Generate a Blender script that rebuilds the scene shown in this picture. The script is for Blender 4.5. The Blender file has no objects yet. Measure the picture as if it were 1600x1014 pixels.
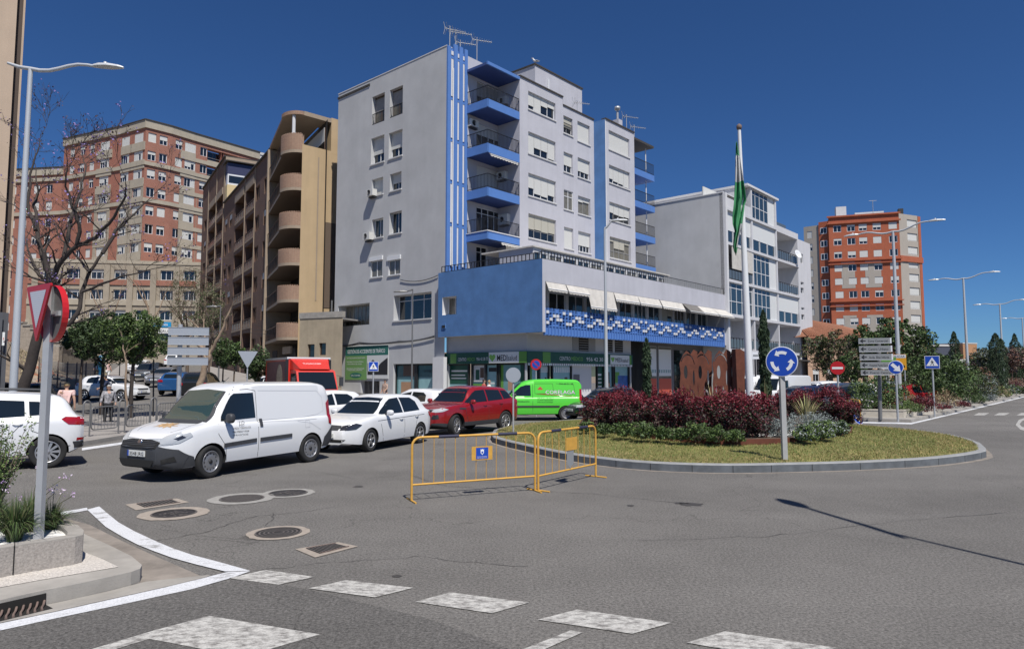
import bpy, bmesh, math, random
import numpy as np
from mathutils import Vector, Matrix
from mathutils.bvhtree import BVHTree
from mathutils.geometry import delaunay_2d_cdt
R=math.radians
random.seed(7); np.random.seed(7)
scene=bpy.context.scene
COL=scene.collection
# ---------------- camera, world, sun
FPX=1050.0; HOR=585.0; CAMH=2.05
PITCH=math.atan((HOR-507)/FPX)
cam=bpy.data.cameras.new('camera'); camo=bpy.data.objects.new('camera',cam); COL.objects.link(camo)
cam.sensor_fit='HORIZONTAL'; cam.sensor_width=36; cam.lens=36*FPX/1600; cam.clip_start=.1; cam.clip_end=4000
camo.location=(0,0,CAMH); camo.rotation_euler=(R(90)+PITCH,0,0); scene.camera=camo
SUN_EL=R(59); SUN_AZ=math.atan2(.39,-.92)      # azimuth measured from +Y towards +X
w=bpy.data.worlds.new('World'); scene.world=w; w.use_nodes=True
nt=w.node_tree; bg=nt.nodes['Background']
sky=nt.nodes.new('ShaderNodeTexSky'); sky.sky_type='NISHITA'; sky.sun_disc=False
sky.sun_elevation=SUN_EL; sky.sun_rotation=SUN_AZ; sky.air_density=1.0; sky.dust_density=.0; sky.ozone_density=2.0; sky.altitude=1500
hs=nt.nodes.new('ShaderNodeHueSaturation'); hs.inputs['Saturation'].default_value=1.0
gm=nt.nodes.new('ShaderNodeGamma'); gm.inputs['Gamma'].default_value=1.0
tint=nt.nodes.new('ShaderNodeVectorMath'); tint.operation='MULTIPLY'; tint.inputs[1].default_value=(.375,.66,1.04)
nt.links.new(sky.outputs[0],hs.inputs['Color']); nt.links.new(hs.outputs[0],tint.inputs[0]); nt.links.new(tint.outputs[0],bg.inputs[0])
bg.inputs[1].default_value=.0685
sun=bpy.data.lights.new('sun','SUN'); sun.energy=4.9; sun.angle=R(.53); sun.color=(1,.955,.89)
suno=bpy.data.objects.new('sun',sun); COL.objects.link(suno)
sd=Vector((math.sin(SUN_AZ)*math.cos(SUN_EL),math.cos(SUN_AZ)*math.cos(SUN_EL),math.sin(SUN_EL)))
suno.rotation_euler=sd.to_track_quat('Z','Y').to_euler(); suno.location=(0,-10,60)
scene.view_settings.view_transform='Standard'; scene.view_settings.look='None'
scene.view_settings.exposure=0.13; scene.view_settings.gamma=1
scene.render.engine='CYCLES'
# ---------------- pixel helpers: a pixel of the photograph -> a point in the place
CP,SP=math.cos(PITCH),math.sin(PITCH)
def ray(px,py):
 a=(px-800)/FPX; b=(507-py)/FPX
 return Vector((a, CP-b*SP, SP+b*CP))
def G(px,py,z=0.0):
 d=ray(px,py); t=(z-CAMH)/d.z
 return Vector((d.x*t,d.y*t,z))
def P(px,py,Y):
 d=ray(px,py); t=Y/d.y
 return Vector((d.x*t,Y,CAMH+d.z*t))
# ---------------- materials
M={}
def mat(name,col,rough=.7,metal=0,spec=.5,noise=0,nscale=3,bump=0,bscale=60,bdist=.01,streak=0,coat=0,emis=0,alpha=1,trans=0):
 m=bpy.data.materials.new(name); m.use_nodes=True; n=m.node_tree.nodes; l=m.node_tree.links
 b=n['Principled BSDF']; b.inputs['Roughness'].default_value=rough; b.inputs['Metallic'].default_value=metal
 b.inputs['Specular IOR Level'].default_value=spec; b.inputs['Coat Weight'].default_value=coat
 b.inputs['Coat Roughness'].default_value=.04
 c=(*col,1); b.inputs['Base Color'].default_value=c
 src=None
 if noise or streak or bump:
  tc=n.new('ShaderNodeTexCoord')
 if noise:
  t=n.new('ShaderNodeTexNoise'); t.inputs['Scale'].default_value=nscale; t.inputs['Detail'].default_value=8; t.inputs['Roughness'].default_value=.65
  l.new(tc.outputs['Object'],t.inputs['Vector'])
  mr=n.new('ShaderNodeMapRange'); mr.inputs[1].default_value=.3; mr.inputs[2].default_value=.7
  mr.inputs[3].default_value=1-noise; mr.inputs[4].default_value=1+noise*.6
  l.new(t.outputs[0],mr.inputs[0])
  mx=n.new('ShaderNodeVectorMath'); mx.operation='SCALE'; mx.inputs[0].default_value=col
  l.new(mr.outputs[0],mx.inputs['Scale']); src=mx.outputs[0]
 if streak:
  mp=n.new('ShaderNodeMapping'); mp.inputs['Scale'].default_value=(1.6,1.6,.12)
  l.new(tc.outputs['Object'],mp.inputs['Vector'])
  t=n.new('ShaderNodeTexNoise'); t.inputs['Scale'].default_value=1.3; t.inputs['Detail'].default_value=10; t.inputs['Roughness'].default_value=.7
  l.new(mp.outputs[0],t.inputs['Vector'])
  mr=n.new('ShaderNodeMapRange'); mr.inputs[1].default_value=.35; mr.inputs[2].default_value=.75
  mr.inputs[3].default_value=1; mr.inputs[4].default_value=1-streak
  l.new(t.outputs[0],mr.inputs[0])
  mx=n.new('ShaderNodeVectorMath'); mx.operation='SCALE'
  if src: l.new(src,mx.inputs[0])
  else: mx.inputs[0].default_value=col
  l.new(mr.outputs[0],mx.inputs['Scale']); src=mx.outputs[0]
 if src: l.new(src,b.inputs['Base Color'])
 if bump:
  t=n.new('ShaderNodeTexNoise'); t.inputs['Scale'].default_value=bscale; t.inputs['Detail'].default_value=6
  l.new(tc.outputs['Object'],t.inputs['Vector'])
  bp=n.new('ShaderNodeBump'); bp.inputs['Strength'].default_value=bump; bp.inputs['Distance'].default_value=bdist
  l.new(t.outputs[0],bp.inputs['Height']); l.new(bp.outputs[0],b.inputs['Normal'])
 if emis: b.inputs['Emission Color'].default_value=c; b.inputs['Emission Strength'].default_value=emis
 M[name]=m; return m
def brickmat(name,c1,c2,mortar,bw=.24,bh=.07,msize=.012,noise=.25,rough=.85):
 m=bpy.data.materials.new(name); m.use_nodes=True; n=m.node_tree.nodes; l=m.node_tree.links; b=n['Principled BSDF']
 uv=n.new('ShaderNodeTexCoord'); t=n.new('ShaderNodeTexBrick')
 t.inputs['Scale'].default_value=1; t.inputs['Color1'].default_value=(*c1,1); t.inputs['Color2'].default_value=(*c2,1); t.inputs['Mortar'].default_value=(*mortar,1)
 t.inputs['Brick Width'].default_value=bw; t.inputs['Row Height'].default_value=bh; t.inputs['Mortar Size'].default_value=msize
 l.new(uv.outputs['UV'],t.inputs['Vector'])
 ns=n.new('ShaderNodeTexNoise'); ns.inputs['Scale'].default_value=.6; ns.inputs['Detail'].default_value=9; l.new(uv.outputs['Object'],ns.inputs['Vector'])
 mr=n.new('ShaderNodeMapRange'); mr.inputs[1].default_value=.3; mr.inputs[2].default_value=.7; mr.inputs[3].default_value=1-noise; mr.inputs[4].default_value=1+noise*.5
 l.new(ns.outputs[0],mr.inputs[0])
 mx=n.new('ShaderNodeVectorMath'); mx.operation='SCALE'; l.new(t.outputs['Color'],mx.inputs[0]); l.new(mr.outputs[0],mx.inputs['Scale'])
 l.new(mx.outputs[0],b.inputs['Base Color']); b.inputs['Roughness'].default_value=rough
 bp=n.new('ShaderNodeBump'); bp.inputs['Strength'].default_value=.5; bp.inputs['Distance'].default_value=.01; bp.invert=True
 l.new(t.outputs['Fac'],bp.inputs['Height']); l.new(bp.outputs[0],b.inputs['Normal'])
 M[name]=m; return m
def linemat(name,col,period,dark=.55,duty=.18,axis='v',rough=.6,noise=.05):
 m=bpy.data.materials.new(name); m.use_nodes=True; n=m.node_tree.nodes; l=m.node_tree.links; b=n['Principled BSDF']
 uv=n.new('ShaderNodeTexCoord'); sp=n.new('ShaderNodeSeparateXYZ'); l.new(uv.outputs['UV'],sp.inputs[0])
 d=n.new('ShaderNodeMath'); d.operation='DIVIDE'; d.inputs[1].default_value=period; l.new(sp.outputs[1 if axis=='v' else 0],d.inputs[0])
 f=n.new('ShaderNodeMath'); f.operation='FRACT'; l.new(d.outputs[0],f.inputs[0])
 g=n.new('ShaderNodeMath'); g.operation='LESS_THAN'; g.inputs[1].default_value=duty; l.new(f.outputs[0],g.inputs[0])
 mr=n.new('ShaderNodeMapRange'); mr.inputs[3].default_value=1; mr.inputs[4].default_value=dark; l.new(g.outputs[0],mr.inputs[0])
 mx=n.new('ShaderNodeVectorMath'); mx.operation='SCALE'; mx.inputs[0].default_value=col; l.new(mr.outputs[0],mx.inputs['Scale'])
 l.new(mx.outputs[0],b.inputs['Base Color']); b.inputs['Roughness'].default_value=rough
 M[name]=m; return m
# ---------------- mesh builder
V3=Vector
def vec(a): return a if isinstance(a,Vector) else Vector(a)
class MB:
 def __init__(s): s.v=[]; s.f=[]; s.m=[]; s.s=[]
 def add(s,vs,fs,m,smooth=False):
  k=len(s.v); s.v.extend([tuple(q) for q in vs])
  for i,f in enumerate(fs):
   s.f.append([k+j for j in f]); s.m.append(m if isinstance(m,str) else m[i]); s.s.append(smooth)
  return s
 def poly(s,pts,m): return s.add(pts,[list(range(len(pts)))],m)
 def obox(s,o,a,b,c,m):
  o,a,b,c=map(vec,(o,a,b,c))
  if a.cross(b).dot(c)<0: o=o+a; a=-a
  vs=[o,o+a,o+a+b,o+b,o+c,o+a+c,o+a+b+c,o+b+c]
  return s.add(vs,[[3,2,1,0],[4,5,6,7],[0,1,5,4],[1,2,6,5],[2,3,7,6],[3,0,4,7]],m)
 def box(s,x0,x1,y0,y1,z0,z1,m): return s.obox((x0,y0,z0),(x1-x0,0,0),(0,y1-y0,0),(0,0,z1-z0),m)
 def tube(s,pts,r,m,n=8,caps=True,smooth=True):
  pts=[vec(p) for p in pts]; k=len(pts)
  rs=[r]*k if isinstance(r,(int,float)) else list(r)
  vs=[]; prev=None
  for i in range(k):
   if i==0: t=pts[1]-pts[0]
   elif i==k-1: t=pts[-1]-pts[-2]
   else: t=(pts[i+1]-pts[i]).normalized()+(pts[i]-pts[i-1]).normalized()
   if t.length<1e-9: t=Vector((0,0,1))
   t.normalize()
   if prev is None:
    a=Vector((0,0,1)) if abs(t.z)<.9 else Vector((1,0,0))
    x=t.cross(a).normalized()
   else:
    x=(prev-t*prev.dot(t)); 
    x=x.normalized() if x.length>1e-6 else t.cross(Vector((1,0,0.1))).normalized()
   prev=x; y=t.cross(x)
   for j in range(n):
    an=2*math.pi*j/n; vs.append(pts[i]+(x*math.cos(an)+y*math.sin(an))*rs[i])
  fs=[]
  for i in range(k-1):
   for j in range(n):
    fs.append([i*n+j,i*n+(j+1)%n,(i+1)*n+(j+1)%n,(i+1)*n+j])
  s.add(vs,fs,m,smooth)
  if caps:
   s.add([vs[j] for j in range(n)][::-1],[list(range(n))],m); s.add([vs[(k-1)*n+j] for j in range(n)],[list(range(n))],m)
  return s
 def lathe(s,prof,m,n=20,o=(0,0,0),ax=(0,0,1),smooth=True):
  o=vec(o); ax=vec(ax).normalized(); a=Vector((1,0,0)) if abs(ax.x)<.9 else Vector((0,0,1))
  x=(a-ax*a.dot(ax)).normalized(); y=ax.cross(x); vs=[]
  for (r,h) in prof:
   for j in range(n):
    an=2*math.pi*j/n; vs.append(o+ax*h+(x*math.cos(an)+y*math.sin(an))*r)
  fs=[[i*n+j,i*n+(j+1)%n,(i+1)*n+(j+1)%n,(i+1)*n+j] for i in range(len(prof)-1) for j in range(n)]
  return s.add(vs,fs,m,smooth)
 def prism(s,out,o,ax,ay,az,m,mside=None):
  o,ax,ay,az=map(vec,(o,ax,ay,az)); k=len(out)
  area=sum(out[i][0]*out[(i+1)%k][1]-out[(i+1)%k][0]*out[i][1] for i in range(k))
  if (area>0)!=(ax.cross(ay).dot(az)>0): out=out[::-1]
  b=[o+ax*p[0]+ay*p[1] for p in out]; t=[p+az for p in b]
  s.add(b+t,[list(range(k))[::-1],list(range(k,2*k))],m)
  s.add(b+t,[[i,(i+1)%k,k+(i+1)%k,k+i] for i in range(k)],mside or m)
  return s
 def each(s,name,parent=None,**k):
  p=list(range(len(s.v)))
  def fd(i):
   while p[i]!=i: p[i]=p[p[i]]; i=p[i]
   return i
  for f in s.f:
   for j in f[1:]: p[fd(j)]=fd(f[0])
  g={}
  for i,f in enumerate(s.f): g.setdefault(fd(f[0]),[]).append(i)
  o=None
  for ids in g.values():
   q=MB(); mp={}
   for i in ids:
    ff=[]
    for j in s.f[i]:
     if j not in mp: mp[j]=len(q.v); q.v.append(s.v[j])
     ff.append(mp[j])
    q.f.append(ff); q.m.append(s.m[i]); q.s.append(s.s[i])
   o=q.build(name,parent,**k)
  return o
 def build(s,name,parent=None,world=True,label=None,uv=True,sharp=None):
  off=Vector((0,0,0))
  if world:
   q=parent
   while q is not None: off+=Vector(q.location); q=q.parent
  us=sorted({j for f in s.f for j in f})
  if len(us)<len(s.v):
   mp={j:i for i,j in enumerate(us)}; s.v=[s.v[j] for j in us]; s.f=[[mp[j] for j in f] for f in s.f]
  me=bpy.data.meshes.new(name)
  vv=[(a[0]-off.x,a[1]-off.y,a[2]-off.z) for a in s.v]
  me.from_pydata(vv,[],s.f)
  names=[]; idx={}
  for m_ in s.m:
   if m_ not in idx: idx[m_]=len(names); names.append(m_)
  for n_ in names: me.materials.append(M[n_])
  if s.f:
   me.polygons.foreach_set('material_index',[idx[m_] for m_ in s.m])
   me.polygons.foreach_set('use_smooth',s.s)
  if uv and s.f:
   lay=me.uv_layers.new(name='UVMap'); buf=np.zeros(len(me.loops)*2,dtype=np.float32)
   vs=s.v
   li=0
   for f in s.f:
    a,b,c=Vector(vs[f[0]]),Vector(vs[f[1]]),Vector(vs[f[2]])
    nn=(b-a).cross(c-b)
    if nn.length<1e-12: nn=Vector((0,0,1))
    nn.normalize()
    if abs(nn.z)>.7: tx=Vector((1,0,0)); ty=Vector((0,1,0))
    else:
     tx=Vector((-nn.y,nn.x,0)).normalized(); ty=Vector((0,0,1))
    for i in f:
     p=vs[i]; buf[li]=p[0]*tx.x+p[1]*tx.y; buf[li+1]=p[0]*ty.x+p[1]*ty.y+p[2]*ty.z; li+=2
   lay.data.foreach_set('uv',buf)
  me.update()
  ob=bpy.data.objects.new(name,me); COL.objects.link(ob)
  if parent is not None: ob.parent=parent
  if label: ob['label']=label
  return ob
def tag(o,label=None,cat=None,group=None,kind=None):
 if label: o['label']=label
 if cat: o['category']=cat
 if group: o['group']=group
 if kind: o['kind']=kind
 return o
def thing(name,label,cat,loc=(0,0,0),rz=0,group=None):
 o=bpy.data.objects.new(name,None); COL.objects.link(o); o.empty_display_size=.2
 o.location=loc; o.rotation_euler=(0,0,rz); return tag(o,label,cat,group)
def children(o): return [c for c in CH.get(o.name,[])]
def copy_tree(o,parent=None):
 c=o.copy(); COL.objects.link(c)
 if parent is not None: c.parent=parent
 for ch in list(o.children): copy_tree(ch,c)
 return c
def clone(o,loc,rz,label,scale=None,group=None):
 bpy.context.view_layer.update()
 c=copy_tree(o); c.location=loc; c.rotation_euler=(0,0,rz); c['label']=label
 if group: c['group']=group
 if scale: c.scale=scale
 return c
def text(parent,s,o,xd,up,size,m,width=None,name='lettering',off=.0,depth=.003,world=True,align='LEFT',bold=0,label=None):
 cu=bpy.data.curves.new('t','FONT'); cu.body=s; cu.size=1; cu.align_x=align; cu.offset=bold; cu.extrude=0
 cu.resolution_u=2
 to=bpy.data.objects.new('t',cu); COL.objects.link(to)
 bpy.context.view_layer.update()
 me=bpy.data.meshes.new_from_object(to.evaluated_get(bpy.context.evaluated_depsgraph_get()))
 bpy.data.objects.remove(to); bpy.data.curves.remove(cu)
 xs=[v.co.x for v in me.vertices]; 
 if not xs: return None
 sx=size; 
 if width: sx=width/(max(xs)-min(xs))
 x0=min(xs)
 o,xd,up=vec(o),vec(xd).normalized(),vec(up).normalized(); n=xd.cross(up)
 mb=MB()
 if align=='LEFT': base=x0
 else: base=0
 vs=[o+xd*((v.co.x-base)*sx)+up*(v.co.y*size)+n*(off+depth) for v in me.vertices]
 mb.add(vs,[list(p.vertices) for p in me.polygons],m)
 bpy.data.meshes.remove(me)
 return mb.build(name,parent,world=world,uv=False,label=label)
# ---------------- vertical plane frames for facades
class Fr:
 def __init__(s,o,U,V): s.o=Vector((o[0],o[1])); s.U=Vector(U[:2]); s.V=Vector(V[:2])
 def p(s,u,v,z): q=s.o+s.U*u+s.V*v; return Vector((q.x,q.y,z))
 def at(s,px,py,v=0):
  d=ray(px,py); o=s.o+s.V*v; n=Vector((-s.U.y,s.U.x)); t=o.dot(n)/(d.x*n.x+d.y*n.y)
  q=Vector((d.x*t,d.y*t)); return ((q-o).dot(s.U)/s.U.length_squared, CAMH+d.z*t)
 def rect(s,tl,br,v=0):
  a=s.at(*tl,v); b=s.at(*br,v); return (a[0],b[0],b[1],a[1])   # u0,u1,z0,z1
 def fu(s,px,z,v=0):
  lo=s.at(px,585,v)[0]
  for _ in range(6):
   q=s.p(lo,v,z); py=proj(q)[1]; lo=s.at(px,py,v)[0]
  return lo
def proj(q):
 x=q.x; y=q.y; z=q.z-CAMH
 d=y*CP+z*SP; h=-y*SP+z*CP
 return (800+FPX*x/d, 507-FPX*h/d)
def fbox(mb,fr,u0,u1,v0,v1,z0,z1,m):
 return mb.obox(fr.p(u0,v0,z0),fr.p(u1,v0,z0)-fr.p(u0,v0,z0),fr.p(u0,v1,z0)-fr.p(u0,v0,z0),(0,0,z1-z0),m)
def fquad(mb,fr,u0,u1,v,z0,z1,m):
 return mb.poly([fr.p(u0,v,z0),fr.p(u1,v,z0),fr.p(u1,v,z1),fr.p(u0,v,z1)],m)
def wall(mb,fr,v,u0,u1,z0,z1,holes,m,depth=.18,rm=None):
 """a wall face with real openings and reveals; wm may be a list of (z, material) bands"""
 us=sorted({u0,u1}|{min(max(h[i],u0),u1) for h in holes for i in (0,1)}); zs=sorted({z0,z1}|{min(max(h[i],z0),z1) for h in holes for i in (2,3)})
 sgn=1 if (fr.U.x*fr.V.y-fr.U.y*fr.V.x)<0 else -1
 for j in range(len(zs)-1):
  run=None; zc=(zs[j]+zs[j+1])/2
  for i in range(len(us)):
   solid=False
   if i<len(us)-1:
    uc=(us[i]+us[i+1])/2
    solid=not any(h[0]<uc<h[1] and h[2]<zc<h[3] for h in holes)
   if solid and run is None: run=us[i]
   if not solid and run is not None:
    q=[fr.p(run,v,zs[j]),fr.p(us[i],v,zs[j]),fr.p(us[i],v,zs[j+1]),fr.p(run,v,zs[j+1])]
    mb.poly(q if sgn>0 else q[::-1],m); run=None
 rm=rm or m
 for h in holes:
  a,b,c,d=h[:4]; dd=h[4] if len(h)>4 else depth
  p=lambda u,vv,z: fr.p(u,vv,z)
  for q in ([p(a,v,c),p(b,v,c),p(b,v-dd,c),p(a,v-dd,c)],[p(a,v-dd,d),p(b,v-dd,d),p(b,v,d),p(a,v,d)],
     [p(a,v,c),p(a,v-dd,c),p(a,v-dd,d),p(a,v,d)],[p(b,v-dd,c),p(b,v,c),p(b,v,d),p(b,v-dd,d)]):
   mb.poly(q if sgn>0 else q[::-1],rm)
def window(root,fr,v,h,cols=2,rows=(),sh=.5,fm='win_white',gm='glass',sm='shutter',depth=.18,fw=.05,sill=None,one=False,bars=None,label=None,shcols=None,name='window'):
 """window in the opening h=(u0,u1,z0,z1) of the plane v. sh: fraction closed by the roller blind (float or one per column)"""
 a,b,c,d=h[:4]; vb=v-depth
 f=MB(); g=f if one else MB(); s=f if one else MB()
 fbox(f,fr,a,b,vb-.02,vb+.05,d-fw,d,fm); fbox(f,fr,a,b,vb-.02,vb+.05,c,c+fw,fm)
 for i in range(cols+1):
  u=a+(b-a)*i/cols; lo=max(a,u-fw/2 if 0<i<cols else (a if i==0 else b-fw)); 
  fbox(f,fr,lo,lo+fw,vb-.021,vb+.045,c+fw,d-fw,fm)
 for r_ in rows:
  z=c+(d-c)*r_; fbox(f,fr,a+fw,b-fw,vb-.02,vb+.04,z-fw/2,z+fw/2,fm)
 if sill: fbox(f,fr,a-.06,b+.06,v-.02,v+.07,c-.09,c,sill)
 fbox(g,fr,a,b,vb-.03,vb+.012,c,d,gm)
 shs=sh if isinstance(sh,(list,tuple)) else [sh]
 k=len(shs); any_s=False
 for i,x in enumerate(shs):
  if x>0.01:
   any_s=True; u0=a+(b-a)*i/k+.02; u1=a+(b-a)*(i+1)/k-.02
   fbox(s,fr,u0,u1,vb+.055,vb+.085,d-(d-c)*x,d-.005,sm)
 if bars:
  zb=c+bars*(d-c); nb=max(3,int((b-a)/.13))
  for i in range(nb+1):
   u=a+(b-a)*i/nb; fbox(f,fr,u-.012,u+.012,v-.05,v-.03,c+.02,zb,'iron')
  fbox(f,fr,a,b,v-.055,v-.025,zb-.02,zb+.02,'iron'); fbox(f,fr,a,b,v-.055,v-.025,c+.04,c+.08,'iron')
 o=f.build(name,root,label=label)
 if not one:
  g.build('pane',o)
  if any_s: s.build('shutter',o)
 return o
def railing(mb,fr,u0,u1,v,z0,h=1.0,step=.14,m='iron',r=.012):
 n=max(2,int(abs(u1-u0)/step))
 for i in range(n+1):
  u=u0+(u1-u0)*i/n; fbox(mb,fr,u-r,u+r,v-r,v+r,z0,z0+h,m)
 fbox(mb,fr,u0,u1,v-.025,v+.025,z0+h,z0+h+.04,m); fbox(mb,fr,u0,u1,v-.015,v+.015,z0+.08,z0+.11,m)
def smooth(x): x=max(0,min(1,x)); return x*x*(3-2*x)
# ---------------- terrain height
def hz(x,y):
 """flat round the roundabout; the side street climbs away on the left"""
 k=smooth((-x-8)/8.0)                     # only left of the blue building
 s=max(0,y-31)
 z=.052*s+.0003*max(0,s-25)**1.3
 z=min(z,8.5)
 b=smooth((-x-.60*y-2.0)/8.0)*smooth((y-36)/18.0)*3.2
 return k*(z+b)
# ---------------- materials of the place
def asphalt(name,col,patch=.14):
 m=bpy.data.materials.new(name); m.use_nodes=True; n=m.node_tree.nodes; l=m.node_tree.links; b=n['Principled BSDF']
 tc=n.new('ShaderNodeTexCoord')
 def ns(sc,det=4,ro=.6):
  t=n.new('ShaderNodeTexNoise'); t.inputs['Scale'].default_value=sc; t.inputs['Detail'].default_value=det; t.inputs['Roughness'].default_value=ro
  l.new(tc.outputs['Object'],t.inputs['Vector']); return t.outputs[0]
 def mr(o,a,b_,c,d):
  t=n.new('ShaderNodeMapRange'); 
  for i,x in enumerate((a,b_,c,d)): t.inputs[i+1].default_value=x
  l.new(o,t.inputs[0]); return t.outputs[0]
 def mul(a,b_):
  t=n.new('ShaderNodeMath'); t.operation='MULTIPLY'; l.new(a,t.inputs[0]); l.new(b_,t.inputs[1]); return t.outputs[0]
 big=mr(ns(.16,6,.7),.3,.7,1-patch*1.3,1+patch*1.2); mid=mr(ns(1.1,6,.7),.3,.7,.93,1.07)
 sp=mr(ns(34,7,.86),.40,.61,.50,1.55)
 vo=n.new('ShaderNodeTexVoronoi'); vo.inputs['Scale'].default_value=30; l.new(tc.outputs['Object'],vo.inputs['Vector'])
 st=mr(vo.outputs['Distance'],.12,.26,1.35,1)
 mp=n.new('ShaderNodeMapping'); mp.inputs['Rotation'].default_value=(0,0,R(-25)); mp.inputs['Scale'].default_value=(.05,.55,1); l.new(tc.outputs['Object'],mp.inputs['Vector'])
 tr=n.new('ShaderNodeTexNoise'); tr.inputs['Scale'].default_value=1.0; tr.inputs['Detail'].default_value=5; l.new(mp.outputs[0],tr.inputs['Vector'])
 trk=mr(tr.outputs[0],.35,.65,.92,1.07)
 v2=n.new('ShaderNodeTexVoronoi'); v2.feature='DISTANCE_TO_EDGE'; v2.inputs['Scale'].default_value=.16
 wn=n.new('ShaderNodeTexNoise'); wn.inputs['Scale'].default_value=.9; wn.inputs['Detail'].default_value=8; l.new(tc.outputs['Object'],wn.inputs['Vector'])
 ad=n.new('ShaderNodeVectorMath'); ad.operation='MULTIPLY_ADD'; l.new(wn.outputs['Color'],ad.inputs[0]); ad.inputs[1].default_value=(2.2,2.2,0); l.new(tc.outputs['Object'],ad.inputs[2])
 l.new(ad.outputs[0],v2.inputs['Vector']); cr=mr(v2.outputs['Distance'],.0,.0022,.6,1)
 f=mul(mul(mul(big,mid),mul(sp,st)),mul(trk,cr))
 mx=n.new('ShaderNodeVectorMath'); mx.operation='SCALE'; mx.inputs[0].default_value=col; l.new(f,mx.inputs['Scale'])
 l.new(mx.outputs[0],b.inputs['Base Color']); b.inputs['Roughness'].default_value=.88; b.inputs['Specular IOR Level'].default_value=.3
 bp=n.new('ShaderNodeBump'); bp.inputs['Strength'].default_value=.45; bp.inputs['Distance'].default_value=.006; l.new(sp,bp.inputs['Height']); l.new(bp.outputs[0],b.inputs['Normal'])
 M[name]=m
asphalt('asphalt',(.145,.138,.129)); asphalt('asphalt_dark',(.113,.108,.102)); asphalt('asphalt_patch',(.13,.118,.108))
def paintmat(name,col,wear,sc=6):
 m=bpy.data.materials.new(name); m.use_nodes=True; n=m.node_tree.nodes; l=m.node_tree.links; b=n['Principled BSDF']
 tc=n.new('ShaderNodeTexCoord'); mp=n.new('ShaderNodeMapping'); mp.inputs['Rotation'].default_value=(0,0,R(-20)); mp.inputs['Scale'].default_value=(.7,1.4,1); l.new(tc.outputs['Object'],mp.inputs['Vector'])
 t=n.new('ShaderNodeTexNoise'); t.inputs['Scale'].default_value=sc; t.inputs['Detail'].default_value=10; t.inputs['Roughness'].default_value=.75; l.new(mp.outputs[0],t.inputs['Vector'])
 r=n.new('ShaderNodeMapRange'); r.inputs[1].default_value=.62-wear*.35; r.inputs[2].default_value=.72-wear*.2; l.new(t.outputs[0],r.inputs[0])
 sp=n.new('ShaderNodeTexNoise'); sp.inputs['Scale'].default_value=70; sp.inputs['Detail'].default_value=3; l.new(tc.outputs['Object'],sp.inputs['Vector'])
 r2=n.new('ShaderNodeMapRange'); r2.inputs[1].default_value=.35; r2.inputs[2].default_value=.65; r2.inputs[3].default_value=.8; r2.inputs[4].default_value=1.1; l.new(sp.outputs[0],r2.inputs[0])
 mx=n.new('ShaderNodeMix'); mx.data_type='RGBA'; mx.inputs[6].default_value=(*col,1); mx.inputs[7].default_value=(.17,.16,.15,1); l.new(r.outputs[0],mx.inputs[0])
 sc_=n.new('ShaderNodeVectorMath'); sc_.operation='SCALE'; l.new(mx.outputs[2],sc_.inputs[0]); l.new(r2.outputs[0],sc_.inputs['Scale'])
 l.new(sc_.outputs[0],b.inputs['Base Color']); b.inputs['Roughness'].default_value=.75; M[name]=m
paintmat('paint',(.62,.63,.65),.25,3); paintmat('paint_worn',(.50,.49,.46),.50,13)
mat('earth',(.23,.18,.13),.95,noise=.4,nscale=1.2,bump=.6,bscale=8,bdist=.08)
mat('concrete',(.33,.31,.28),.85,noise=.25,nscale=2.2,bump=.3,bscale=70)
mat('concrete_dirty',(.25,.22,.19),.9,noise=.35,nscale=2.5,bump=.3,bscale=60)
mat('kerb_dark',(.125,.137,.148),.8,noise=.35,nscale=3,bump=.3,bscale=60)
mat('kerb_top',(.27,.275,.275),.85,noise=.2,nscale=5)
mat('granite',(.34,.31,.28),.85,noise=.35,nscale=45,bump=.5,bscale=50,streak=.0)
mat('wall_cream',(.50,.46,.39),.85,noise=.18,nscale=3,bump=.25,bscale=50)
mat('pebble',(.68,.63,.57),.8,noise=.35,nscale=40,bump=1,bscale=55,bdist=.03)
mat('pebble_white',(.82,.81,.78),.8,noise=.25,nscale=45)
mat('pavement',(.29,.27,.25),.85,noise=.2,nscale=1.5,bump=.2,bscale=30)
mat('collar_grey',(.30,.29,.27),.9,noise=.2,nscale=9,bump=.3,bscale=60); mat('collar_tan',(.33,.285,.24),.9,noise=.2,nscale=9,bump=.3,bscale=60)
mat('cast_iron',(.055,.050,.048),.6,metal=.5,noise=.3,nscale=25,bump=.3,bscale=80); mat('hole_dark',(.012,.011,.01),.9)
mat('iron_light',(.15,.135,.125),.65,metal=.3,noise=.3,nscale=20,bump=.3,bscale=60); mat('rust_iron',(.17,.12,.10),.75,noise=.3,nscale=20,bump=.3,bscale=60)
mat('corten',(.135,.040,.021),.8,noise=.35,nscale=4,bump=.2,bscale=60); mat('corten_dark',(.085,.03,.022),.85,noise=.3,nscale=6)
mat('soil',(.10,.07,.05),.95,noise=.4,nscale=6,bump=.5,bscale=30)
mat('lawn',(.185,.175,.055),.95,noise=.45,nscale=1.1,bump=.6,bscale=60)
mat('blade_green',(.14,.19,.045),.7); mat('blade_olive',(.21,.20,.06),.75); mat('blade_straw',(.38,.29,.13),.8)
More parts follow.
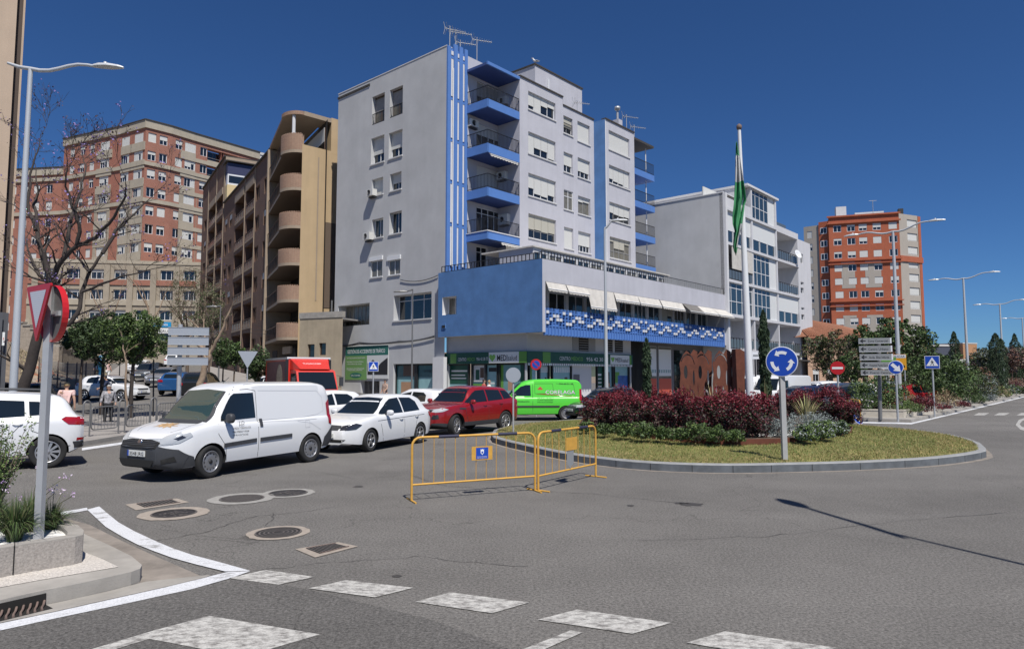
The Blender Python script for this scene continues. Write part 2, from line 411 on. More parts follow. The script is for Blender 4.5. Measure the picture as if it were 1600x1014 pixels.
# ---------------- ground and road sheets
def axis(a,b,fine0,fine1,st):
 o=list(np.arange(fine0,fine1+.01,st)); x=fine1; s=st
 while x<b: s*=1.5; x+=s; o.append(min(x,b))
 x=fine0; s=st
 while x>a: s*=1.5; x-=s; o.insert(0,max(x,a))
 return o
XS=axis(-2600,2600,-90,60,1.5); YS=axis(-300,3000,-10,150,1.5)
def sheet(name,test,m,dz,kind='structure'):
 mb=MB(); ix={}
 def vi(i,j):
  if (i,j) not in ix: ix[(i,j)]=len(mb.v); x,y=XS[i],YS[j]; mb.v.append((x,y,hz(x,y)+dz))
  return ix[(i,j)]
 for i in range(len(XS)-1):
  for j in range(len(YS)-1):
   xc=(XS[i]+XS[i+1])/2; yc=(YS[j]+YS[j+1])/2
   if test(xc,yc): mb.f.append([vi(i,j),vi(i+1,j),vi(i+1,j+1),vi(i,j+1)]); mb.m.append(m); mb.s.append(True)
 o=mb.build(name,uv=False); tag(o,kind=kind); return o
sheet('ground',lambda x,y:True,'earth',-.012)
sheet('road',lambda x,y:-60<x<140 and -30<y<160 and not (x<-.60*y-3.5 and y>39),'asphalt',0)
def drape(pts,m,dz,mb=None,step=1.0,h=hz,smooth=False):
 """flat or sloping sheet with the outline pts (x,y), following the ground"""
 mb=mb or MB(); pts=[Vector((p[0],p[1])) for p in pts]
 xs=[p.x for p in pts]; ys=[p.y for p in pts]; pr=[]
 if any(abs(h(p.x,p.y))>1e-4 for p in pts):
  for x in np.arange(min(xs)+step/2,max(xs),step):
   for y in np.arange(min(ys)+step/2,max(ys),step): pr.append(Vector((x,y)))
 k=len(pts)
 r=delaunay_2d_cdt(pts+pr,[],[list(range(k))],1,1e-5)
 mb.add([(q.x,q.y,h(q.x,q.y)+dz) for q in r[0]],[list(f) for f in r[2]],m,smooth); return mb
def up(mb):
 for i,f in enumerate(mb.f):
  a,b,c=(Vector(mb.v[j]) for j in f[:3])
  if (b-a).cross(c-a).z<0 and abs((b-a).cross(c-a).normalized().z)>.5: mb.f[i]=f[::-1]
 return mb
def slab(pts,m,z0,z1,mside=None,h=hz,mb=None):
 mb=mb or MB(); t=drape(pts,m,z1,None,h=h); up(t); k=len(mb.v)
 mb.v+=t.v; mb.f+=[[a+k for a in f] for f in t.f]; mb.m+=t.m; mb.s+=t.s
 n=len(pts); ar=sum(pts[i][0]*pts[(i+1)%n][1]-pts[(i+1)%n][0]*pts[i][1] for i in range(n))
 if ar<0: pts=pts[::-1]
 for i in range(n):
  a=pts[i]; b=pts[(i+1)%n]; ha=h(a[0],a[1]); hb=h(b[0],b[1])
  mb.poly([(a[0],a[1],ha+z0),(b[0],b[1],hb+z0),(b[0],b[1],hb+z1),(a[0],a[1],ha+z1)],mside or m)
 return mb
def inset(pts,d):
 n=len(pts); ar=sum(pts[i][0]*pts[(i+1)%n][1]-pts[(i+1)%n][0]*pts[i][1] for i in range(n)); s=1 if ar>0 else -1; o=[]
 for i in range(n):
  a=Vector(pts[i-1][:2]); b=Vector(pts[i][:2]); c=Vector(pts[(i+1)%n][:2])
  e1=(b-a).normalized(); e2=(c-b).normalized(); n1=Vector((-e1.y,e1.x))*s; n2=Vector((-e2.y,e2.x))*s
  k=(n1+n2); k=k/max(.35,(1+n1.dot(n2))); o.append((b.x+k.x*d,b.y+k.y*d))
 return o
def gp(*px,z=0): return [tuple(G(x,y,z)[:2]) for x,y in px]
Z1,Z2,Z3=.004,.008,.012
tag(up(drape(gp((-300,1040),(0,986),(322,914),(392,902),(520,930),(680,970),(840,1030),(700,1400),(-300,1400)),'asphalt_dark',Z1)).build('road_patch',uv=False),kind='structure')
def mark(name,poly,m='paint',dz=Z2):
 return tag(up(drape(gp(*poly),m,dz)).build(name,uv=False),kind='structure')
mark('road_edge_line',[(-60,1000),(0,986),(100,964),(200,943),(300,921),(360,904),(391,893),(357,894),(320,903),(255,919),(170,938),(85,957),(0,975),(-60,987)])
mark('road_edge_line',[(136,797),(165,824),(190,839),(215,852),(240,862),(270,873),(310,884),(352,894),(391,893),(345,880),(300,868),(268,857),(240,845),(210,831),(185,817),(168,803),(155,792)],dz=Z3)
mark('road_edge_line',[(75,804),(136,793.5),(137,797.5),(80,808)])
for q in ([(357,904),(414,891),(492,902),(435,914)],[(482,920),(540,907),(646,919),(586,934)],[(649,941),(703,926),(827,942),(769,959)],[(840,969),(902,953),(1049,974),(988,991)],[(1073,1005),(1133,987),(1307,1013),(1240,1034)],[(1350,1042),(1410,1022),(1600,1056),(1530,1080)]):
 mark('give_way_dash',q,'paint_worn')
mark('lane_line',[(780,1030),(892,985.6),(910,989),(818,1030)],'paint_worn')
mark('painted_road_arrow',[(100,1034),(147,1014),(240,986),(327,963),(500,992),(425,1014),(370,1034),(312,1014),(233,999),(184,1014),(140,1034)],'paint_worn')
mark('road_edge_line',[(128,704),(205,692.5),(290,680),(290,677.5),(205,689),(128,700)])
for x0 in (1521,1553,1588,1620):
 mark('crossing_stripe',[(x0,649),(x0+8,645.3),(x0+25,645.3),(x0+17,649)],'paint_worn')
mark('road_edge_line',[(1343,661),(1424,663),(1502,644.5),(1600,620.8),(1600,619.4),(1500,643),(1424,660.6),(1343,659)])
mark('painted_road_arrow',[(1604,652),(1592,656),(1587,664),(1594,671),(1604,674),(1604,669),(1597,667),(1593,663),(1597,658),(1604,655)],'paint_worn')
def blotch(px,py,rx,ry,seed,m='asphalt_dark',dz=Z1):
 rr=random.Random(seed); c=G(px,py); out=[]
 for i in range(26): a=2*math.pi*i/26; k=rr.uniform(.72,1.15); out.append((c.x+math.cos(a)*rx*k,c.y+math.sin(a)*ry*k))
 tag(up(drape(out,m,dz)).build('oil_stain',uv=False),kind='structure')
mat('oil',(.058,.054,.05),.6,noise=.3,nscale=30)
blotch(1080,788,.20,.14,1,'oil'); blotch(1064,786,.11,.09,2,'oil'); blotch(560,760,.10,.10,4,'oil'); blotch(985,790,.06,.07,5,'oil'); blotch(620,900,.05,.05,6,'oil')
def seam(pl,w_,seed,m='oil'):
 rr=random.Random(seed); pts=[]
 for a,b in zip(pl[:-1],pl[1:]):
  for i in range(9): k=i/9; p=G(a[0]+(b[0]-a[0])*k,a[1]+(b[1]-a[1])*k); pts.append(Vector((p.x+rr.gauss(0,.025),p.y+rr.gauss(0,.025))))
 mb=MB(); vs=[]
 for i,p in enumerate(pts): t_=(pts[min(i+1,len(pts)-1)]-pts[max(0,i-1)]).normalized(); ww=w_*rr.uniform(.3,1.2)/2; n_=Vector((-t_.y,t_.x))*ww; vs+= [(p.x-n_.x,p.y-n_.y,Z1+.001),(p.x+n_.x,p.y+n_.y,Z1+.001)]
 mb.add(vs,[[2*i,2*i+1,2*i+3,2*i+2] for i in range(len(pts)-1)],m); tag(up(mb).build('tar_seam',uv=False),kind='structure')
seam([(238,846),(310,834),(400,806),(470,800),(540,790)],.012,1); seam([(640,742),(700,760),(800,764),(930,772),(1100,790)],.014,2); seam([(480,735),(560,748),(640,742)],.012,3); seam([(1000,845),(1200,838),(1420,812),(1600,800)],.010,4); seam([(430,800),(415,826),(402,845)],.010,5); seam([(300,905),(520,878),(660,870),(840,888)],.009,6)
# ---------------- right-hand planted island
ISF=gp((1343,658),(1424,660),(1462,651),(1501,642.5),(1540,633.5),(1600,619.3),(1640,611),(1690,601.5))
ISR=ISF+[(p[0]-.74*w_,p[1]+.67*w_) for p,w_ in zip(ISF[::-1],(5,5,5,5,5,5,3.5,3.2))]
mb=slab(ISR,'concrete',-.05,.13); tag(mb.build('traffic_island'),kind='structure')
# ---------------- left: pavement with railing across the road
PV=gp((40,704),(128,697),(205,684),(300,673),(420,662),(470,655),(470,645),(360,645),(250,650),(120,655),(40,662))
tag(slab(PV,'pavement',-.05,.13,'concrete').build('pavement'),kind='structure')
def strip(pts,w,side=1):
 o=[]
 for i,p in enumerate(pts):
  a=Vector(pts[max(0,i-1)]); b=Vector(pts[min(len(pts)-1,i+1)]); t=(b-a).normalized(); n=Vector((-t.y,t.x))*side
  o.append((p[0]+n.x*w,p[1]+n.y*w))
 return list(pts)+o[::-1]
# ---------------- lower left: kerbed island with planter
kt=[(-80,952),(0,937),(72,921),(112,913.5),(170,901),(205,893),(219,888),(222,882),(205,868),(168,850),(130,833),(95,820),(60,806),(-80,800)]
KI=[tuple(G(x,y,.14)[:2]) for x,y in kt]
hole_u=[G(-120,985),G(74,937)]
mb=slab(KI,'concrete',-.05,.14,h=lambda x,y:0)
tag(mb.build('kerb'),kind='structure')
gv=[tuple(G(x,y,.145)[:2]) for x,y in [(-80,932),(0,917),(60,906),(185,885),(160,873),(132,862),(90,850),(-80,860)]]
tag(up(drape(gv,'pebble',.1445,h=lambda x,y:0)).build('gravel_bed',uv=False),kind='structure')
gt=gp((-80,975),(0,959),(80,944),(225,912),(355,894),(310,884),(270,873),(215,852),(165,824),(136,797),(75,806),(60,812),(130,836),(205,872),(226,890),(218,903),(112,927),(0,951),(-80,968))
gt=gp((-80,1002),(0,975),(85,957),(170,938),(255,919),(320,903),(300,894),(240,868),(190,845),(140,820),(110,812),(60,806),(0,830),(-80,880))
tag(up(drape(gt,'concrete_dirty',Z1+.001)).build('gutter',uv=False),kind='structure')
gt2=gp((-80,985),(0,962),(85,944),(170,925),(228,910),(330,899),(322,903),(255,919),(170,938),(85,957),(0,975),(-80,1000))
tag(up(drape(gt2,'concrete',Z3)).build('gutter',uv=False),kind='structure')
t=thing('storm_drain','rusty curved gutter grate under a dark slot in the kerb','drain',G(20,955))
mb=MB(); a=Vector((*KI[1],0)); b=Vector((*KI[2],0)); a=a+(a-b)*.25; e=(b-a).normalized(); nrm=Vector((e.y,-e.x,0)); 
mb.obox(a+nrm*-.02+Vector((0,0,.012)),b-a,nrm*.03,(0,0,.10),'hole_dark'); mb.build('slot',t)
mb=MB(); mb.poly([a+nrm*.01+Vector((0,0,.0145)),b+nrm*.01+Vector((0,0,.0145)),b+nrm*.17+Vector((.0,0,.0145)),a+nrm*.17+Vector((0,0,.0145))],'hole_dark'); L=(b-a).length; k=0
q=0.0
while q<L-.03:
 p0=a+e*q
 mb.tube([p0+nrm*.008+Vector((0,0,.05))+e*.05,p0+nrm*.05+Vector((0,0,.03))+e*.03,p0+nrm*.10+Vector((0,0,.022)),p0+nrm*.165+Vector((0,0,.02))-e*.02],.011,'rust_iron',6); q+=.052
mb.build('grate',t)
pt=[(-90,872),(0,856),(23,852),(118,838),(130,835),(131,828),(122,820),(95,809),(72,802),(30,795),(-90,800)]
PT=[tuple(G(x,y,.42)[:2]) for x,y in pt]
t=thing('stone_planter','low granite planter wall on the island at lower left','planter',(PT[3][0],PT[3][1],0))
outer=PT; inner=inset(PT,.14)
mb=MB(); n=len(outer)
cut=[0,2,4,7,9]
for i in range(n):
 a,b=outer[i],outer[(i+1)%n]; c,d=inner[(i+1)%n],inner[i]
 mb.poly([(a[0],a[1],.14),(b[0],b[1],.14),(b[0],b[1],.41),(a[0],a[1],.41)][::1],'granite')
 mb.poly([(a[0],a[1],.42),(b[0],b[1],.42),(c[0],c[1],.42),(d[0],d[1],.42)],'concrete')
 mb.poly([(a[0],a[1],.41),(b[0],b[1],.41),(b[0],b[1],.42),(a[0],a[1],.42)],'concrete')
 mb.poly([(c[0],c[1],.36),(d[0],d[1],.36),(d[0],d[1],.42),(c[0],c[1],.42)],'concrete')
mb.build('wall',t)
mb=MB()
for (sx,sy) in ((23,852),):
 g=G(sx,sy,.42); g2=G(sx,sy-9,.42); dd=Vector((g2.x-g.x,g2.y-g.y,0)).normalized()
 mb.obox((g.x-.006,g.y-.003,.14),(.012,0,0),dd*.004*-1,(0,0,.281),'hole_dark'); mb.obox((g.x-.005,g.y,.4205),(.01,0,0),dd*.15,(0,0,.002),'hole_dark')
mb.build('joint',t)
tag(up(drape(inner,'pebble_white',.37,h=lambda x,y:0)).build('gravel_bed',uv=False),kind='structure')
PLANTER=inner
# ---------------- manholes and grates
def ring(mb,c,ax,ay,r0,r1,z,m,n=40,jit=0,seed=0):
 rr=random.Random(seed); vs=[]
 for j in range(n):
  an=2*math.pi*j/n; k=1+rr.uniform(-jit,jit)
  for r in (r0,r1*(k if r1 else 1)): vs.append(c+ax*math.cos(an)*r+ay*math.sin(an)*r+Vector((0,0,z)))
 mb.add(vs,[[2*j,2*j+1,2*((j+1)%n)+1,2*((j+1)%n)] for j in range(n)],m)
def manhole(px,py,r,collar,label,style,cr=1.5):
 c=G(px,py); t=thing('manhole',label,'manhole',c,0,'manhole covers in the road')
 X,Y=Vector((1,0,0)),Vector((0,1,0))
 mb=MB(); ring(mb,c,X,Y,r*.98,r*cr,Z2-(.0015 if px==450 else 0),collar,36,.03,int(px)); up(mb); mb.build('collar',t)
 mb=MB(); vs=[c+X*math.cos(2*math.pi*j/40)*r+Y*math.sin(2*math.pi*j/40)*r+Vector((0,0,Z1+.003)) for j in range(40)]; mb.poly(vs,'cast_iron')
 ring(mb,c,X,Y,r*.9,r*.97,Z3+.002,'iron_light')
 if style=='rings':
  for q in (.2,.38,.56,.74): ring(mb,c,X,Y,r*q,r*(q+.07),Z3+.001,'iron_light')
 elif style=='bars':
  q=-.8
  while q<.85:
   h=math.sqrt(max(0,1-q*q))*r*.86; mb.box(c.x+q*r-.012,c.x+q*r+.012,c.y-h,c.y+h,Z2,Z3+.003,'iron_light'); q+=.13
 else:
  rr=random.Random(4)
  for i in range(26):
   an=rr.uniform(0,6.3); q=rr.uniform(.1,.8)*r; mb.box(c.x+math.cos(an)*q-.02,c.x+math.cos(an)*q+.02,c.y+math.sin(an)*q-.012,c.y+math.sin(an)*q+.012,Z2,Z3+.001,'iron_light')
 up(mb); mb.build('cover',t)
manhole(272,802.5,.32,'collar_tan','round manhole cover with studs in a tan ring, nearest the white curved line','studs')
manhole(378,779,.36,'collar_grey','round barred manhole cover in a wide grey ring, left one of the touching pair','bars',1.45)
manhole(450,770.5,.33,'collar_grey','dark round manhole cover, right one of the touching pair behind the white van','studs',1.35)
manhole(435,832.5,.30,'collar_tan','round manhole cover with concentric rings, nearest the camera','rings',1.3)
def grate(pl,label,dirpx):
 a,b,c_,d=[G(x,y) for x,y in pl]; t=thing('drain_grate',label,'drain',(a+c_)/2,0,'drain grates in the road')
 cen=(a+b+c_+d)/4; mb=MB(); col=[cen+(q-cen)*k+Vector((0,0,Z2)) for q,k in zip((a,b,c_,d),(1.5,1.35,1.45,1.6))]; mb.poly(col,'collar_tan'); up(mb); mb.build('collar',t)
 mb=MB(); mb.poly([q+Vector((0,0,Z2+.002)) for q in (a,b,c_,d)],'hole_dark'); up(mb)
 for i in range(10):
  k=(i+.5)/10; p=a+(b-a)*k; q=d+(c_-d)*k; e=(b-a)*.018
  mb.obox(p-e+Vector((0,0,Z2+.003)),e*2,q-p,(0,0,.004),'iron_light')
 for p,q in ((a,b),(d,c_)): mb.obox(p+Vector((0,0,Z2+.003)),q-p,(0,.02,0),(0,0,.006),'rust_iron')
 mb.build('grille',t)
grate([(213,788),(269,781),(281,785.5),(226,793.5)],'black drain grate in the road beyond the tan manhole ring',0)
grate([(478,858),(524,850),(545,855),(500,866)],'black drain grate in a tan collar nearest the camera',0)
# ---------------- roundabout
fr_=gp((765,690),(790,698),(820,705),(860,714.5),(900,722),(950,729),(1000,734),(1065,737.5),(1130,739),(1190,738.5),(1250,737),(1325,735),(1400,731.5),(1455,728),(1500,723),(1530,718),(1545,713.5))
back=[(13.2,19.2),(13.9,21.6),(13.6,24.2),(12.2,27),(9.6,29),(6.3,29.9),(3.2,29),(.9,26.8),(-.6,23.8)]
ISL=fr_+back
def closed_smooth(pts,it=1):
 for _ in range(it):
  o=[]
  for i in range(len(pts)):
   a=pts[i]; b=pts[(i+1)%len(pts)]; o+= [(a[0]*.75+b[0]*.25,a[1]*.75+b[1]*.25),(a[0]*.25+b[0]*.75,a[1]*.25+b[1]*.75)]
  pts=o
 return pts
ISL=closed_smooth(ISL,1)
icx,icy=6.4,22.0
def mound(x,y):
 r=math.hypot(x-icx,y-icy); return .17+.20*smooth((7.6-r)/4.5)
flat=lambda x,y:0
mb=MB(); n=len(ISL); inn=inset(ISL,.17); inn2=inset(ISL,.025)
for i in range(n):
 a,b,c,d=ISL[i],ISL[(i+1)%n],inn[(i+1)%n],inn[i]; e,f=inn2[(i+1)%n],inn2[i]
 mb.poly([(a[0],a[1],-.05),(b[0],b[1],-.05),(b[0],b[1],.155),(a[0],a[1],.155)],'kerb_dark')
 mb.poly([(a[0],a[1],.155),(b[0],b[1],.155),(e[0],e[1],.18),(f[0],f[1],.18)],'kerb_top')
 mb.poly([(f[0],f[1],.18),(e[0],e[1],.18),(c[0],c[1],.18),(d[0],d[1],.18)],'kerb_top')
acc=0
for i in range(n):
 a,b=Vector(ISL[i]),Vector(ISL[(i+1)%n]); acc+=(b-a).length
 if acc>.75:
  acc=0; o=inset(ISL,-.002)[i]; d=(b-a).normalized(); mb.obox((o[0],o[1],0),(d.x*.012,d.y*.012,0),(-d.y*.01,d.x*.01,0),(0,0,.155),'hole_dark')
tag(mb.build('kerb'),kind='structure')
pebr=MB(); oo=inset(ISL,-.13)
for i in range(n):
 a,b=ISL[i],ISL[(i+1)%n]; c,d=oo[(i+1)%n],oo[i]; pebr.poly([(a[0],a[1],Z1),(b[0],b[1],Z1),(c[0],c[1],Z1),(d[0],d[1],Z1)],'concrete_dirty')
up(pebr); tag(pebr.build('gutter',uv=False),kind='structure')
pr=[Vector(p) for p in inn]; pin=[]
for x in np.arange(-1.5,15,.5):
 for y in np.arange(13,31,.5): pin.append(Vector((x,y)))
r_=delaunay_2d_cdt(pr+pin,[],[list(range(len(pr)))],1,1e-5)
mb=MB(); mb.add([(q.x,q.y,mound(q.x,q.y)) for q in r_[0]],[list(f) for f in r_[2]],'lawn',True); up(mb); tag(mb.build('lawn',uv=False),kind='structure')
BC=(6.6,22.4); BR=4.55
BED=gp((905,667),(945,676),(1000,683.5),(1050,688),(1100,691.5),(1150,693),(1215,692),(1260,689),(1300,684),(1330,678),(1332,672),z=.33)
BED+= [(11.2,25.2),(9.6,26.6),(6.8,27.1),(4,26.6),(2.6,25)]
t=tag(MB().obox((0,0,0),(0,0,0.001),(0,.001,0),(.001,0,0),'soil') and (lambda m:m)(MB()).build('x'),None) if 0 else None
mb=MB(); n=len(BED); bi=inset(BED,.015)
for i in range(n):
 a,b,c,d=BED[i],BED[(i+1)%n],bi[(i+1)%n],bi[i]; za,zb=mound(*a)-.03,mound(*b)-.03
 mb.poly([(a[0],a[1],za),(b[0],b[1],zb),(b[0],b[1],.44),(a[0],a[1],.44)],'corten'); mb.poly([(a[0],a[1],.44),(b[0],b[1],.44),(c[0],c[1],.44),(d[0],d[1],.44)],'corten')
 mb.poly([(d[0],d[1],.44),(c[0],c[1],.44),(c[0],c[1],.3),(d[0],d[1],.3)],'corten')
tag(mb.build('bed_edging'),'rusty steel edging strip round the planted bed on the roundabout','edging')
tag(up(drape(bi,'soil',.40,h=flat)).build('soil_bed',uv=False),kind='structure')
wp=[tuple(G(x,y,.41)[:2]) for x,y in [(1180,681.5),(1215,681.5),(1258,678.5),(1296,673.5),(1318,669.5),(1312,666),(1240,670),(1180,676)]]
tag(up(drape(wp,'pebble_white',.41,h=flat)).build('gravel_bed',uv=False),kind='structure')
# ---------------- numpy scatter of small faces
def scatter(name,cen,size,mats,parent=None,nrm=None,asp=.5,weights=None,world=True,droop=None,updir=None):
 """cen (N,3) leaf centres; size scalar or (N,); each leaf a rhombus"""
 N=len(cen); cen=np.asarray(cen,dtype=np.float64); rs=np.random
 a=rs.normal(size=(N,3))
 if updir is not None: a=a*updir[1]+np.array(updir[0])
 a/=np.linalg.norm(a,axis=1)[:,None]
 b=rs.normal(size=(N,3)); b-=a*(a*b).sum(1)[:,None]; b/=np.linalg.norm(b,axis=1)[:,None]
 s=np.broadcast_to(np.asarray(size),(N,))[:,None]*rs.uniform(.6,1.35,(N,1))
 v=np.stack([cen-a*s,cen+b*s*asp,cen+a*s,cen-b*s*asp],1).reshape(-1,3)
 if world:
  off=np.zeros(3); q=parent
  while q is not None: off+=np.array(q.location); q=q.parent
  v=v-off
 me=bpy.data.meshes.new(name); me.vertices.add(4*N); me.vertices.foreach_set('co',v.astype(np.float32).ravel())
 me.loops.add(4*N); me.loops.foreach_set('vertex_index',np.arange(4*N,dtype=np.int32)); me.polygons.add(N)
 me.polygons.foreach_set('loop_start',np.arange(0,4*N,4,dtype=np.int32))
 me.polygons.foreach_set('loop_total',np.full(N,4,dtype=np.int32))
 for m_ in mats: me.materials.append(M[m_])
 me.polygons.foreach_set('material_index',rs.choice(len(mats),N,p=weights).astype(np.int32))
 me.update(calc_edges=True); me.validate()
 o=bpy.data.objects.new(name,me); COL.objects.link(o)
 if parent is not None: o.parent=parent
 return o
def in_poly(x,y,poly):
 c=np.zeros(len(x),bool); n=len(poly)
 for i in range(n):
  x1,y1=poly[i][:2]; x2,y2=poly[(i+1)%n][:2]
  with np.errstate(divide='ignore',invalid='ignore'):
   t=((y1>y)!=(y2>y))&(x<(x2-x1)*(y-y1)/(y2-y1)+x1)
  c^=t
 return c
N=150000; gx=np.random.uniform(-1.5,14.5,N); gy=np.random.uniform(13,27,N)
k=in_poly(gx,gy,inset(ISL,.15))&~in_poly(gx,gy,BED); gx,gy=gx[k],gy[k]
gz=np.array([mound(a,b) for a,b in zip(gx,gy)])
edge=~in_poly(gx,gy,inset(ISL,1.1))
for nm,sel,wt in (('grass',~edge,[.5,.33,.17]),('grass',edge,[.22,.38,.40])):
 tag(scatter(nm,np.stack([gx,gy,gz+.02],1)[sel],.032,['blade_green','blade_olive','blade_straw'],asp=.16,weights=wt,updir=((0,0,1.2),.6)),kind='stuff')
# ---------------- building materials
mat('plaster_grey',(.50,.505,.51),.9,noise=.12,nscale=.45,streak=.05,bump=.12,bscale=14)
mat('plaster_pale',(.50,.50,.545),.9,noise=.08,nscale=.6,streak=.10,bump=.1,bscale=14)
mat('plaster_blue',(.085,.20,.43),.88,noise=.18,nscale=.9,streak=.10,bump=.1,bscale=12)
mat('blue_paint',(.085,.20,.50),.7,noise=.06,nscale=2)
mat('blue_soffit_shade',(.04,.075,.22),.75); mat('white_plaster',(.66,.66,.67),.88,noise=.05,nscale=.8,streak=.09,bump=.1,bscale=20)  # undersides get a darker copy of the blue: shade put into the colour
mat('win_white',(.70,.71,.72),.45); mat('win_grey',(.26,.26,.26),.5); mat('iron',(.022,.022,.024),.5)
mat('win_brown',(.10,.06,.045),.5)
mat('glass',(.012,.016,.020),.04,spec=.9); mat('glass_blue',(.025,.045,.06),.06,spec=.8); mat('glass_curtain',(.17,.16,.13),.12,spec=.6,noise=.3,nscale=2.5)
linemat('shutter',(.62,.62,.59),.05,.80,.25); linemat('shutter_beige',(.47,.45,.38),.05,.80,.25); linemat('shutter_grey',(.42,.43,.45),.05,.75,.25)
mat('sill',(.58,.58,.58),.8); mat('roof_flat',(.30,.29,.28),.9,noise=.2); mat('cap_dark',(.05,.045,.04),.8)
mat('ac_white',(.62,.62,.59),.5); mat('ac_grille',(.04,.04,.04),.6); mat('awning',(.60,.57,.52),.85,noise=.15,nscale=3,streak=.15); mat('awning_dark',(.16,.15,.14),.85,noise=.2)
mat('shade_in',(.16,.16,.17),.9); mat('cable',(.03,.03,.032),.7); mat('cable_grey',(.22,.22,.22),.7)
mat('green_dark',(.012,.085,.055),.5); mat('green_mid',(.13,.32,.06),.5); mat('green_bill',(.15,.30,.10),.6); mat('green_bill_dark',(.02,.14,.11),.6)
mat('sign_white',(.75,.76,.74),.5); mat('letter_white',(.8,.8,.8),.5); mat('letter_black',(.02,.02,.022),.5); mat('letter_green',(.22,.50,.10),.5)
mat('poster_teal',(.16,.33,.34),.25,noise=.2,nscale=1.2); mat('poster_teal_dark',(.05,.14,.16),.2,noise=.2,nscale=1.5); mat('poster_tan',(.42,.25,.15),.4,noise=.2,nscale=2); mat('poster_brown',(.10,.06,.04),.4)
mat('poster_white',(.62,.63,.62),.4); mat('poster_red',(.55,.10,.06),.5); mat('poster_sky',(.28,.48,.50),.35,noise=.15,nscale=1); mat('skin_p',(.45,.27,.18),.6); mat('poster_blue',(.05,.14,.42),.4,noise=.5,nscale=3)
mat('shop_frame',(.02,.022,.022),.5); mat('bronze',(.045,.04,.035),.5); mat('metal_grey',(.42,.43,.44),.45,metal=.3); mat('gal',(.48,.49,.50),.45,metal=.35,noise=.08,nscale=8)
mat('tile_red',(.30,.13,.075),.85,noise=.35,nscale=6); mat('terracotta',(.35,.14,.08),.8)
# ---------------- main grey and blue building
YC=45.0
c0=P(695.5,420,YC)
U=Vector((.672,.741)); V=Vector((.762,-.647))
FM=Fr((c0.x,c0.y),U,V)             # u along the street front, v outwards
FA=Fr((c0.x,c0.y),V,-U)            # gable: u from -12.5 to 0, v outwards
MBLD=thing('apartment_building','tall grey apartment block with blue balconies and a projecting blue box over the medical shop','building',(c0.x,c0.y,0))
def zof(fr,px,py,v): return fr.at(px,py,v)[1]
ztop=zof(FM,698,72,0); uL=FA.fu(525.5,15,0)
um=FM.fu(812,18,2.1); 
vm=2.1
for _ in range(3):
 uf=FM.fu(728,15,0)
umv=FM.fu(812,18,vm); uB2=FM.fu(929,15,vm)
dv=1.1; uB3=FM.fu(992.5,15,vm+dv); vm2=vm+dv
z1=8.55
gw=[((581.7,152.4),(600.6,189)),((609.4,141.7),(629,177.7)),((580,217.5),(600,251.8)),((607.7,209),(628.3,242.3)),((581.2,281.4),(598.3,302.5)),((609.4,273),(627,294.7)),
 ((581.2,344),(598.3,369.5)),((608.5,333.3),(627.2,362.9)),((579.3,409),(597,431.6)),((607,407.9),(625,428)),((528.3,478.4),(577,506.9)),((615.3,462.3),(674,496.7))]
gh=[FA.rect(*q) for q in gw]
deps=[.35]*10+[.8,.55]
holes=[(*h,d) for h,d in zip(gh,deps)]
shop=FA.rect((614.6,568.7),(679.7,622)); shop=(shop[0],shop[1],.35,shop[3]); door=FA.rect((563.8,595),(592.8,622)); door=(door[0],door[1],.25,door[3])
holes+= [(*shop,.35),(*door,.4)]
ztl=ztop
mb=MB(); wall(mb,FA,0,uL,0,-.6,ztl,holes,'plaster_grey',.35,'plaster_grey')
mb.build('gable_wall',MBLD)
sh=[0,0,[.62],[.62],[.98],[.55],0,0,0,0,0,0]
for i,h in enumerate(gh):
 hh=h
 if i<2: window(MBLD,FA,0,hh,cols=2,sh=0,depth=.35,bars=.38,fm='win_brown',gm='glass_curtain')
 elif i<6: window(MBLD,FA,0,hh,cols=2,sh=sh[i][0],depth=.35,sill='sill')
 elif i<8: window(MBLD,FA,0,hh,cols=2,sh=0,depth=.35,sill='sill',gm='glass_blue' if i==6 else 'glass')
 elif i<10: window(MBLD,FA,0,hh,cols=2,sh=.0,depth=.12,sill='sill',gm='glass_curtain')
 elif i==10: window(MBLD,FA,0,hh,cols=8,sh=0,depth=.8,gm='glass_curtain',fm='win_grey',fw=.03)
 else: window(MBLD,FA,0,hh,cols=3,rows=(.78,),sh=0,depth=.55,sill='sill',gm='glass')
for h in gh[8:10]:
 mb=MB(); fbox(mb,FA,h[0]-.08,h[1]+.08,0.002,.10,h[3],h[3]+.30,'win_white'); mb.build('shutter_box',MBLD)
mb=MB()
D=-12.5   # back of the building in v
def fbx(u0,u1,v0,v1,z0,z1_,m='plaster_pale'): fbox(mb,FM,u0,u1,v0,v1,z0,z1_,m)
fbx(0.003,1.75,uL,-.003,ztop-.5,ztop-.004,'plaster_grey')
zf1=zof(FM,835,131,vm); zf2=zof(FM,879,165,vm); zf3=zof(FM,941,184,vm2)
mb=MB()
fbx(0.3,uB3,uL+.02,-.02,ztop-1.6,zf2-.9 if zf2<ztop else ztop-1.2,'roof_flat')
mb.build('roof',MBLD)
colA=[((825,141.9),(868,189)),((825,205),(868.5,255)),((825,269.7),(868.5,318)),((827,333.5),(869,380.6))]
colB=[((880,180),(895,213.5)),((880.3,236.7),(895,273)),((881,295.8),(896.4,330.5)),((882.3,354.4),(895.3,390))]
colC=[((901.4,188.5),(921.3,227.6)),((902,245.4),(922,283)),((903.5,305.6),(923.7,339.2)),((904.6,361),(923,396.7))]
colD=[((950,202.6),(983,246.6)),((951,256.9),(983.8,297)),((952.4,315),(985.4,353)),((954,369.6),(986.7,409.7))]
def col(c,v):
 r=[FM.rect(*q,v) for q in c]; u0=sum(x[0] for x in r)/len(r); u1=sum(x[1] for x in r)/len(r)
 return [(u0,u1,x[2],x[3]) for x in r]
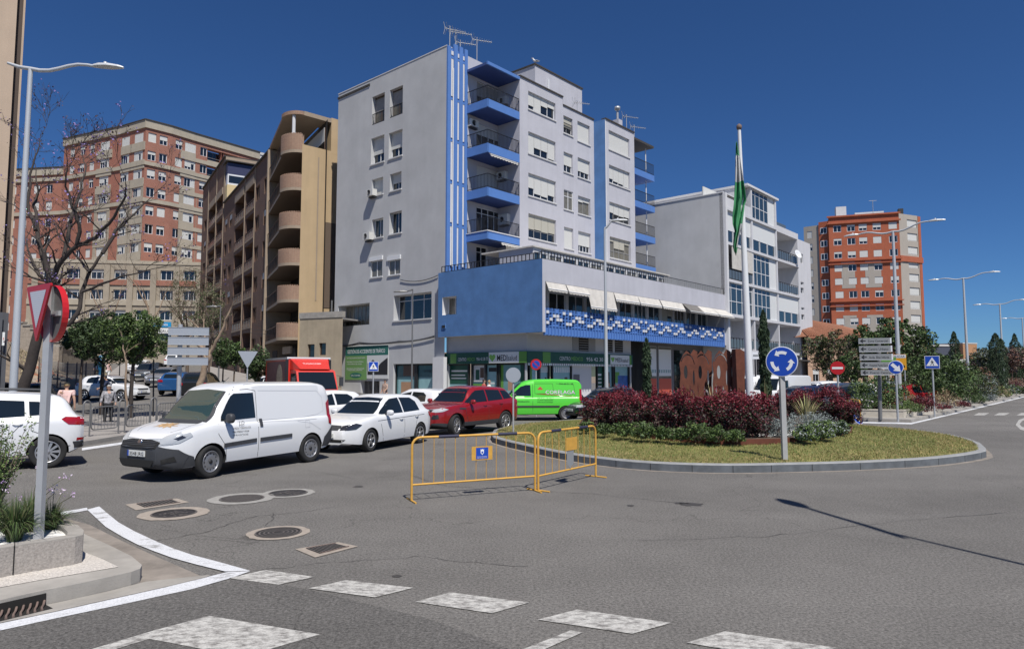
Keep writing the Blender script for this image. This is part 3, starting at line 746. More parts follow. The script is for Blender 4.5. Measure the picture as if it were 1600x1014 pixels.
rA,rB,rC,rD=col(colA,vm),col(colB,vm),col(colC,vm),col(colD,vm2)
ust=FM.fu(879.5,22,vm)
mb=MB(); wall(mb,FM,vm,umv,ust,z1,zf1,[(*h,.22) for h in rA],'plaster_pale',.22)
wall(mb,FM,vm,ust,uB2,z1,zf2,[(*h,.22) for h in rB+rC],'plaster_pale',.22)
fbox(mb,FM,ust-.02,ust,vm-.3,vm,zf2,zf1,'plaster_pale')
FS=Fr((FM.p(umv,0,0).x,FM.p(umv,0,0).y),V,-U)   # side wall facing the balconies
wall(mb,FS,0,0,vm,z1,zf1-.05,[],'plaster_pale')
mb.build('front_wall',MBLD)
mb=MB(); wall(mb,FM,vm2,uB2,uB3,z1,zf3,[(*h,.22) for h in rD],'plaster_pale',.22)
FE=Fr((FM.p(uB3,0,0).x,FM.p(uB3,0,0).y),-V,U); wall(mb,FE,0,-vm2,0,z1,zf3,[],'plaster_pale'); mb.build('front_wall',MBLD)
mb=MB(); FT=Fr((FM.p(uB2,0,0).x,FM.p(uB2,0,0).y),V,-U); wall(mb,FT,0,vm,vm2,z1,zf3,[],'plaster_blue')
fbox(mb,FM,uB2-.0,uB2+.12,vm2,vm2+.004,z1,zf3,'white_plaster'); mb.build('blue_return',MBLD)
mb=MB(); 
fbox(mb,FM,umv,ust,vm-.35,vm+.08,zf1,zf1+.10,'cap_dark'); fbox(mb,FM,ust,uB2,vm-.35,vm+.07,zf2,zf2+.10,'cap_dark'); fbox(mb,FM,uB2,uB3,vm2-.35,vm2+.08,zf3,zf3+.10,'cap_dark')
fbox(mb,FA,uL-.05,uL+4.1,-.4,.06,ztop-.42,ztop-.26,'cap_dark'); fbox(mb,FA,uL-.02,0.02,-.5,.03,ztop,ztop+.06,'white_plaster'); mb.build('coping',MBLD)
for rr,kw in ((rA,dict(cols=4)),):
 window(MBLD,FM,vm,rr[0],cols=4,sh=[.72,.9,.45,.35],depth=.22,sill='sill',fm='win_white')
 window(MBLD,FM,vm,rr[1],cols=4,sh=[.93,.62,.62,.88],depth=.22,sill='sill')
 window(MBLD,FM,vm,rr[2],cols=4,sh=[.62,.82,.84,.7],depth=.22,sill='sill')
 window(MBLD,FM,vm,rr[3],cols=4,rows=(.35,),sh=[.62,.6,.63,.6],depth=.22,sill='sill',fm='win_grey',sm='shutter_beige')
window(MBLD,FM,vm,rB[0],cols=2,sh=.62,depth=.22,sill='sill',sm='shutter_beige',bars=.6)
window(MBLD,FM,vm,rB[1],cols=2,sh=.62,depth=.22,sill='sill'); window(MBLD,FM,vm,rB[2],cols=2,rows=(.68,),sh=0,depth=.1,sill='sill',gm='glass_curtain'); window(MBLD,FM,vm,rB[3],cols=1,sh=.98,depth=.22,sill='sill')
window(MBLD,FM,vm,rC[0],cols=2,sh=.97,depth=.22,sill='sill'); window(MBLD,FM,vm,rC[1],cols=3,sh=.66,depth=.22,sill='sill')
window(MBLD,FM,vm,rC[2],cols=2,rows=(.78,),sh=[.3,.25],depth=.22,sill='sill',gm='glass_curtain',fm='win_grey'); window(MBLD,FM,vm,rC[3],cols=4,sh=.68,depth=.22,sill='sill')
window(MBLD,FM,vm2,rD[0],cols=2,sh=.97,depth=.22,sill='sill'); window(MBLD,FM,vm2,rD[1],cols=4,sh=[.72,.8,.82,.9],depth=.22,sill='sill')
window(MBLD,FM,vm2,rD[2],cols=4,sh=[.55,.6,.62,.58],depth=.22,sill='sill',fm='win_grey'); window(MBLD,FM,vm2,rD[3],cols=4,rows=(.36,),sh=[.2,.5,.5,.2],depth=.22,sill='sill',fm='win_grey',sm='shutter_beige',gm='glass_curtain')
zcan=zof(FM,762,97,vm)
tips=[(154.3,166.8),(223.7,237.6),(292.5,306),(361,373)]
uT=uf
lv=[(zof(FM,763,b,vm),zof(FM,763,a,vm)) for a,b in tips]    # fascia z0,z1
floor=[a[1]-.02 for a in lv]
doors=[]
for zf in floor: doors.append((uT+1.05,uT+3.6,zf+.02,zf+2.25))
doors.append((uT+1.05,uT+2.2,z1+.4,z1+2.6))
mb=MB(); wall(mb,FM,0,0,umv,z1-1,ztop,[(*d,.15) for d in doors],'plaster_pale',.15); mb.build('recessed_wall',MBLD)
for i,d in enumerate(doors):
 window(MBLD,FM,0,d,cols=4 if i<4 else 2,rows=(.82,),sh=(0,.35,.97,0,0)[i],depth=.15,name='balcony_door')
for k,(px,pt) in enumerate(((698.6,70.4),(709,68.7),(717,72.5),(725,76.6))):
 fa,fb=[(0,.16),(.31,.49),(.58,.755),(.853,1)][k]; z=zof(FM,px,pt,.1); mb=MB(); fbox(mb,FM,fa*uf,fb*uf,0.004,.13,z1+.3,z,'blue_paint'); mb.build('fin',MBLD)
mb=MB()
for k in range(3):
 u0=[.175,.495,.76][k]*uf; ww=[.11,.075,.08][k]*uf
 for j in range(6):
  za_=z1+.9+j*2.95; zb_=min(za_+2.65,ztop-.25)
  if zb_<=za_+.2: continue
  fbox(mb,FM,u0,u0+ww,.004,.11,za_,zb_,'white_plaster')
  if za_+2.85<ztop-.3: fbox(mb,FM,u0-.02,u0+ww+.02,.004,.12,za_+2.68,za_+2.85,'blue_paint')
mb.tube([FM.p(.25*uf,.18,z1+.8),FM.p(.25*uf,.18,ztop-1.5)],.04,'win_white',8); mb.build('white_strip',MBLD)
mb=MB(); fbox(mb,FM,0.001,uf,0.0,.003,z1,ztop,'blue_paint'); mb.build('blue_panel',MBLD)
for i,(a,b) in enumerate(lv):
 t=b-a
 mb=MB(); fbox(mb,FM,uT,umv-.003,0.003,vm-.1,a+.05,b-.02,'blue_soffit_shade'); fbox(mb,FM,uT-.02,umv-.004,vm-.10,vm,a,b,'blue_paint'); fbox(mb,FM,uT-.06,uT+.04,0.003,vm,a,b,'blue_paint')
 if i==3: fbox(mb,FM,uT-.1,umv-.006,vm-.14,vm+.05,b,b+.06,'white_plaster'); fbox(mb,FM,uT-.1,uT+.06,.003,vm-.14,b,b+.06,'white_plaster')
 o=mb.build('balcony',MBLD)
 mb=MB(); railing(mb,FM,uT,umv-.02,vm-.05,b,.95,.13); FL=Fr((FM.p(uT,0,0).x,FM.p(uT,0,0).y),V,U); railing(mb,FL,0.05,vm-.05,0,b,.95,.13); mb.build('railing',o)
mb=MB(); fbox(mb,FM,uT-.08,umv-.003,0.003,vm-.08,zcan-.16,zcan+.02,'blue_soffit_shade'); fbox(mb,FM,uT-.1,umv,vm-.08,vm+.04,zcan-.17,zcan+.05,'blue_paint'); mb.build('canopy',MBLD)
mb=MB(); fbox(mb,FM,uf*.3,umv-.3,-1.4,-.3,ztop-.5,ztop+.0,'plaster_pale'); mb.build('parapet',MBLD)
def awning(root,fr,u0,u1,v,z,drop,out,m='awning',scal=.16,name='awning'):
 mb=MB(); q=[fr.p(u0,v,z),fr.p(u1,v,z),fr.p(u1,v+out,z-drop),fr.p(u0,v+out,z-drop)]
 dn=Vector((0,0,-.02)); mb.poly(q,m); mb.poly([p+dn for p in q][::-1],m)
 n=max(3,int((u1-u0)/.28))
 for i in range(n):
  a=u0+(u1-u0)*i/n; b=u0+(u1-u0)*(i+1)/n; c=(a+b)/2
  o=[fr.p(a,v+out,z-drop),fr.p(b,v+out,z-drop),fr.p(b,v+out+.01,z-drop-scal*.6),fr.p(c,v+out+.012,z-drop-scal),fr.p(a,v+out+.01,z-drop-scal*.6)]
  mb.poly(o,m)
 mb.tube([fr.p(u0,v+out,z-drop),fr.p(u1,v+out,z-drop)],.03,'win_white',6)
 return mb.build(name,root)
awning(MBLD,FM,uT+.1,umv-.3,vm-.05,lv[1][0]-.02,.12,.18)
awning(MBLD,FM,uT+.6,umv-.1,vm-.2,lv[3][0]-.05,.25,.9)
def ac(root,fr,u,v,z,w_=.85,h=.6,d=.32):
 mb=MB(); fbox(mb,fr,u,u+w_,v,v+d,z,z+h,'ac_white'); 
 o=mb.build('air_conditioner',root); mb=MB(); c=fr.p(u+w_*.4,v+d+.004,z+h/2); n_=fr.p(0,1,0)-fr.p(0,0,0); mb.lathe([(0,0),(.2,0),(.2,.015)],'ac_grille',16,o=c,ax=n_); 
 fbox(mb,fr,u+.05,u+w_-.05,v,v+.25,z-.12,z-.06,'ac_grille'); mb.build('grille',o); return o
for (px,py,k) in ((692,0,0),): pass
a=FA.at(579.5,309); ac(MBLD,FA,a[0],0.02,a[1],.75,.5,.42)
a=FA.at(574,377); ac(MBLD,FA,a[0],0.02,a[1],.8,.55,.42)
ac(MBLD,FM,uT+.15,.0,floor[1]+1.75,.8,.5); 
FW=Fr((FM.p(umv,0,0).x,FM.p(umv,0,0).y),V,-U)
ac(MBLD,FW,.25,0.0,floor[0]+.9,.8,.55); ac(MBLD,FW,.15,0,floor[2]+1.5,.8,.55); ac(MBLD,FW,.3,0,floor[3]+1.15,.9,.75)
ub=uB3; ue=FM.fu(1023,15,vm2-.4)
levels=[zof(FM,1000,272,vm2-.4)-0,0,0,0]
cr=[(268,281),(319,330.5),(369.5,379.5)]
mb=MB(); FR2=Fr((FM.p(ub,0,0).x,FM.p(ub,0,0).y),U,V); wall(mb,FM,vm2-2.0,ub,ue-.6,z1,zf3-.2,[],'plaster_blue'); mb.build('recessed_wall',MBLD)
vv=vm2-.35
zs=[zof(FM,995,p,vv) for p in (263.5,313.5,363.5,412)]
for z in zs:
 mb=MB(); fbox(mb,FM,ub+.003,ue,vm2-2.3,vv,z-.55,z,'blue_paint'); o=mb.build('balcony',MBLD)
 mb=MB(); railing(mb,FM,ub+.05,ue-.03,vv-.05,z,.95,.15); mb.build('railing',o)
 mb=MB(); mb.tube([FM.p(ue-.8,vv-.4,z),FM.p(ue-.8,vv-.4,z+2.4)],.05,'win_white',8); mb.build('downpipe',o)
z=zof(FM,1000,221,vv)
mb=MB(); fbox(mb,FM,ub+.003,ue,vm2-2.3,vv,z-.05,z+.14,'cap_dark'); mb.build('canopy',MBLD)
vp=-1.5
ua,ubk=FM.fu(836,26,vp),FM.fu(909.5,26,vp); zp=zof(FM,836,101.5,vp)
mb=MB(); fbox(mb,FM,ua,ubk,-6.5,vp,zf2-1.5,zp,'plaster_pale'); fbox(mb,FM,ua-.08,ubk+.08,-6.58,vp+.08,zp,zp+.12,'cap_dark'); 
fbox(mb,FM,ua+1.6,ua+1.75,vp+.01,vp+.12,zf1-1,zp-.7,'win_white'); mb.build('stair_tower',MBLD)
mb=MB(); uc=FM.fu(967,22,vm2-1); zc=zof(FM,967,186,vm2-1); fbox(mb,FM,uc,uc+.6,vm2-1.6,vm2-1,zf3-.5,zc,'plaster_pale'); cc=FM.p(uc+.3,vm2-1.3,zc); mb.tube([cc,cc+Vector((0,0,1.0))],.1,'metal_grey',10); mb.lathe([(0,0),(.25,.05),(.25,.3),(0,.4)],'metal_grey',12,o=cc+Vector((0,0,.9))); mb.build('chimney',MBLD)
ubx=-.35
FB=Fr((FM.p(ubx,0,0).x,FM.p(ubx,0,0).y),V,-U)
v0=FB.at(684.6,470)[0]; vb=FB.at(847.5,460)[0]
zb0=FB.at(847.5,518.5)[1]; zb1=FB.at(847.5,404)[1]
ue2=FM.fu(1134,7,vb)
hb=FB.rect((691.3,464.7),(713,490.8))
mb=MB(); wall(mb,FB,0,v0,vb,zb0,zb1,[(*hb,.6)],'plaster_blue',.6,'white_plaster'); 
mb.build('blue_wall',MBLD); window(MBLD,FB,0,hb,cols=2,sh=0,depth=.6,gm='glass_curtain')
mb=MB(); a=FB.at(691,509); fbox(mb,FB,a[0],a[0]+.35,.003,.05,a[1]-.2,a[1]+.15,'plaster_blue'); fbox(mb,FB,a[0]+.03,a[0]+.32,.05,.054,a[1]-.17,a[1]+.02,'hole_dark'); mb.build('vent',MBLD)
zband=zof(FM,852,439.5,vb); zsc1=zof(FM,853,481,vb); zsc0=zof(FM,853,523,vb); 
mb=MB(); fbox(mb,FM,ubx+.003,ue2,vb-.25,vb-.002,zband,zb1,'plaster_pale'); mb.build('front_band',MBLD)
mb=MB(); fbox(mb,FM,ubx+.003,ubx+.28,vb-1.4,vb-.002,zb0,zband,'plaster_pale'); fbox(mb,FM,ue2-.3,ue2,vb-2.2,vb-.01,zb0,zband,'plaster_pale'); mb.each('pier',MBLD)
mb=MB(); fbox(mb,FM,ubx+.01,ue2,v0,vb-.2,zb0,zb0+.35,'plaster_grey'); fbox(mb,FM,ubx+.01,ue2,v0,vb-.26,zb1-1.05,zb1-.75,'roof_flat'); mb.build('floor_slab',MBLD)
mb=MB(); fbox(mb,FM,ubx+.01,ubx+.2,v0+.1,vb-.26,zb1-.76,zb1,'plaster_blue'); mb.build('parapet',MBLD)
vg=vb-1.5; ngl=12; L=(ue2-.3)-(ubx+.35); hs_=[]
for i in range(ngl): a=ubx+.35+L*i/ngl; hs_.append((a+.18,a+L/ngl-.12,zb0+.40,zband-.30))
mb=MB(); wall(mb,FM,vg,ubx+.28,ue2-.3,zb0+.35,zb1-1.05,[(*h,.12) for h in hs_],'sill',.12); mb.build('glazed_wall',MBLD)
for i,h in enumerate(hs_): window(MBLD,FM,vg,h,cols=2 if i%3 else 3,sh=[.0,.0] if i%4 else [.5,.25],depth=.1,gm=('glass_blue','glass','glass_blue','glass_blue')[i%4],fm='sill',sm='shutter_beige',fw=.07,name='glass_door')
aw=[(60,200,190,0),(205,355,215,0),(357,545,245,1),(548,720,270,0),(722,875,300,0),(880,1040,325,0),(1042,1148,350,2),(1150,1260,372,0),(1262,1366,398,0)]
for i,(a,b,y,k) in enumerate(aw):
 u0,u1=FM.fu(840+a*.217,7,vb),FM.fu(840+b*.217,7,vb)
 awning(MBLD,FM,u0,u1,vb+.01,zband-.02,(.42 if k==0 else 1.15 if k==1 else .5)+.02*i,.18+.05*(i%3)+(.5 if k==2 else .35 if i>6 else 0),'awning_dark' if k==2 else 'awning')
mb=MB(); n=76; st=(ue2-.32-(ubx+.30))/n; hS=zsc1-zsc0; zl=zsc0+hS*.34
for i in range(n+1):
 u=ubx+.30+st*i; fbox(mb,FM,u-.035,u+.035,vb-.16,vb-.005,zsc0-.02,zsc1+.02,'blue_paint')
rows=[zl+ (hS*.66)*k/5 for k in range(6)]
for z in rows[:-1]: fbox(mb,FM,ubx+.30,ue2-.32,vb-.14,vb-.03,z-.03,z+.03,'blue_paint')
LAT=mb; rs_=random.Random(3); c=0
pat={0:[4],1:[2,3],2:[4],3:[1,2],4:[0],5:[0]}
pat={0:[(0,)],}
mot=[(0,3),(1,2),(2,2),(1,1),(3,1),(4,3),(2,3),(5,0),(6,0)]
i=0
while i<n-2:
 for (cx,rw) in [(0,4),(1,2),(2,3),(3,3),(3,2),(4,2),(5,4),(6,1),(0,1)][:9]:
  if i+cx<n:
   u=ubx+.30+st*(i+cx); z=rows[rw] if rw<6 else rows[5]; fbox(mb,FM,u+.04,u+st-.04,vb-.10,vb+.04,z-.10,z+.07,'white_plaster')
 i+=7
i=0
while i<n-2:
 for (cx,rw) in [(3,0),(3,1),(2,0),(3,4)]:
  if i+cx<n: u=ubx+.30+st*(i+cx); z=rows[rw]; fbox(mb,FM,u+.03,u+st-.03,vb-.12,vb-.06,z,rows[rw+1],'blue_paint')
 i+=7
o=LAT.build('lattice_screen',MBLD)
mb=MB(); fbox(mb,FM,ubx+.30,ue2-.32,vb-.11,vb-.07,zsc0+.02,zl,'blue_paint'); mb.build('lower_panel',o)
mb=MB(); railing(mb,FM,ubx+.1,ue2-.1,vb-.12,zb1-.05,.55,.30,'iron',.02); railing(mb,FB,v0+.2,vb-.15,-.12,zb1-.05,.45,.30,'iron',.02)
uq=FM.fu(1040,8,vb); fbox(mb,FM,uq,ue2-.2,vb-.14,vb-.10,zb1,zb1+.5,'win_grey'); mb.build('railing',MBLD)
ve=vb-2.1; ue0=FM.fu(833,10,ve); ue1=FM.fu(1043,10,ve); ze=zof(FM,833,386,ve)
hs2=[]; ne=11
for i in range(ne):
 a=ue0+(ue1-ue0)*i/ne; b=ue0+(ue1-ue0)*(i+1)/ne; hs2.append((a+.1,b-.1,zb1-.2,ze-.28))
mb=MB(); wall(mb,FM,ve,ue0,ue1,zb1-1,ze,[(*h,.1) for h in hs2],'sill',.1); fbox(mb,FM,ue0-.1,ue1+.2,vm+.02,ve+.12,ze,ze+.09,'awning')
FEs=Fr((FM.p(ue0,0,0).x,FM.p(ue0,0,0).y),V,-U); wall(mb,FEs,0,vm+1.5,ve,zb1-1,ze,[],'plaster_pale')
EN=mb.build('terrace_enclosure',MBLD)
for i,h in enumerate(hs2): window(EN,FM,ve,h,cols=2,sh=0,depth=.08,gm=('glass_blue','glass_curtain','glass')[i%3],one=True)
mb=MB(); vq=vm+.6; hq=[(uT+2.3+i*.95,uT+3.15+i*.95,z1+.1,zb1+2.1) for i in range(4)]
wall(mb,FM,vm-.25,uT+2.1,umv,z1,lv[3][0]-.1,[(*h,.1) for h in hq if h[1]<umv],'sill',.1); o=mb.build('sun_room',MBLD)
for h in hq:
 if h[1]<umv: window(o,FM,vm-.25,h,cols=1,sh=0,gm='glass_curtain',depth=.08,one=True)
# ---------------- ground floor
vg=vb-1.15          # shop front plane behind the overhang
FG=Fr((FM.p(ubx+.6,0,0).x,FM.p(ubx+.6,0,0).y),V,-U)
zsg=zof(FG,760,549,0)
vlo=FG.at(697.5,560)[0]; vhi=FG.at(823,552)[0]
zs1=FG.at(823,548.5)[1]; zs0=FG.at(823,567)[1]
mb=MB(); wall(mb,FG,0,vlo,vhi,-.3,zb0,[(vlo+.15,vhi-.15,.15,zs0,.2)],'plaster_grey',.2); 
p0=FG.p(vhi,0,0)
dsf=Vector((p0.x,p0.y)); FH=Fr((p0.x,p0.y),U,V)
uh=lambda px: FH.fu(px,3,0)
uS1=uh(986); 
wall(mb,FH,0,0,uS1,-.3,zb0,[(.05,uS1-.1,.15,zs0-.0,.25)],'plaster_grey',.25)
mb.build('ground_floor_wall',MBLD)
uEnd=ue2-(ubx+.6)
mb=MB(); 
fbox(mb,FH,uS1,uh(1012),-.5,-.45,-.3,zb0,'bronze')
for i in range(14): u=uS1+(uh(1012)-uS1)*(i+.5)/14; fbox(mb,FH,u-.03,u+.03,-.45,-.35,-.1,zb0,'shop_frame')
mb.build('slatted_door',MBLD)
mb=MB(); fbox(mb,FH,uh(1012),uEnd,-.5,-.40,-.3,zb0,'shade_in'); mb.build('shop_wall',MBLD)
for a,b in ((1014,1031),(1035,1054)):
 u0,u1=uh(a),uh(b); mb=MB(); fbox(mb,FH,u0-.08,u1+.08,-.40,-.32,.05,zb0-.25,'win_grey'); fbox(mb,FH,u0,u1,-.32,-.31,.9,zb0-.35,'glass_curtain'); 
 fbox(mb,FH,u0,u1,-.31,-.305,zb0-2.6,zb0-.5,'sign_white'); fbox(mb,FH,u0,u1,-.31,-.30,.15,zb0-2.8,'poster_red')
 for i in range(7): fbox(mb,FH,u0+(u1-u0)*i/7,u0+(u1-u0)*(i+.5)/7,-.305,-.30,zb0-2.35,zb0-2.1,'poster_teal')
 mb.build('shop_window',MBLD)
mb=MB()
for u0,u1 in ((uh(1060),uh(1085)),(uh(1090),uh(1112)),(uh(1116),uEnd-.4)): fbox(mb,FH,u0,u1,-.40,-.36,.1,zb0-.5,'glass')
mb.build('shop_window',MBLD)
zsT=zs1; zsB=zs0
sg=MB(); fbox(sg,FG,vlo-.05,vhi+.12,.003,.12,zsB,zsT,'green_dark'); 
vq=lambda px: FG.at(px,557,.12)[0]
fbox(sg,FG,vq(764),vq(811),.12,.135,zsB+.02,zsT-.02,'sign_white'); fbox(sg,FG,vq(811),vq(823),.12,.137,zsB+.02,zsT-.02,'green_mid'); fbox(sg,FG,vq(704),vq(713),.12,.13,zsB+.05,zsT-.05,'green_mid')
SG=sg.build('shop_sign',MBLD)
Vd=Vector((V.x,V.y,0)); Ud=Vector((U.x,U.y,0)); Zd=Vector((0,0,1)); hh=zsT-zsB
text(SG,'CENTRO',FG.p(vq(716),.135,zsB+.25*hh),Vd,Zd,.42*hh,'letter_white',width=vq(729)-vq(716)); text(SG,'MÉDICO',FG.p(vq(730.5),.135,zsB+.25*hh),Vd,Zd,.42*hh,'letter_green',width=vq(742)-vq(730.5))
text(SG,'956 42 30 77',FG.p(vq(745),.135,zsB+.27*hh),Vd,Zd,.40*hh,'letter_white',width=vq(763)-vq(745))
text(SG,'MEDI',FG.p(vq(777),.14,zsB+.22*hh),Vd,Zd,.72*hh,'letter_black',width=vq(793)-vq(777),bold=.01); text(SG,'salud',FG.p(vq(794),.14,zsB+.25*hh),Vd,Zd,.62*hh,'letter_black',width=vq(808)-vq(794))
def heart(fr,u,v,z,r,m,parent):
 out=[]
 for i in range(24):
  t=2*math.pi*i/24; out.append((r*.06*16*math.sin(t)**3,r*.06*(13*math.cos(t)-5*math.cos(2*t)-2*math.cos(3*t)-math.cos(4*t))))
 mb=MB(); o_=fr.p(u,v,z); ux=fr.p(1,0,0)-fr.p(0,0,0); mb.prism(out,o_,ux,Vector((0,0,1)),(fr.p(0,1,0)-fr.p(0,0,0))*.01,m); return mb.build('emblem',parent)
heart(FG,vq(769.5),.136,zsB+.5*hh,.38*hh,'letter_green',SG)
sg=MB(); uu=lambda px: FH.fu(px,3.6,.14); fbox(sg,FH,-.12,uS1,.003,.14,zsB,zsT,'green_dark'); fbox(sg,FH,uu(953.5),uu(983),.14,.155,zsB+.02,zsT-.05,'sign_white'); fbox(sg,FH,uu(983.5),uu(986),.14,.155,zsB+.02,zsT-.05,'green_mid'); fbox(sg,FH,uu(848),uu(860),.14,.15,zsB+.02,zsT-.02,'green_mid')
SH=sg.build('shop_sign',MBLD)
text(SH,'CENTRO',FH.p(uu(874),.155,zsB+.28*hh),Ud,Zd,.5*hh,'letter_white',width=uu(891)-uu(874)); text(SH,'MÉDICO',FH.p(uu(892.5),.155,zsB+.28*hh),Ud,Zd,.5*hh,'letter_green',width=uu(910.5)-uu(892.5)); text(SH,'956 42 30 77',FH.p(uu(916),.155,zsB+.28*hh),Ud,Zd,.5*hh,'letter_white',width=uu(950)-uu(916))
text(SH,'MEDI',FH.p(uu(961),.165,zsB+.25*hh),Ud,Zd,.6*hh,'letter_black',width=uu(971)-uu(961)); text(SH,'salud',FH.p(uu(972),.165,zsB+.25*hh),Ud,Zd,.55*hh,'letter_black',width=uu(981)-uu(972)); heart(FH,uu(957),.16,zsB+.5*hh,.3*hh,'letter_green',SH)
mb=MB(); n_=60
for i in range(n_):
 a=(uS1)*i/n_; fbox(mb,FH,a,a+uS1/n_*.6,.12,.13,zsB-.14,zsB,'letter_white')
mb.build('valance',SH)
mb=MB()
for a,b in ((895,913),(914,929)): pass
for a,b,m in ((894.5,904,'win_grey'),(904.5,919,'hole_dark'),(919.5,930,'win_grey'),(944,957,'hole_dark'),(961,973,'hole_dark')):
 u0,u1=uh(a),uh(b); zA=zof(FH,897,533,0); fbox(mb,FH,u0,u1,.003,.03,zsT+.15,zA+ .35,m)
 if m=='hole_dark':
  for j in range(7): fbox(mb,FH,u0,u1,.03,.05,zsT+.2+j*.16,zsT+.24+j*.16,'win_grey')
mb.each('vent_window',MBLD)
def pane(fr,u0,u1,z0,z1_,v,m): mb=MB(); fbox(mb,fr,u0,u1,v,v+.01,z0,z1_,m); return mb
def shopwin(fr,a,b,parts,v=-.18,z0=.15,zt=None):
 zt=zt or zsB; mb=MB(); fbox(mb,fr,a-.06,a+.02,v-.02,v+.14,z0,zt,'shop_frame'); fbox(mb,fr,b-.02,b+.06,v-.02,v+.14,z0,zt,'shop_frame'); fbox(mb,fr,a,b,v-.02,v+.1,zt-.1,zt,'shop_frame'); fbox(mb,fr,a,b,v-.02,v+.1,z0,z0+.1,'shop_frame')
 o=mb.build('shop_window',MBLD); mb=MB(); fbox(mb,fr,a,b,v-.02,v,z0,zt,'poster_teal_dark'); mb.build('pane',o)
 mb=MB(); W=b-a; Hh=zt-z0
 for k,(x0,x1,y0,y1,m) in enumerate(parts): fbox(mb,fr,a+W*x0,a+W*x1,v+.002,v+.006+.002*k,z0+Hh*y0,z0+Hh*y1,m)
 if parts: mb.build('poster',o)
 return o
g=lambda px: FG.at(px,590,-.1)[0]
shopwin(FG,g(701),g(732),[(0,1,.0,.48,'poster_sky'),(0,1,.5,1,'green_dark'),(.1,.9,.8,.84,'sign_white'),(.1,.8,.7,.73,'sign_white'),(.1,.85,.62,.65,'sign_white'),(.35,.6,.0,.4,'poster_teal')])
shopwin(FG,g(738),g(758),[(0.05,.95,.55,.98,'poster_white'),(.2,.5,.6,.85,'green_dark'),(.55,.85,.65,.9,'poster_brown'),(0,1,.0,.5,'green_mid'),(.1,.9,.3,.45,'green_dark'),(.1,.9,.05,.2,'sign_white')])
shopwin(FG,g(760),g(777),[(0,1,0,1,'poster_sky'),(.15,.85,.8,.9,'letter_black'),(.1,.7,.5,.53,'sign_white'),(.1,.8,.4,.43,'sign_white'),(.1,.8,.3,.33,'sign_white')])
shopwin(FG,g(781),g(820),[(0,.12,0,1,'green_mid'),(.12,.8,.0,1,'poster_teal'),(.3,.5,.1,.6,'skin_p'),(.25,.6,.0,.35,'poster_sky'),(.8,1,0,1,'green_dark')])
h_=lambda px: FH.fu(px,2,-.1)
shopwin(FH,h_(827),h_(841),[(0,.4,.0,1,'green_mid'),(.4,1,.3,1,'poster_sky'),(.4,1,0,.3,'green_mid')])
def people_poster(x0,dark=0): return [(0,1,0,1,'poster_sky'),(0,1,0,.12,'green_mid'),(.05,.35,.1,.45,'skin_p'),(.12,.28,.45,.62,'skin_p'),(.45,.62,.1,.62,'poster_brown'),(.66,.9,.1,.5,'skin_p'),(.7,.85,.5,.66,'poster_brown')]+[(i/9+.02,i/9+.08,.78,.92,'sign_white') for i in range(9)]
shopwin(FH,h_(843),h_(857),people_poster(0)); shopwin(FH,h_(863),h_(892),people_poster(0))
mb=MB(); fbox(mb,FH,h_(896),h_(926),-.25,-.2,.1,zsB-.05,'sill'); fbox(mb,FH,h_(898),h_(907),-.2,-.17,.1,zsB-.7,'shade_in'); mb.build('shop_door',MBLD)
shopwin(FH,h_(933),h_(943),[(0,1,0,1,'green_dark'),(.2,.8,.7,.75,'sign_white'),(.2,.8,.6,.63,'sign_white'),(.2,.8,.5,.53,'sign_white'),(.2,.8,.4,.43,'sign_white')]); shopwin(FH,h_(944),h_(957),[(0,1,0,1,'poster_sky'),(.25,.75,.45,.8,'letter_black'),(.35,.8,.1,.5,'skin_p')])
shopwin(FH,h_(960),h_(982),[(0,1,0,1,'poster_sky'),(.1,.4,.5,.8,'green_mid'),(.3,1,.15,.7,'poster_blue'),(.35,.6,.05,.35,'skin_p')])
bb=FA.rect((541,542),(607,591.6)); B=MB(); z0,z3=bb[2],bb[3]; HB=z3-z0; WB=bb[1]-bb[0]
fbox(B,FA,bb[0],bb[1],.01,.05,z0,z3,'poster_white'); fbox(B,FA,bb[0],bb[1],.05,.055,z0+HB*.71,z3,'green_bill_dark'); fbox(B,FA,bb[0],bb[0]+WB*.52,.05,.054,z0-.1,z0+HB*.71,'green_bill')
BO=B.build('billboard',MBLD)
text(BO,'GESTIÓN DE ACCIDENTES DE TRÁFICO',FA.p(bb[0]+WB*.05,.06,z0+HB*.78),Vd,Zd,HB*.16,'letter_white',width=WB*.88,bold=.01)
for i,(s_,zz,w_) in enumerate((('ASISTENCIA MÉDICA ESPECIALIZADA',.62,.44),('REHABILITACIÓN FÍSICA',.50,.40),('Y TRATAMIENTO DEL DOLOR',.43,.36),('RECLAMACIÓN DE INDEMNIZACIÓN',.29,.42),('Y ASESORÍA JURÍDICA',.24,.38))):
 text(BO,s_,FA.p(bb[0]+WB*.04,.06,z0+HB*zz),Vd,Zd,HB*.055,'letter_white',width=WB*w_)
mb=MB(); mb.lathe([(0,0),(.5,0)],'green_bill_dark',20,o=(0,0,0)) if 0 else None
cc=FA.p(bb[0]+WB*.26,.056,z0+HB*.10); out=[(WB*.14*math.cos(t*math.pi/12),HB*.08*math.sin(t*math.pi/12)) for t in range(24)]
mb.prism(out,cc,Vd,Zd,(-U.x*.004,-U.y*.004,0),'green_bill_dark'); mb.build('badge',BO); text(BO,'SIN COSTES',FA.p(bb[0]+WB*.15,.066,z0+HB*.07),Vd,Zd,HB*.07,'letter_white',width=WB*.22)
mb=MB(); o_=FA.p(bb[0]+WB*.54,.056,z0+HB*.12)
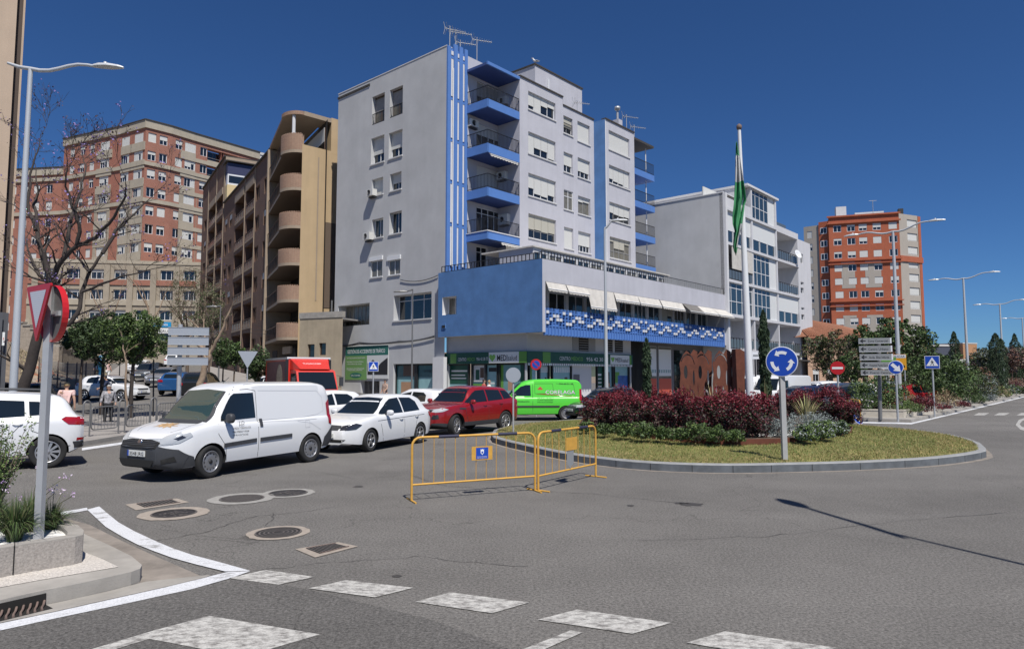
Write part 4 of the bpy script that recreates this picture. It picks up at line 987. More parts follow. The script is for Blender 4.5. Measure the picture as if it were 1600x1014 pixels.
mb.prism([(0,0),(0,.35*HB),(.08*WB,.40*HB),(.12*WB,.46*HB),(.16*WB,.40*HB),(.22*WB,.22*HB),(.30*WB,.35*HB),(.42*WB,.48*HB),(.45*WB,.5*HB),(.45*WB,0)],o_,Vd,Zd,(-U.x*.004,-U.y*.004,0),'letter_black'); mb.build('car_picture',BO)
def swin(fr,a,b,z0,z1_,parts,cols=2,v=-.3):
 mb=MB(); fbox(mb,fr,a,b,v-.03,v,z0,z1_,'poster_teal'); W=b-a; H_=z1_-z0
 for k,(x0,x1,y0,y1,m) in enumerate(parts): fbox(mb,fr,a+W*x0,a+W*x1,v,v+.004+.002*k,z0+H_*y0,z0+H_*y1,m)
 o=mb.build('shop_window',MBLD); mb=MB(); fbox(mb,fr,a,b,v,v+.1,z1_-.12,z1_,'shop_frame'); fbox(mb,fr,a,a+.08,v,v+.1,z0,z1_,'shop_frame'); fbox(mb,fr,b-.08,b,v,v+.1,z0,z1_,'shop_frame')
 fbox(mb,fr,a+W*.47,a+W*.54,v,v+.12,z0,z1_,'shop_frame'); mb.build('frame',o); return o
o=swin(FA,*shop,[(0,.47,.62,.98,'poster_teal_dark'),(.17,.46,.65,.97,'poster_brown'),(.05,.45,0,.55,'poster_sky'),(.12,.4,.1,.48,'poster_tan'),(.54,1,.62,.98,'poster_teal_dark'),(.56,.95,.08,.6,'poster_sky')])
text(o,'ORTOPEDIA',FA.p(shop[0]+(shop[1]-shop[0])*.66,-.28,shop[2]+(shop[3]-shop[2])*.76),Vd,Zd,.22,'letter_black',width=1.1)
mb=MB(); fbox(mb,FA,door[0],door[1],-.4,-.37,door[2],door[3],'glass')
n_=14
for i in range(n_): u=door[0]+(door[1]-door[0])*i/n_; fbox(mb,FA,u,u+.03,-.36,-.33,door[2],door[3],'win_grey')
mb.build('door',MBLD)
mb=MB(); a=FA.at(684,558,.25); fbox(mb,FA,FA.at(681,600)[0],FA.at(698,600)[0],.003,.30,-.4,a[1],'white_plaster'); mb.build('pier',MBLD)
def cable(pts,r,m='cable',sag=0,n=10):
 o=[]
 for a,b in zip(pts[:-1],pts[1:]):
  for i in range(n): k=i/n; q=a.lerp(b,k); q.z-=sag*4*k*(1-k); o.append(q)
 o.append(pts[-1]); return o
za=FA.at(527,540,.1)[1]; zb_=FA.at(680,527,.1)[1]; mb=MB()
for i in range(4): 
 mb.tube(cable([FA.p(uL+.2,.08,za-.1+i*.05),FA.p(uL+3.5,.1+.02*i,za+.02+i*.05),FA.p(uL+8,.1,za+i*.04),FA.p(-.9,.08,zb_+i*.04)],.02,sag=.05+.02*i),.022,'cable' if i%2 else 'cable_grey',5)
p=FA.at(625,437,.1); q=FA.at(684,430,.1); mb.tube(cable([FA.p(p[0],.06,p[1]),FA.p(q[0],.06,q[1])],.02,sag=.25),.025,'cable',5)
mb.build('cable_run',MBLD)
# ---------------- roof aerials and gull
def aerial(px,pt,pb,fr,v,label,dirn=1,h2=None):
 u=fr.fu(px,24,v); zt=zof(fr,px,pt,v); zb=zof(fr,px,pb,v); t=thing('tv_aerial',label,'aerial',fr.p(u,v,zb-.3),0,'television aerials on the roofs')
 b=fr.p(u,v,zb-.6); mb=MB(); mb.tube([b,fr.p(u,v,zt+.15)],.035,'metal_grey',6); mb.build('mast',t)
 mb=MB(); a=fr.p(u,v,zt-.05); d=Vector((dirn*.95,.2,-.05)).normalized(); s_=Vector((-d.y,d.x,0)); mb.tube([a-d*.35,a+d*1.15],.025,'metal_grey',5)
 for k in range(8): c=a+d*(-.2+k*.18); L=.42-.03*k; mb.tube([c-s_*L+Vector((0,0,.0)),c+s_*L],.014,'metal_grey',4)
 for sg_ in (-1,1):
  mb.tube([a-d*.35,a-d*.35+Vector((0,0,sg_*.45))+d*-.1],.018,'metal_grey',4); mb.tube([a-d*.2,a-d*.3+Vector((0,0,sg_*.3))+s_*.3],.012,'metal_grey',4); mb.tube([a-d*.2,a-d*.3+Vector((0,0,sg_*.3))-s_*.3],.012,'metal_grey',4)
 mb.build('antenna',t)
aerial(702.5,45,72,FM,-.6,'tv aerial on the roof, leftmost above the grey gable',.7); aerial(712,50,72,FM,-.5,'tallest tv aerial above the blue fins'); aerial(719,66,78,FM,-.9,'short tv aerial lowest of the group above the blue fins')
aerial(745,62,100,FM,-1.2,'lone tv aerial above the blue roof canopy'); aerial(902,160,174,FM,-.8,'small tv aerial right of the white stair tower'); aerial(979,182,205,FM,1.2,'thin tv aerial beside the roof chimney'); aerial(991,198,215,FM,1.0,'tv aerial at the right end of the roof')
def gull(px,py,fr,v):
 u=fr.fu(px,26,v); z=zof(fr,px,py,v); c=fr.p(u,v,z); t=thing('gull','white gull perched on the corner of the white roof stair tower','bird',c)
 return t,c
mat('feather',(.75,.75,.74),.7); mat('feather_grey',(.28,.29,.31),.7); mat('beak',(.6,.35,.05),.5)
t,c=gull(836.5,100.5,FM,vp-.1)
mb=MB(); pts=[c+Vector(q) for q in ((.30,0,.22),(.16,0,.22),(0,0,.24),(-.12,0,.32),(-.19,0,.42),(-.22,0,.5))]; mb.tube(pts,[.02,.07,.11,.09,.05,.055],'feather',10); mb.build('body',t)
mb=MB(); mb.tube([c+Vector((.36,.06,.24)),c+Vector((.1,.09,.27)),c+Vector((-.05,.09,.30))],[.015,.05,.03],'feather_grey',6); mb.tube([c+Vector((.36,-.06,.24)),c+Vector((.1,-.09,.27)),c+Vector((-.05,-.09,.30))],[.015,.05,.03],'feather_grey',6); mb.build('wing',t)
mb=MB(); mb.tube([c+Vector((-.25,0,.5)),c+Vector((-.34,0,.48))],[.02,.006],'beak',6); mb.tube([c+Vector((0,.03,.16)),c+Vector((0,.03,.12))],.01,'beak',5); mb.tube([c+Vector((0,-.03,.16)),c+Vector((0,-.03,.12))],.01,'beak',5); mb.build('beak',t)
# ---------------- white block beyond (same street line)
o2=FM.p(FM.fu(1133,8,vb),vb,0)
F2=Fr((o2.x,o2.y),U,V); F2G=Fr((o2.x,o2.y),V,-U)
B2=thing('apartment_block','white apartment block with glazed balconies and slanted roof, behind the flagpole','building',(o2.x,o2.y,0))
mat('plaster_white',(.60,.60,.62),.88,noise=.05,nscale=.8,streak=.12,bump=.1,bscale=18)
mat('panel_white',(.66,.67,.66),.6); mat('rail_glass',(.10,.12,.13),.15,spec=.6); mat('brown_frame',(.12,.07,.05),.6)
u2=lambda px,v=0: F2.fu(px,12,v)
za=F2.at(1137,541,0)[1]; lev=[F2.at(1141,y,0)[1] for y in (545,491,437,380,327)]; zr=F2.at(1133,303,0)[1]
uB=[0,u2(1175),u2(1213),u2(1246.5),u2(1264)]
gl=F2G.fu(1016,15,0)
zg=F2G.at(1023,318,0)[1]; zrt=F2.at(1168,289,2.0)[1]; zrt=F2.at(1168,289,0)[1]; zg=F2.at(1133,303,0)[1]; uT2=u2(1168)
mb=MB(); wall(mb,F2G,0,gl-4,-.0,-.5,zg,[],'plaster_grey'); mb.build('gable_wall',B2)
mb=MB(); fbox(mb,F2,uT2-.1,uB[2]+.55,gl-24,.25,zrt-.2,zrt,'white_plaster'); fbox(mb,F2,uT2,uT2+.2,gl-24,-.3,zg-1,zrt-.2,'plaster_white'); fbox(mb,F2,-.06,uT2,gl-4,.05,zg,zg+.08,'white_plaster'); mb.build('roof',B2)
mb=MB(); fbox(mb,F2,-.0,.35,-.3,.25,lev[0]-.3,zr,'white_plaster')
for ub_ in uB[1:4]: fbox(mb,F2,ub_-.13,ub_+.13,-2.0,.12,-.3,(zrt-.22 if ub_<uB[2]+.1 else F2.at(1217,354,0)[1]),'plaster_white')
mb.each('pilaster',B2)
ztop3=F2.at(1217,354,0)[1]
mb=MB(); fbox(mb,F2,.1,uT2,-2.1,-2.0,-.5,zg-.1,'plaster_white'); fbox(mb,F2,uT2,uB[2],-2.1,-2.0,-.5,zrt-.22,'plaster_white'); fbox(mb,F2,uB[2],uB[3],-2.1,-2.0,-.5,ztop3,'plaster_white'); mb.build('back_wall',B2)
for i,z in enumerate(lev):
 mb=MB(); fbox(mb,F2,.03,uB[3],-2.0,.18,z-.24,z,'plaster_white') if i<4 else fbox(mb,F2,.03,uB[2],-2.0,.18,z-.24,z,'plaster_white')
 mb.build('floor_slab',B2)
def glassrail(u0,u1,z,root=B2,v=.05):
 mb=MB(); n=max(2,round((u1-u0)/.62)); w_=(u1-u0)/n
 for i in range(n):
  a=u0+w_*i; fbox(mb,F2,a+.06,a+w_-.06,v,v+.02,z+.12,z+.85,'rail_glass'); fbox(mb,F2,a-.02,a+.02,v-.02,v+.03,z,z+1.0,'iron')
 fbox(mb,F2,u0,u1,v-.02,v+.03,z+.95,z+1.0,'iron'); mb.build('railing',root)
def bay(b,i,kind):
 u0,u1=uB[b]+.14,uB[b+1]-.14; z0=lev[i]; z1_=(lev[i+1]-.24 if i<4 else zrt-.22)
 if b==2 and i==4: return
 if kind=='balc':
  glassrail(u0,u1,z0); window(B2,F2,-2.0,(u0+.4,u1-.5,z0+.02,z0+2.2),cols=3,sh=[0,.9,0],depth=.05,one=True,fm='win_white',name='balcony_door')
 elif kind=='glazed':
  window(B2,F2,0,(u0,u1 if b!=1 else u0+(u1-u0)*.72,z0,z1_),cols=5 if b==0 else 4,rows=(.42,.84),sh=0,depth=.05,gm='glass_blue',one=True,fw=.06)
  if b==1: mb=MB(); fbox(mb,F2,u0+(u1-u0)*.72,u1,-.1,-.02,z0,z1_,'panel_white'); mb.build('panel',B2)
 elif kind=='panel':
  zm=z0+1.15; mb=MB(); fbox(mb,F2,u0,u1,-.1,-.02,zm,z1_,'panel_white'); mb.build('panel',B2)
  n=3 if b!=0 else 3
  for k in range(n):
   a=u0+(u1-u0)*k/n; window(B2,F2,0,(a+.03,a+(u1-u0)/n-.1,z0,zm),cols=1,sh=0,depth=.06,gm='glass_blue',one=True)
 elif kind=='blind':
  glassrail(u0,u1,z0); mb=MB(); fbox(mb,F2,u0+1.2,u1,.1,.14,z0+1.0,z1_,'awning'); mb.build('blind',B2)
 elif kind=='open':
  window(B2,F2,-2.0,(u0+.3,u1-.3,z0+.02,z0+2.2),cols=3,sh=.5,depth=.05,one=True); mb=MB(); fbox(mb,F2,u0,u1,0,.08,z0,z0+.9,'plaster_white'); mb.build('parapet',B2)
for b,i,k in ((0,0,'balc'),(1,0,'balc'),(2,0,'balc'),(0,1,'glazed'),(1,1,'glazed'),(2,1,'panel'),(0,2,'blind'),(1,2,'glazed'),(2,2,'balc'),(0,3,'panel'),(1,3,'panel'),(2,3,'balc'),(0,4,'open'),(1,4,'glazed')): bay(b,i,k)
mb=MB(); fbox(mb,F2,uB[2],uB[3]+.1,-2.0,.1,lev[4]-.3,ztop3,'plaster_white'); fbox(mb,F2,uB[2]+.3,uB[3]-.2,-1.8,-1.0,ztop3,ztop3+1.0,'rail_glass'); mb.build('parapet',B2)
c=F2.p(uB[3]-.9,.35,lev[3]+1.0); mb=MB(); mb.lathe([(0,0),(.3,.03),(.5,.12),(.48,.14),(.28,.05),(0,.02)],'win_white',16,o=c,ax=(.5,-.8,.35)); mb.build('satellite_dish',B2)
vE=.1; zE=F2.at(1250,375,vE)[1]; uE1=u2(1267.5,vE)
hw=[F2.rect((1250.5,396),(1255,412),vE),F2.rect((1251,440),(1256,446),vE),F2.rect((1251,449),(1256,459),vE),F2.rect((1252,480),(1257,485),vE),F2.rect((1252,491),(1257,500),vE),F2.rect((1254,523),(1260,543),vE)]
mb=MB(); wall(mb,F2,vE,uB[3],uE1,-.5,zE,[(*h,.2) for h in hw],'plaster_white',.2); FX=Fr((F2.p(uE1,0,0).x,F2.p(uE1,0,0).y),-V,U); wall(mb,FX,0,-vE,9,-.5,zE,[],'plaster_white'); fbox(mb,F2,uB[3],uE1,-9,vE-.01,zE-.5,zE-.004,'roof_flat'); mb.build('end_wall',B2)
for h in hw: window(B2,F2,vE,h,cols=1,sh=0,depth=.15,one=True)
zc_=lev[0]-.5
mb=MB(); fbox(mb,F2,0,uE1,-2.0,-1.9,-.3,zc_,'shade_in'); fbox(mb,F2,uB[2],uE1+.2,-.2,.9,zc_-.35,zc_-.2,'cap_dark'); mb.build('shop_wall',B2)
for a,b,m in ((1140,1150,'glass'),(1152,1162,'glass'),(1164,1172,'win_grey'),(1180,1196,'glass'),(1200,1212,'plaster_white'),(1218,1238,'glass'),(1244,1262,'poster_teal_dark')):
 mb=MB(); fbox(mb,F2,u2(a,-1.8),u2(b,-1.8),-1.88,-1.82,.0,zc_-.45,m); fbox(mb,F2,u2(a,-1.8)-.05,u2(a,-1.8)+.05,-1.82,-1.75,0,zc_-.45,'win_grey'); mb.build('shop_window',B2)
mb=MB(); a=F2.rect((1256,571),(1268,581),-1.0); fbox(mb,F2,a[0],a[1],-1.05,-1.0,a[2],a[3],'sign_white'); fbox(mb,F2,a[0]+.08,a[1]-.08,-1.0,-.99,a[2]+.08,a[3]-.08,'poster_blue'); o=mb.build('shop_sign',B2)
text(o,'H',F2.p(a[0]+.35,-.98,a[2]+.25),Ud,Zd,1.0,'letter_white',width=.8)
# ---------------- left brick apartment building (far, up the hill)
brickmat('brick_red',(.38,.135,.085),(.32,.11,.07),(.30,.20,.16),.24,.075,.01,.12)
mat('band_cream',(.42,.37,.29),.85,noise=.1,nscale=1,streak=.1); mat('stone_cream',(.36,.31,.24),.85,noise=.12,nscale=1,streak=.1)
DR=112.0
RB=thing('brick_apartment_building','large red brick apartment building with cream bands on the hill at far left','building',(-70,DR,0))
pts=[(-60,118),(92,115),(183,109),(220,106),(262,109),(300,112.5),(400,122)]
PL=[]
for px,d in pts: q=P(px,400,d); PL.append((q.x,q.y))
zroof=P(220,188,106).z; STO=3.0
zbase=5.0
nfl=int((zroof-1.3-zbase)/STO)
segs=[]
def rseg(i,fl_w):
 a,b=Vector(PL[i]),Vector(PL[i+1]); L=(b-a).length; u=(b-a)/L; n=Vector((u.y,-u.x)); return Fr((a.x,a.y),u,n),L
ncols=[(0,[(.05,'w'),(.16,'w'),(.27,'w'),(.38,'w'),(.49,'w'),(.60,'w'),(.70,'w'),(.80,'w'),(.92,'w')]),(1,[(.18,'w'),(.42,'w'),(.56,'w'),(.84,'b')]),(2,[(.2,'w'),(.75,'b')]),(3,[(.22,'w'),(.72,'w')]),(4,[(.55,'b')]),(5,[(.10,'w'),(.32,'l'),(.55,'l'),(.75,'w'),(.9,'w')])]
ncols=[(0,[(.5,'w'),(.62,'w'),(.74,'w'),(.87,'w')]),(1,[(.15,'w'),(.33,'w'),(.50,'w'),(.72,'b')]),(2,[(.15,'b'),(.72,'b')]),(3,[(.25,'w'),(.68,'w')]),(4,[(.30,'w'),(.82,'b')]),(5,[(.12,'w'),(.30,'l'),(.52,'l'),(.72,'w'),(.9,'w')])]
wi=0; random.seed(11)
for si,cols_ in ncols:
 fr,L=rseg(si,0); holes=[]; ws=[]; zkeep=zroof; cut=1.3 if si==0 else 0
 zr_=P(92,262,115).z if si==0 else zroof
 cream_col=[]
 for (k,t) in cols_:
  hw_=(1.15 if t=='b' else .62 if t=='w' else 1.5); uc=k*L
  if t=='b': cream_col.append((uc-1.9,uc+1.9))
  for f in range(nfl):
   zt=zroof-1.9-f*STO; h=(uc-hw_,uc+hw_,zt-(1.55 if t!='l' else 2.3),zt)
   if h[2]<zbase+.5 or h[3]>zr_-1.2: continue
   holes.append((*h,.25 if t!='l' else 1.1)); ws.append((h,t,f))
 mb=MB(); wall(mb,fr,0,0,L,zbase-4,zr_-1.0,holes,'brick_red',.25)
 bd=[(zr_-1.25,zr_)]+[(zroof-1.9-f*STO+.55-STO+.0,zroof-1.9-f*STO+1.05-STO+.12) for f in (1,3) if zroof-1.9-f*STO+1.2-STO<zr_]
 mb.build('brick_wall',RB)
 mb=MB()
 for (a,b) in bd: fbox(mb,fr,-.1,L+.1,.0,.22,a,b,'band_cream')
 fbox(mb,fr,-.15,L+.15,-.3,.35,zr_,zr_+.14,'cap_dark')
 if si in (1,2,4,5):
  for f in range(nfl): 
   if si==5: fbox(mb,fr,.0,L,.003,.12,zroof-1.9-f*STO-2.95,zroof-1.9-f*STO-1.95+ -.35,'band_cream')
 zc2=zroof-1.9-3*STO+.4
 for (a,b) in cream_col:
  fbox(mb,fr,max(a,0.02),min(b,L),.003,.10,zroof-1.9-8.6*STO,zc2,'stone_cream') if False else None
  for q in ((max(a,.02),a+.72),(b-.72,min(b,L-.02))): fbox(mb,fr,q[0],max(q[1],q[0]+.05),.003,.09,zroof-1.9-8.2*STO,zc2,'stone_cream')
  for f in range(nfl): zt=zroof-1.9-f*STO; fbox(mb,fr,max(a,.02),min(b,L-.02),.003,.14,zt-STO+.03,zt-1.58,'band_cream' if f>2 or f==0 else 'band_cream')
 zp_=zroof-1.9-7.45*STO
 mb.each('cream_band',RB)
 for (h,t,f) in ws:
  r=random.random(); shf=random.choice([0,.35,.5,.7,.97,.97])
  if t=='b': window(RB,fr,0,h,cols=4,sh=[shf,shf,random.choice([.3,.97]),.97],depth=.12,one=True,fw=.09)
  elif t=='w': window(RB,fr,0,h,cols=2,sh=shf,depth=.2,one=True,fw=.09)
  else:
   if sum(1 for w_ in RB.children if w_.name.startswith('window'))<2000:
    window(RB,fr,0,(h[0]+.3,h[1]-.3,h[2]+.1,h[3]-.2),cols=2,sh=0,depth=1.0,one=True,fm='win_grey'); m2=MB(); fbox(m2,fr,h[0],h[1],-.12,-.08,h[2],h[2]+.35,'band_cream'); fbox(m2,fr,h[0],h[1],-.12,-.08,h[2]+.75,h[2]+.80,'win_grey'); m2.build('balcony',RB)
mb=MB(); 
zp_=zroof-1.9-7.4*STO
o_=P(40,500,100); e_=P(330,500,104); Uq=(Vector((e_.x,e_.y))-Vector((o_.x,o_.y))); Lq=Uq.length; Uq/=Lq; FP=Fr((o_.x,o_.y),Uq,(Uq.y,-Uq.x))
hp=[]
for r_i in range(4):
 for k in range(7): a=2+k*(Lq-3)/7; hp.append((a,a+2.3,zp_-2.4-r_i*3.1,zp_-.9-r_i*3.1))
wall(mb,FP,0,0,Lq,1,zp_,[(*h,.4) for h in hp],'stone_cream',.4); fbox(mb,FP,0,Lq,-14,0.1,zp_,zp_+.5,'band_cream'); 
for k in range(8): a=1.2+k*(Lq-3)/7; fbox(mb,FP,a-.55,a+.3,.003,.25,zp_-12,zp_-.2,'stone_cream')
for r_i in range(3): fbox(mb,FP,0,Lq,.003,.15,zp_-3.3-r_i*3.1,zp_-2.5-r_i*3.1,'brick_red' if r_i==0 else 'band_cream')
mb.build('podium',RB)
for h in hp: window(RB,FP,0,h,cols=3,sh=random.choice([0,.3,0]),depth=.3,one=True,fw=.08)
a=FP.rect((232,503),(267,521),.3); mb=MB(); mat('sign_cyan',(.01,.27,.55),.5); mat('sign_teal',(.0,.35,.45),.5)
fbox(mb,FP,a[0],a[1],.3,.4,(a[2]+a[3])/2+.1,a[3],'sign_cyan'); fbox(mb,FP,a[0]+1.5,a[1]-.2,.3,.4,a[2],(a[2]+a[3])/2-.05,'sign_white'); o=mb.build('shop_sign',RB)
Qd=Vector((Uq.x,Uq.y,0)); text(o,'Pinceles',FP.p(a[0]+.8,.42,(a[2]+a[3])/2+.3),Qd,Zd,.7,'letter_white',width=2.0); text(o,'GRUPO',FP.p(a[0]+1.7,.42,a[2]+.12),Qd,Zd,.62,'letter_black',width=1.9)
# ---------------- brown brick building with curved balconies
brickmat('brick_brown',(.17,.09,.062),(.13,.068,.048),(.17,.12,.09),.24,.07,.012,.15); brickmat('brick_light',(.35,.20,.13),(.26,.14,.09),(.36,.27,.20),.24,.07,.014,.1)
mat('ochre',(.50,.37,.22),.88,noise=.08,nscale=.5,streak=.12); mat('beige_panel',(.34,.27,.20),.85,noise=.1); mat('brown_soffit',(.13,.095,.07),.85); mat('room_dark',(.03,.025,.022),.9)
mat('slate_navy',(.03,.035,.09),.5); mat('yellow_wall',(.62,.49,.27),.85)
DB=54.0
cB=P(468,420,DB)
Ub=Vector((-.543,.840)); Vb=Vector((-.840,-.543))      # u recedes up the street, v towards the street
FBn=Fr((cB.x,cB.y),Ub,Vb); FBg=Fr((cB.x,cB.y),Vector((.733,.68)),Vector((.68,-.733)))   # ochre side wall
BB=thing('apartment_building','brown brick apartment building with rounded corner balconies and an ochre side wall','building',(cB.x,cB.y,0))
def zB(y,px=445,v=.9,u=1.2): return FBn.at(px,y,v)[1]
zl=[zB(y) for y in (218,278,335,391,447,505)]
zbt=zB(530)
ztB=FBn.at(422.5,236,0)[1]
zsw=FBg.at(474,224,0)[1]+.2; 
uS=FBg.fu(530,15,0)
mb=MB(); wall(mb,FBg,0,.0,uS,-1,zsw-.3,[],'ochre'); fbox(mb,FBg,FBg.fu(516,18,0),uS,-1.5,0.003,zsw-.5,FBg.at(520,185,0)[1],'ochre'); mb.build('side_wall',BB)
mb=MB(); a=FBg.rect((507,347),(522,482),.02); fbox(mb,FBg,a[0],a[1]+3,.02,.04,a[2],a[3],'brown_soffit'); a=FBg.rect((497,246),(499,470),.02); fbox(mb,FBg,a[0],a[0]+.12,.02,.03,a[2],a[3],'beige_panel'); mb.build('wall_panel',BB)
STB=(zl[0]-zl[5])/5
ucol=lambda px: FBn.fu(px,14,0)
uEndB=ucol(312)
edges=[470,434.5,420,404.5,393,378.5,362,348,336,321,312]   # alternating zones by pixel column
zones=[]
px_u={p:ucol(p) for p in (434,415,396,380,363,350,340,322,312)}
H_=[]; W_=[]
uA_=[ucol(p) for p in (421,396,380.5,363.5,347.5,336,321.5,312)]
lev_z=[zl[0]-1.0-i*STB for i in range(6)]   # parapet tops -> loggia openings
ztopB=ztB; uM=ucol(347); zFar=FBn.at(318,296,0)[1]
for i in range(-1,6):
 zt=ztB-1.5-i*STB; z0=zt-STB+.95
 for (a,b) in ((394.5,382),(378.5,365)):
  if i<0: continue
  H_.append((ucol(a),ucol(b),z0-.55,zt,2.0,'log'))
 for (a,b) in ((344,335),(333.5,323)):
  H_.append((ucol(a),ucol(b),z0-.55,zt,2.0,'log'))
 for (a,b) in ((417,410),(403,397)) if i>=0 else (): H_.append((ucol(a),ucol(b),z0-.1,zt-.75,.2,'win'))
 for (a,b) in ((360,355.5),(352.5,348.5)) if i>=0 else (): H_.append((ucol(a),ucol(b),z0-.1,zt-.75,.2,'win'))
 for (a,b) in ((319,315.5),): H_.append((ucol(a),ucol(b),z0-.1,zt-.75,.2,'win'))
uc0=ucol(421.5)
def zroofB(u): return ztopB
for q0,q1,zz in ((uc0,uM,ztopB),(uM,uEndB,zFar)):
 mb=MB(); wall(mb,FBn,0,q0,q1,-1,zz,[h[:5] for h in H_ if q0<=h[0]<q1],'brick_brown',.2,'brick_brown'); mb.build('brick_wall',BB)
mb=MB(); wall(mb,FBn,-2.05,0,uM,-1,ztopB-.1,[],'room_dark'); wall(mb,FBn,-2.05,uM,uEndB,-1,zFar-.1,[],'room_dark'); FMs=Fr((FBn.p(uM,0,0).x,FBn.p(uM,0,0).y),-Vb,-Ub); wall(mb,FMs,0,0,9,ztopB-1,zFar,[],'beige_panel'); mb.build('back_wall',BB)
for h in H_:
 if h[5]=='win': window(BB,FBn,0,h,cols=2,sh=random.choice([0,0,.4]),depth=.15,one=True,fm='brown_frame',fw=.06)
 else:
  m2=MB(); u0,u1,z0=h[0],h[1],h[2]
  fbox(m2,FBn,u0,u1,.0,.06,z0,z0+.16,'beige_panel'); 
  if h[3]>(ztB-1.7 if h[0]<uM else ztB-1.7+STB): m3=MB(); fbox(m3,FBn,u0-.1,u1+.1,.003,.1,h[3]-.1,h[3]+.8,'beige_panel'); m3.build('wall_panel',BB)
  n=5
  for i in range(n+1): u=u0+(u1-u0)*i/n; fbox(m2,FBn,u-.03,u+.03,.0,.05,z0,z0+1.0,'brown_frame')
  fbox(m2,FBn,u0,u1,-.01,.06,z0+.98,z0+1.05,'brown_frame'); fbox(m2,FBn,u0,u1,.0,.01,z0+.2,z0+.9,'rail_glass'); m2.build('balcony',BB)
  if h[0]>ucol(380): pass
mb=MB()
for p in (396,380.2,346,334.2,321.5): u=ucol(p); fbox(mb,FBn,u-.08,u+.08,.003,.07,0,ztopB if u<uM else zFar,'beige_panel')
u=ucol(421.5); fbox(mb,FBn,u-.08,u+.08,.003,.14,0,ztopB,'beige_panel'); mb.each('pilaster',BB)
mb=MB(); fbox(mb,FBn,uc0,uM,-2.2,.2,ztopB,ztopB+.15,'cap_dark'); fbox(mb,FBn,uM,uEndB+.1,-9,.2,zFar,zFar+.15,'cap_dark'); mb.build('coping',BB)
def rounded(z0,z1_,m,out=2.15,th=.16,solid=False,name='balcony',root=BB,mside=None):
 prof=[(uc0*.98,0.35)]; r=1.35; W=uc0
 prof=[(W-.05,.75)]; 
 n=10
 prof=[(W-.02,.10),(W-.02,1.05)] if False else []
 k=[]
 for i in range(n+1):
  a=math.pi/2*i/n; k.append((1.7-1.7*math.sin(a)*1.0, .25+1.5*math.cos(a)))
 prof=[(W-.02,1.0),(W-1.0,1.35),(1.9,1.75)]+k[1:]
 prof=[(W-.02,.25),(2.25,1.12)]+[(1.75-1.75*math.sin(math.pi/2*i/n)-.0,.0+1.30*math.cos(math.pi/2*i/n)) for i in range(n+1)]
 inner=[(p[0]+(.14 if p[0]<1.7 else .0),p[1]-.16) for p in prof]
 mb=MB()
 if solid: 
  out=[(FBn.p(p[0],p[1],0).x,FBn.p(p[0],p[1],0).y) for p in prof+[(1.0,-1.9),(W-.02,-1.9)]]
  mb.prism(out,(0,0,z0),(1,0,0),(0,1,0),(0,0,z1_-z0),m,mside or m)
 else:
  for i in range(1,len(prof)-1):
   a,b,c,d=prof[i],prof[i+1],inner[i+1],inner[i]
   A,B_,C_,D_=[FBn.p(q[0],q[1],z0) for q in (a,b,c,d)]; up_=Vector((0,0,z1_-z0))
   mb.poly([A,B_,B_+up_,A+up_],m); mb.poly([A+up_,B_+up_,C_+up_,D_+up_],m); mb.poly([D_,C_,C_+up_,D_+up_],m)
 return mb.build(name,root),prof
for i in range(6):
 z=zl[i]; hgt=1.35 if i==0 else 1.12
 o,prof=rounded(z-hgt,z,'brick_light')
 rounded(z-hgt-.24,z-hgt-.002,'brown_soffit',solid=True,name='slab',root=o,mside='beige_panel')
 m2=MB(); 
 for j in range(24):
  k=j/23*(len(prof)-3)+1; i0=int(k); t_=k-i0; a=Vector(prof[i0]).lerp(Vector(prof[min(i0+1,len(prof)-1)]),t_); q=FBn.p(a.x,a.y+.0,z); 
  if j%2: m2.obox(q,(.09,0,0),(0,.09,0),(0,0,.07),'brick_light')
 m2.build('brick_trim',o); m2=MB(); pa,pb=Vector(prof[0]),Vector(prof[1])
 for j in range(9): q=pa.lerp(pb,j/8); c=FBn.p(q.x,q.y,z-hgt); m2.tube([c,c+Vector((0,0,1.0))],.02,'brown_frame',4,caps=False)
 A,B_=FBn.p(pa.x,pa.y,z-hgt+1.0),FBn.p(pb.x,pb.y,z-hgt+1.0); m2.tube([A,B_],.03,'brown_frame',5); m2.build('railing',o)
 window(BB,FBn,-2.0,(.5,uc0-1.2,z-hgt,z+1.1),cols=3,sh=random.choice([0,.5,0]),depth=.02,one=True,fm='brown_frame',name='balcony_door')
mb=MB(); W=uc0
rounded(zl[0]+1.62,zl[0]+1.92,'beige_panel',solid=True,name='roof',mside='brick_light')
mb=MB(); fbox(mb,FBn,uc0-.3,uc0-.05,-2.0,.45,0,zl[0]+1.5,'beige_panel'); mb.tube([FBn.p(.5,.6,zl[0]),FBn.p(.5,.6,zl[0]+1.6)],.14,'white_plaster',10); fbox(mb,FBg,0,3.2,-2,-.01,zsw-.4,zsw-.31,'roof_flat'); mb.build('column',BB)
mb=MB(); zq=zl[0]+1.6; fbox(mb,FBg,.1,FBg.fu(517,19,0),-1.9,.0,zq,zq+.35,'beige_panel'); mb.build('roof_slab',BB)
a=ucol(352); b=ucol(322); mb=MB(); 
zq=FBn.at(345,297,0)[1]
a=ucol(350); b=uM-.05; zt_=FBn.at(345,266,0)[1]; hP=zt_-ztopB
fbox(mb,FBn,a,b,-3.4,-.02,ztopB-.3,ztopB+hP*.42,'yellow_wall'); fbox(mb,FBn,a+.05,b,-3.35,-.06,ztopB+hP*.42,ztopB+hP*.68,'win_white'); fbox(mb,FBn,a+.02,b-.1,-3.1,-.2,ztopB+hP*.47,ztopB+hP*.64,'glass'); fbox(mb,FBn,a+.04,b,-3.36,-.04,ztopB+hP*.68,ztopB+hP*.95,'slate_navy'); fbox(mb,FBn,a-.3,b+1,-3.9,.2,zt_-.12,zt_,'cap_dark')
mb.build('penthouse',BB)
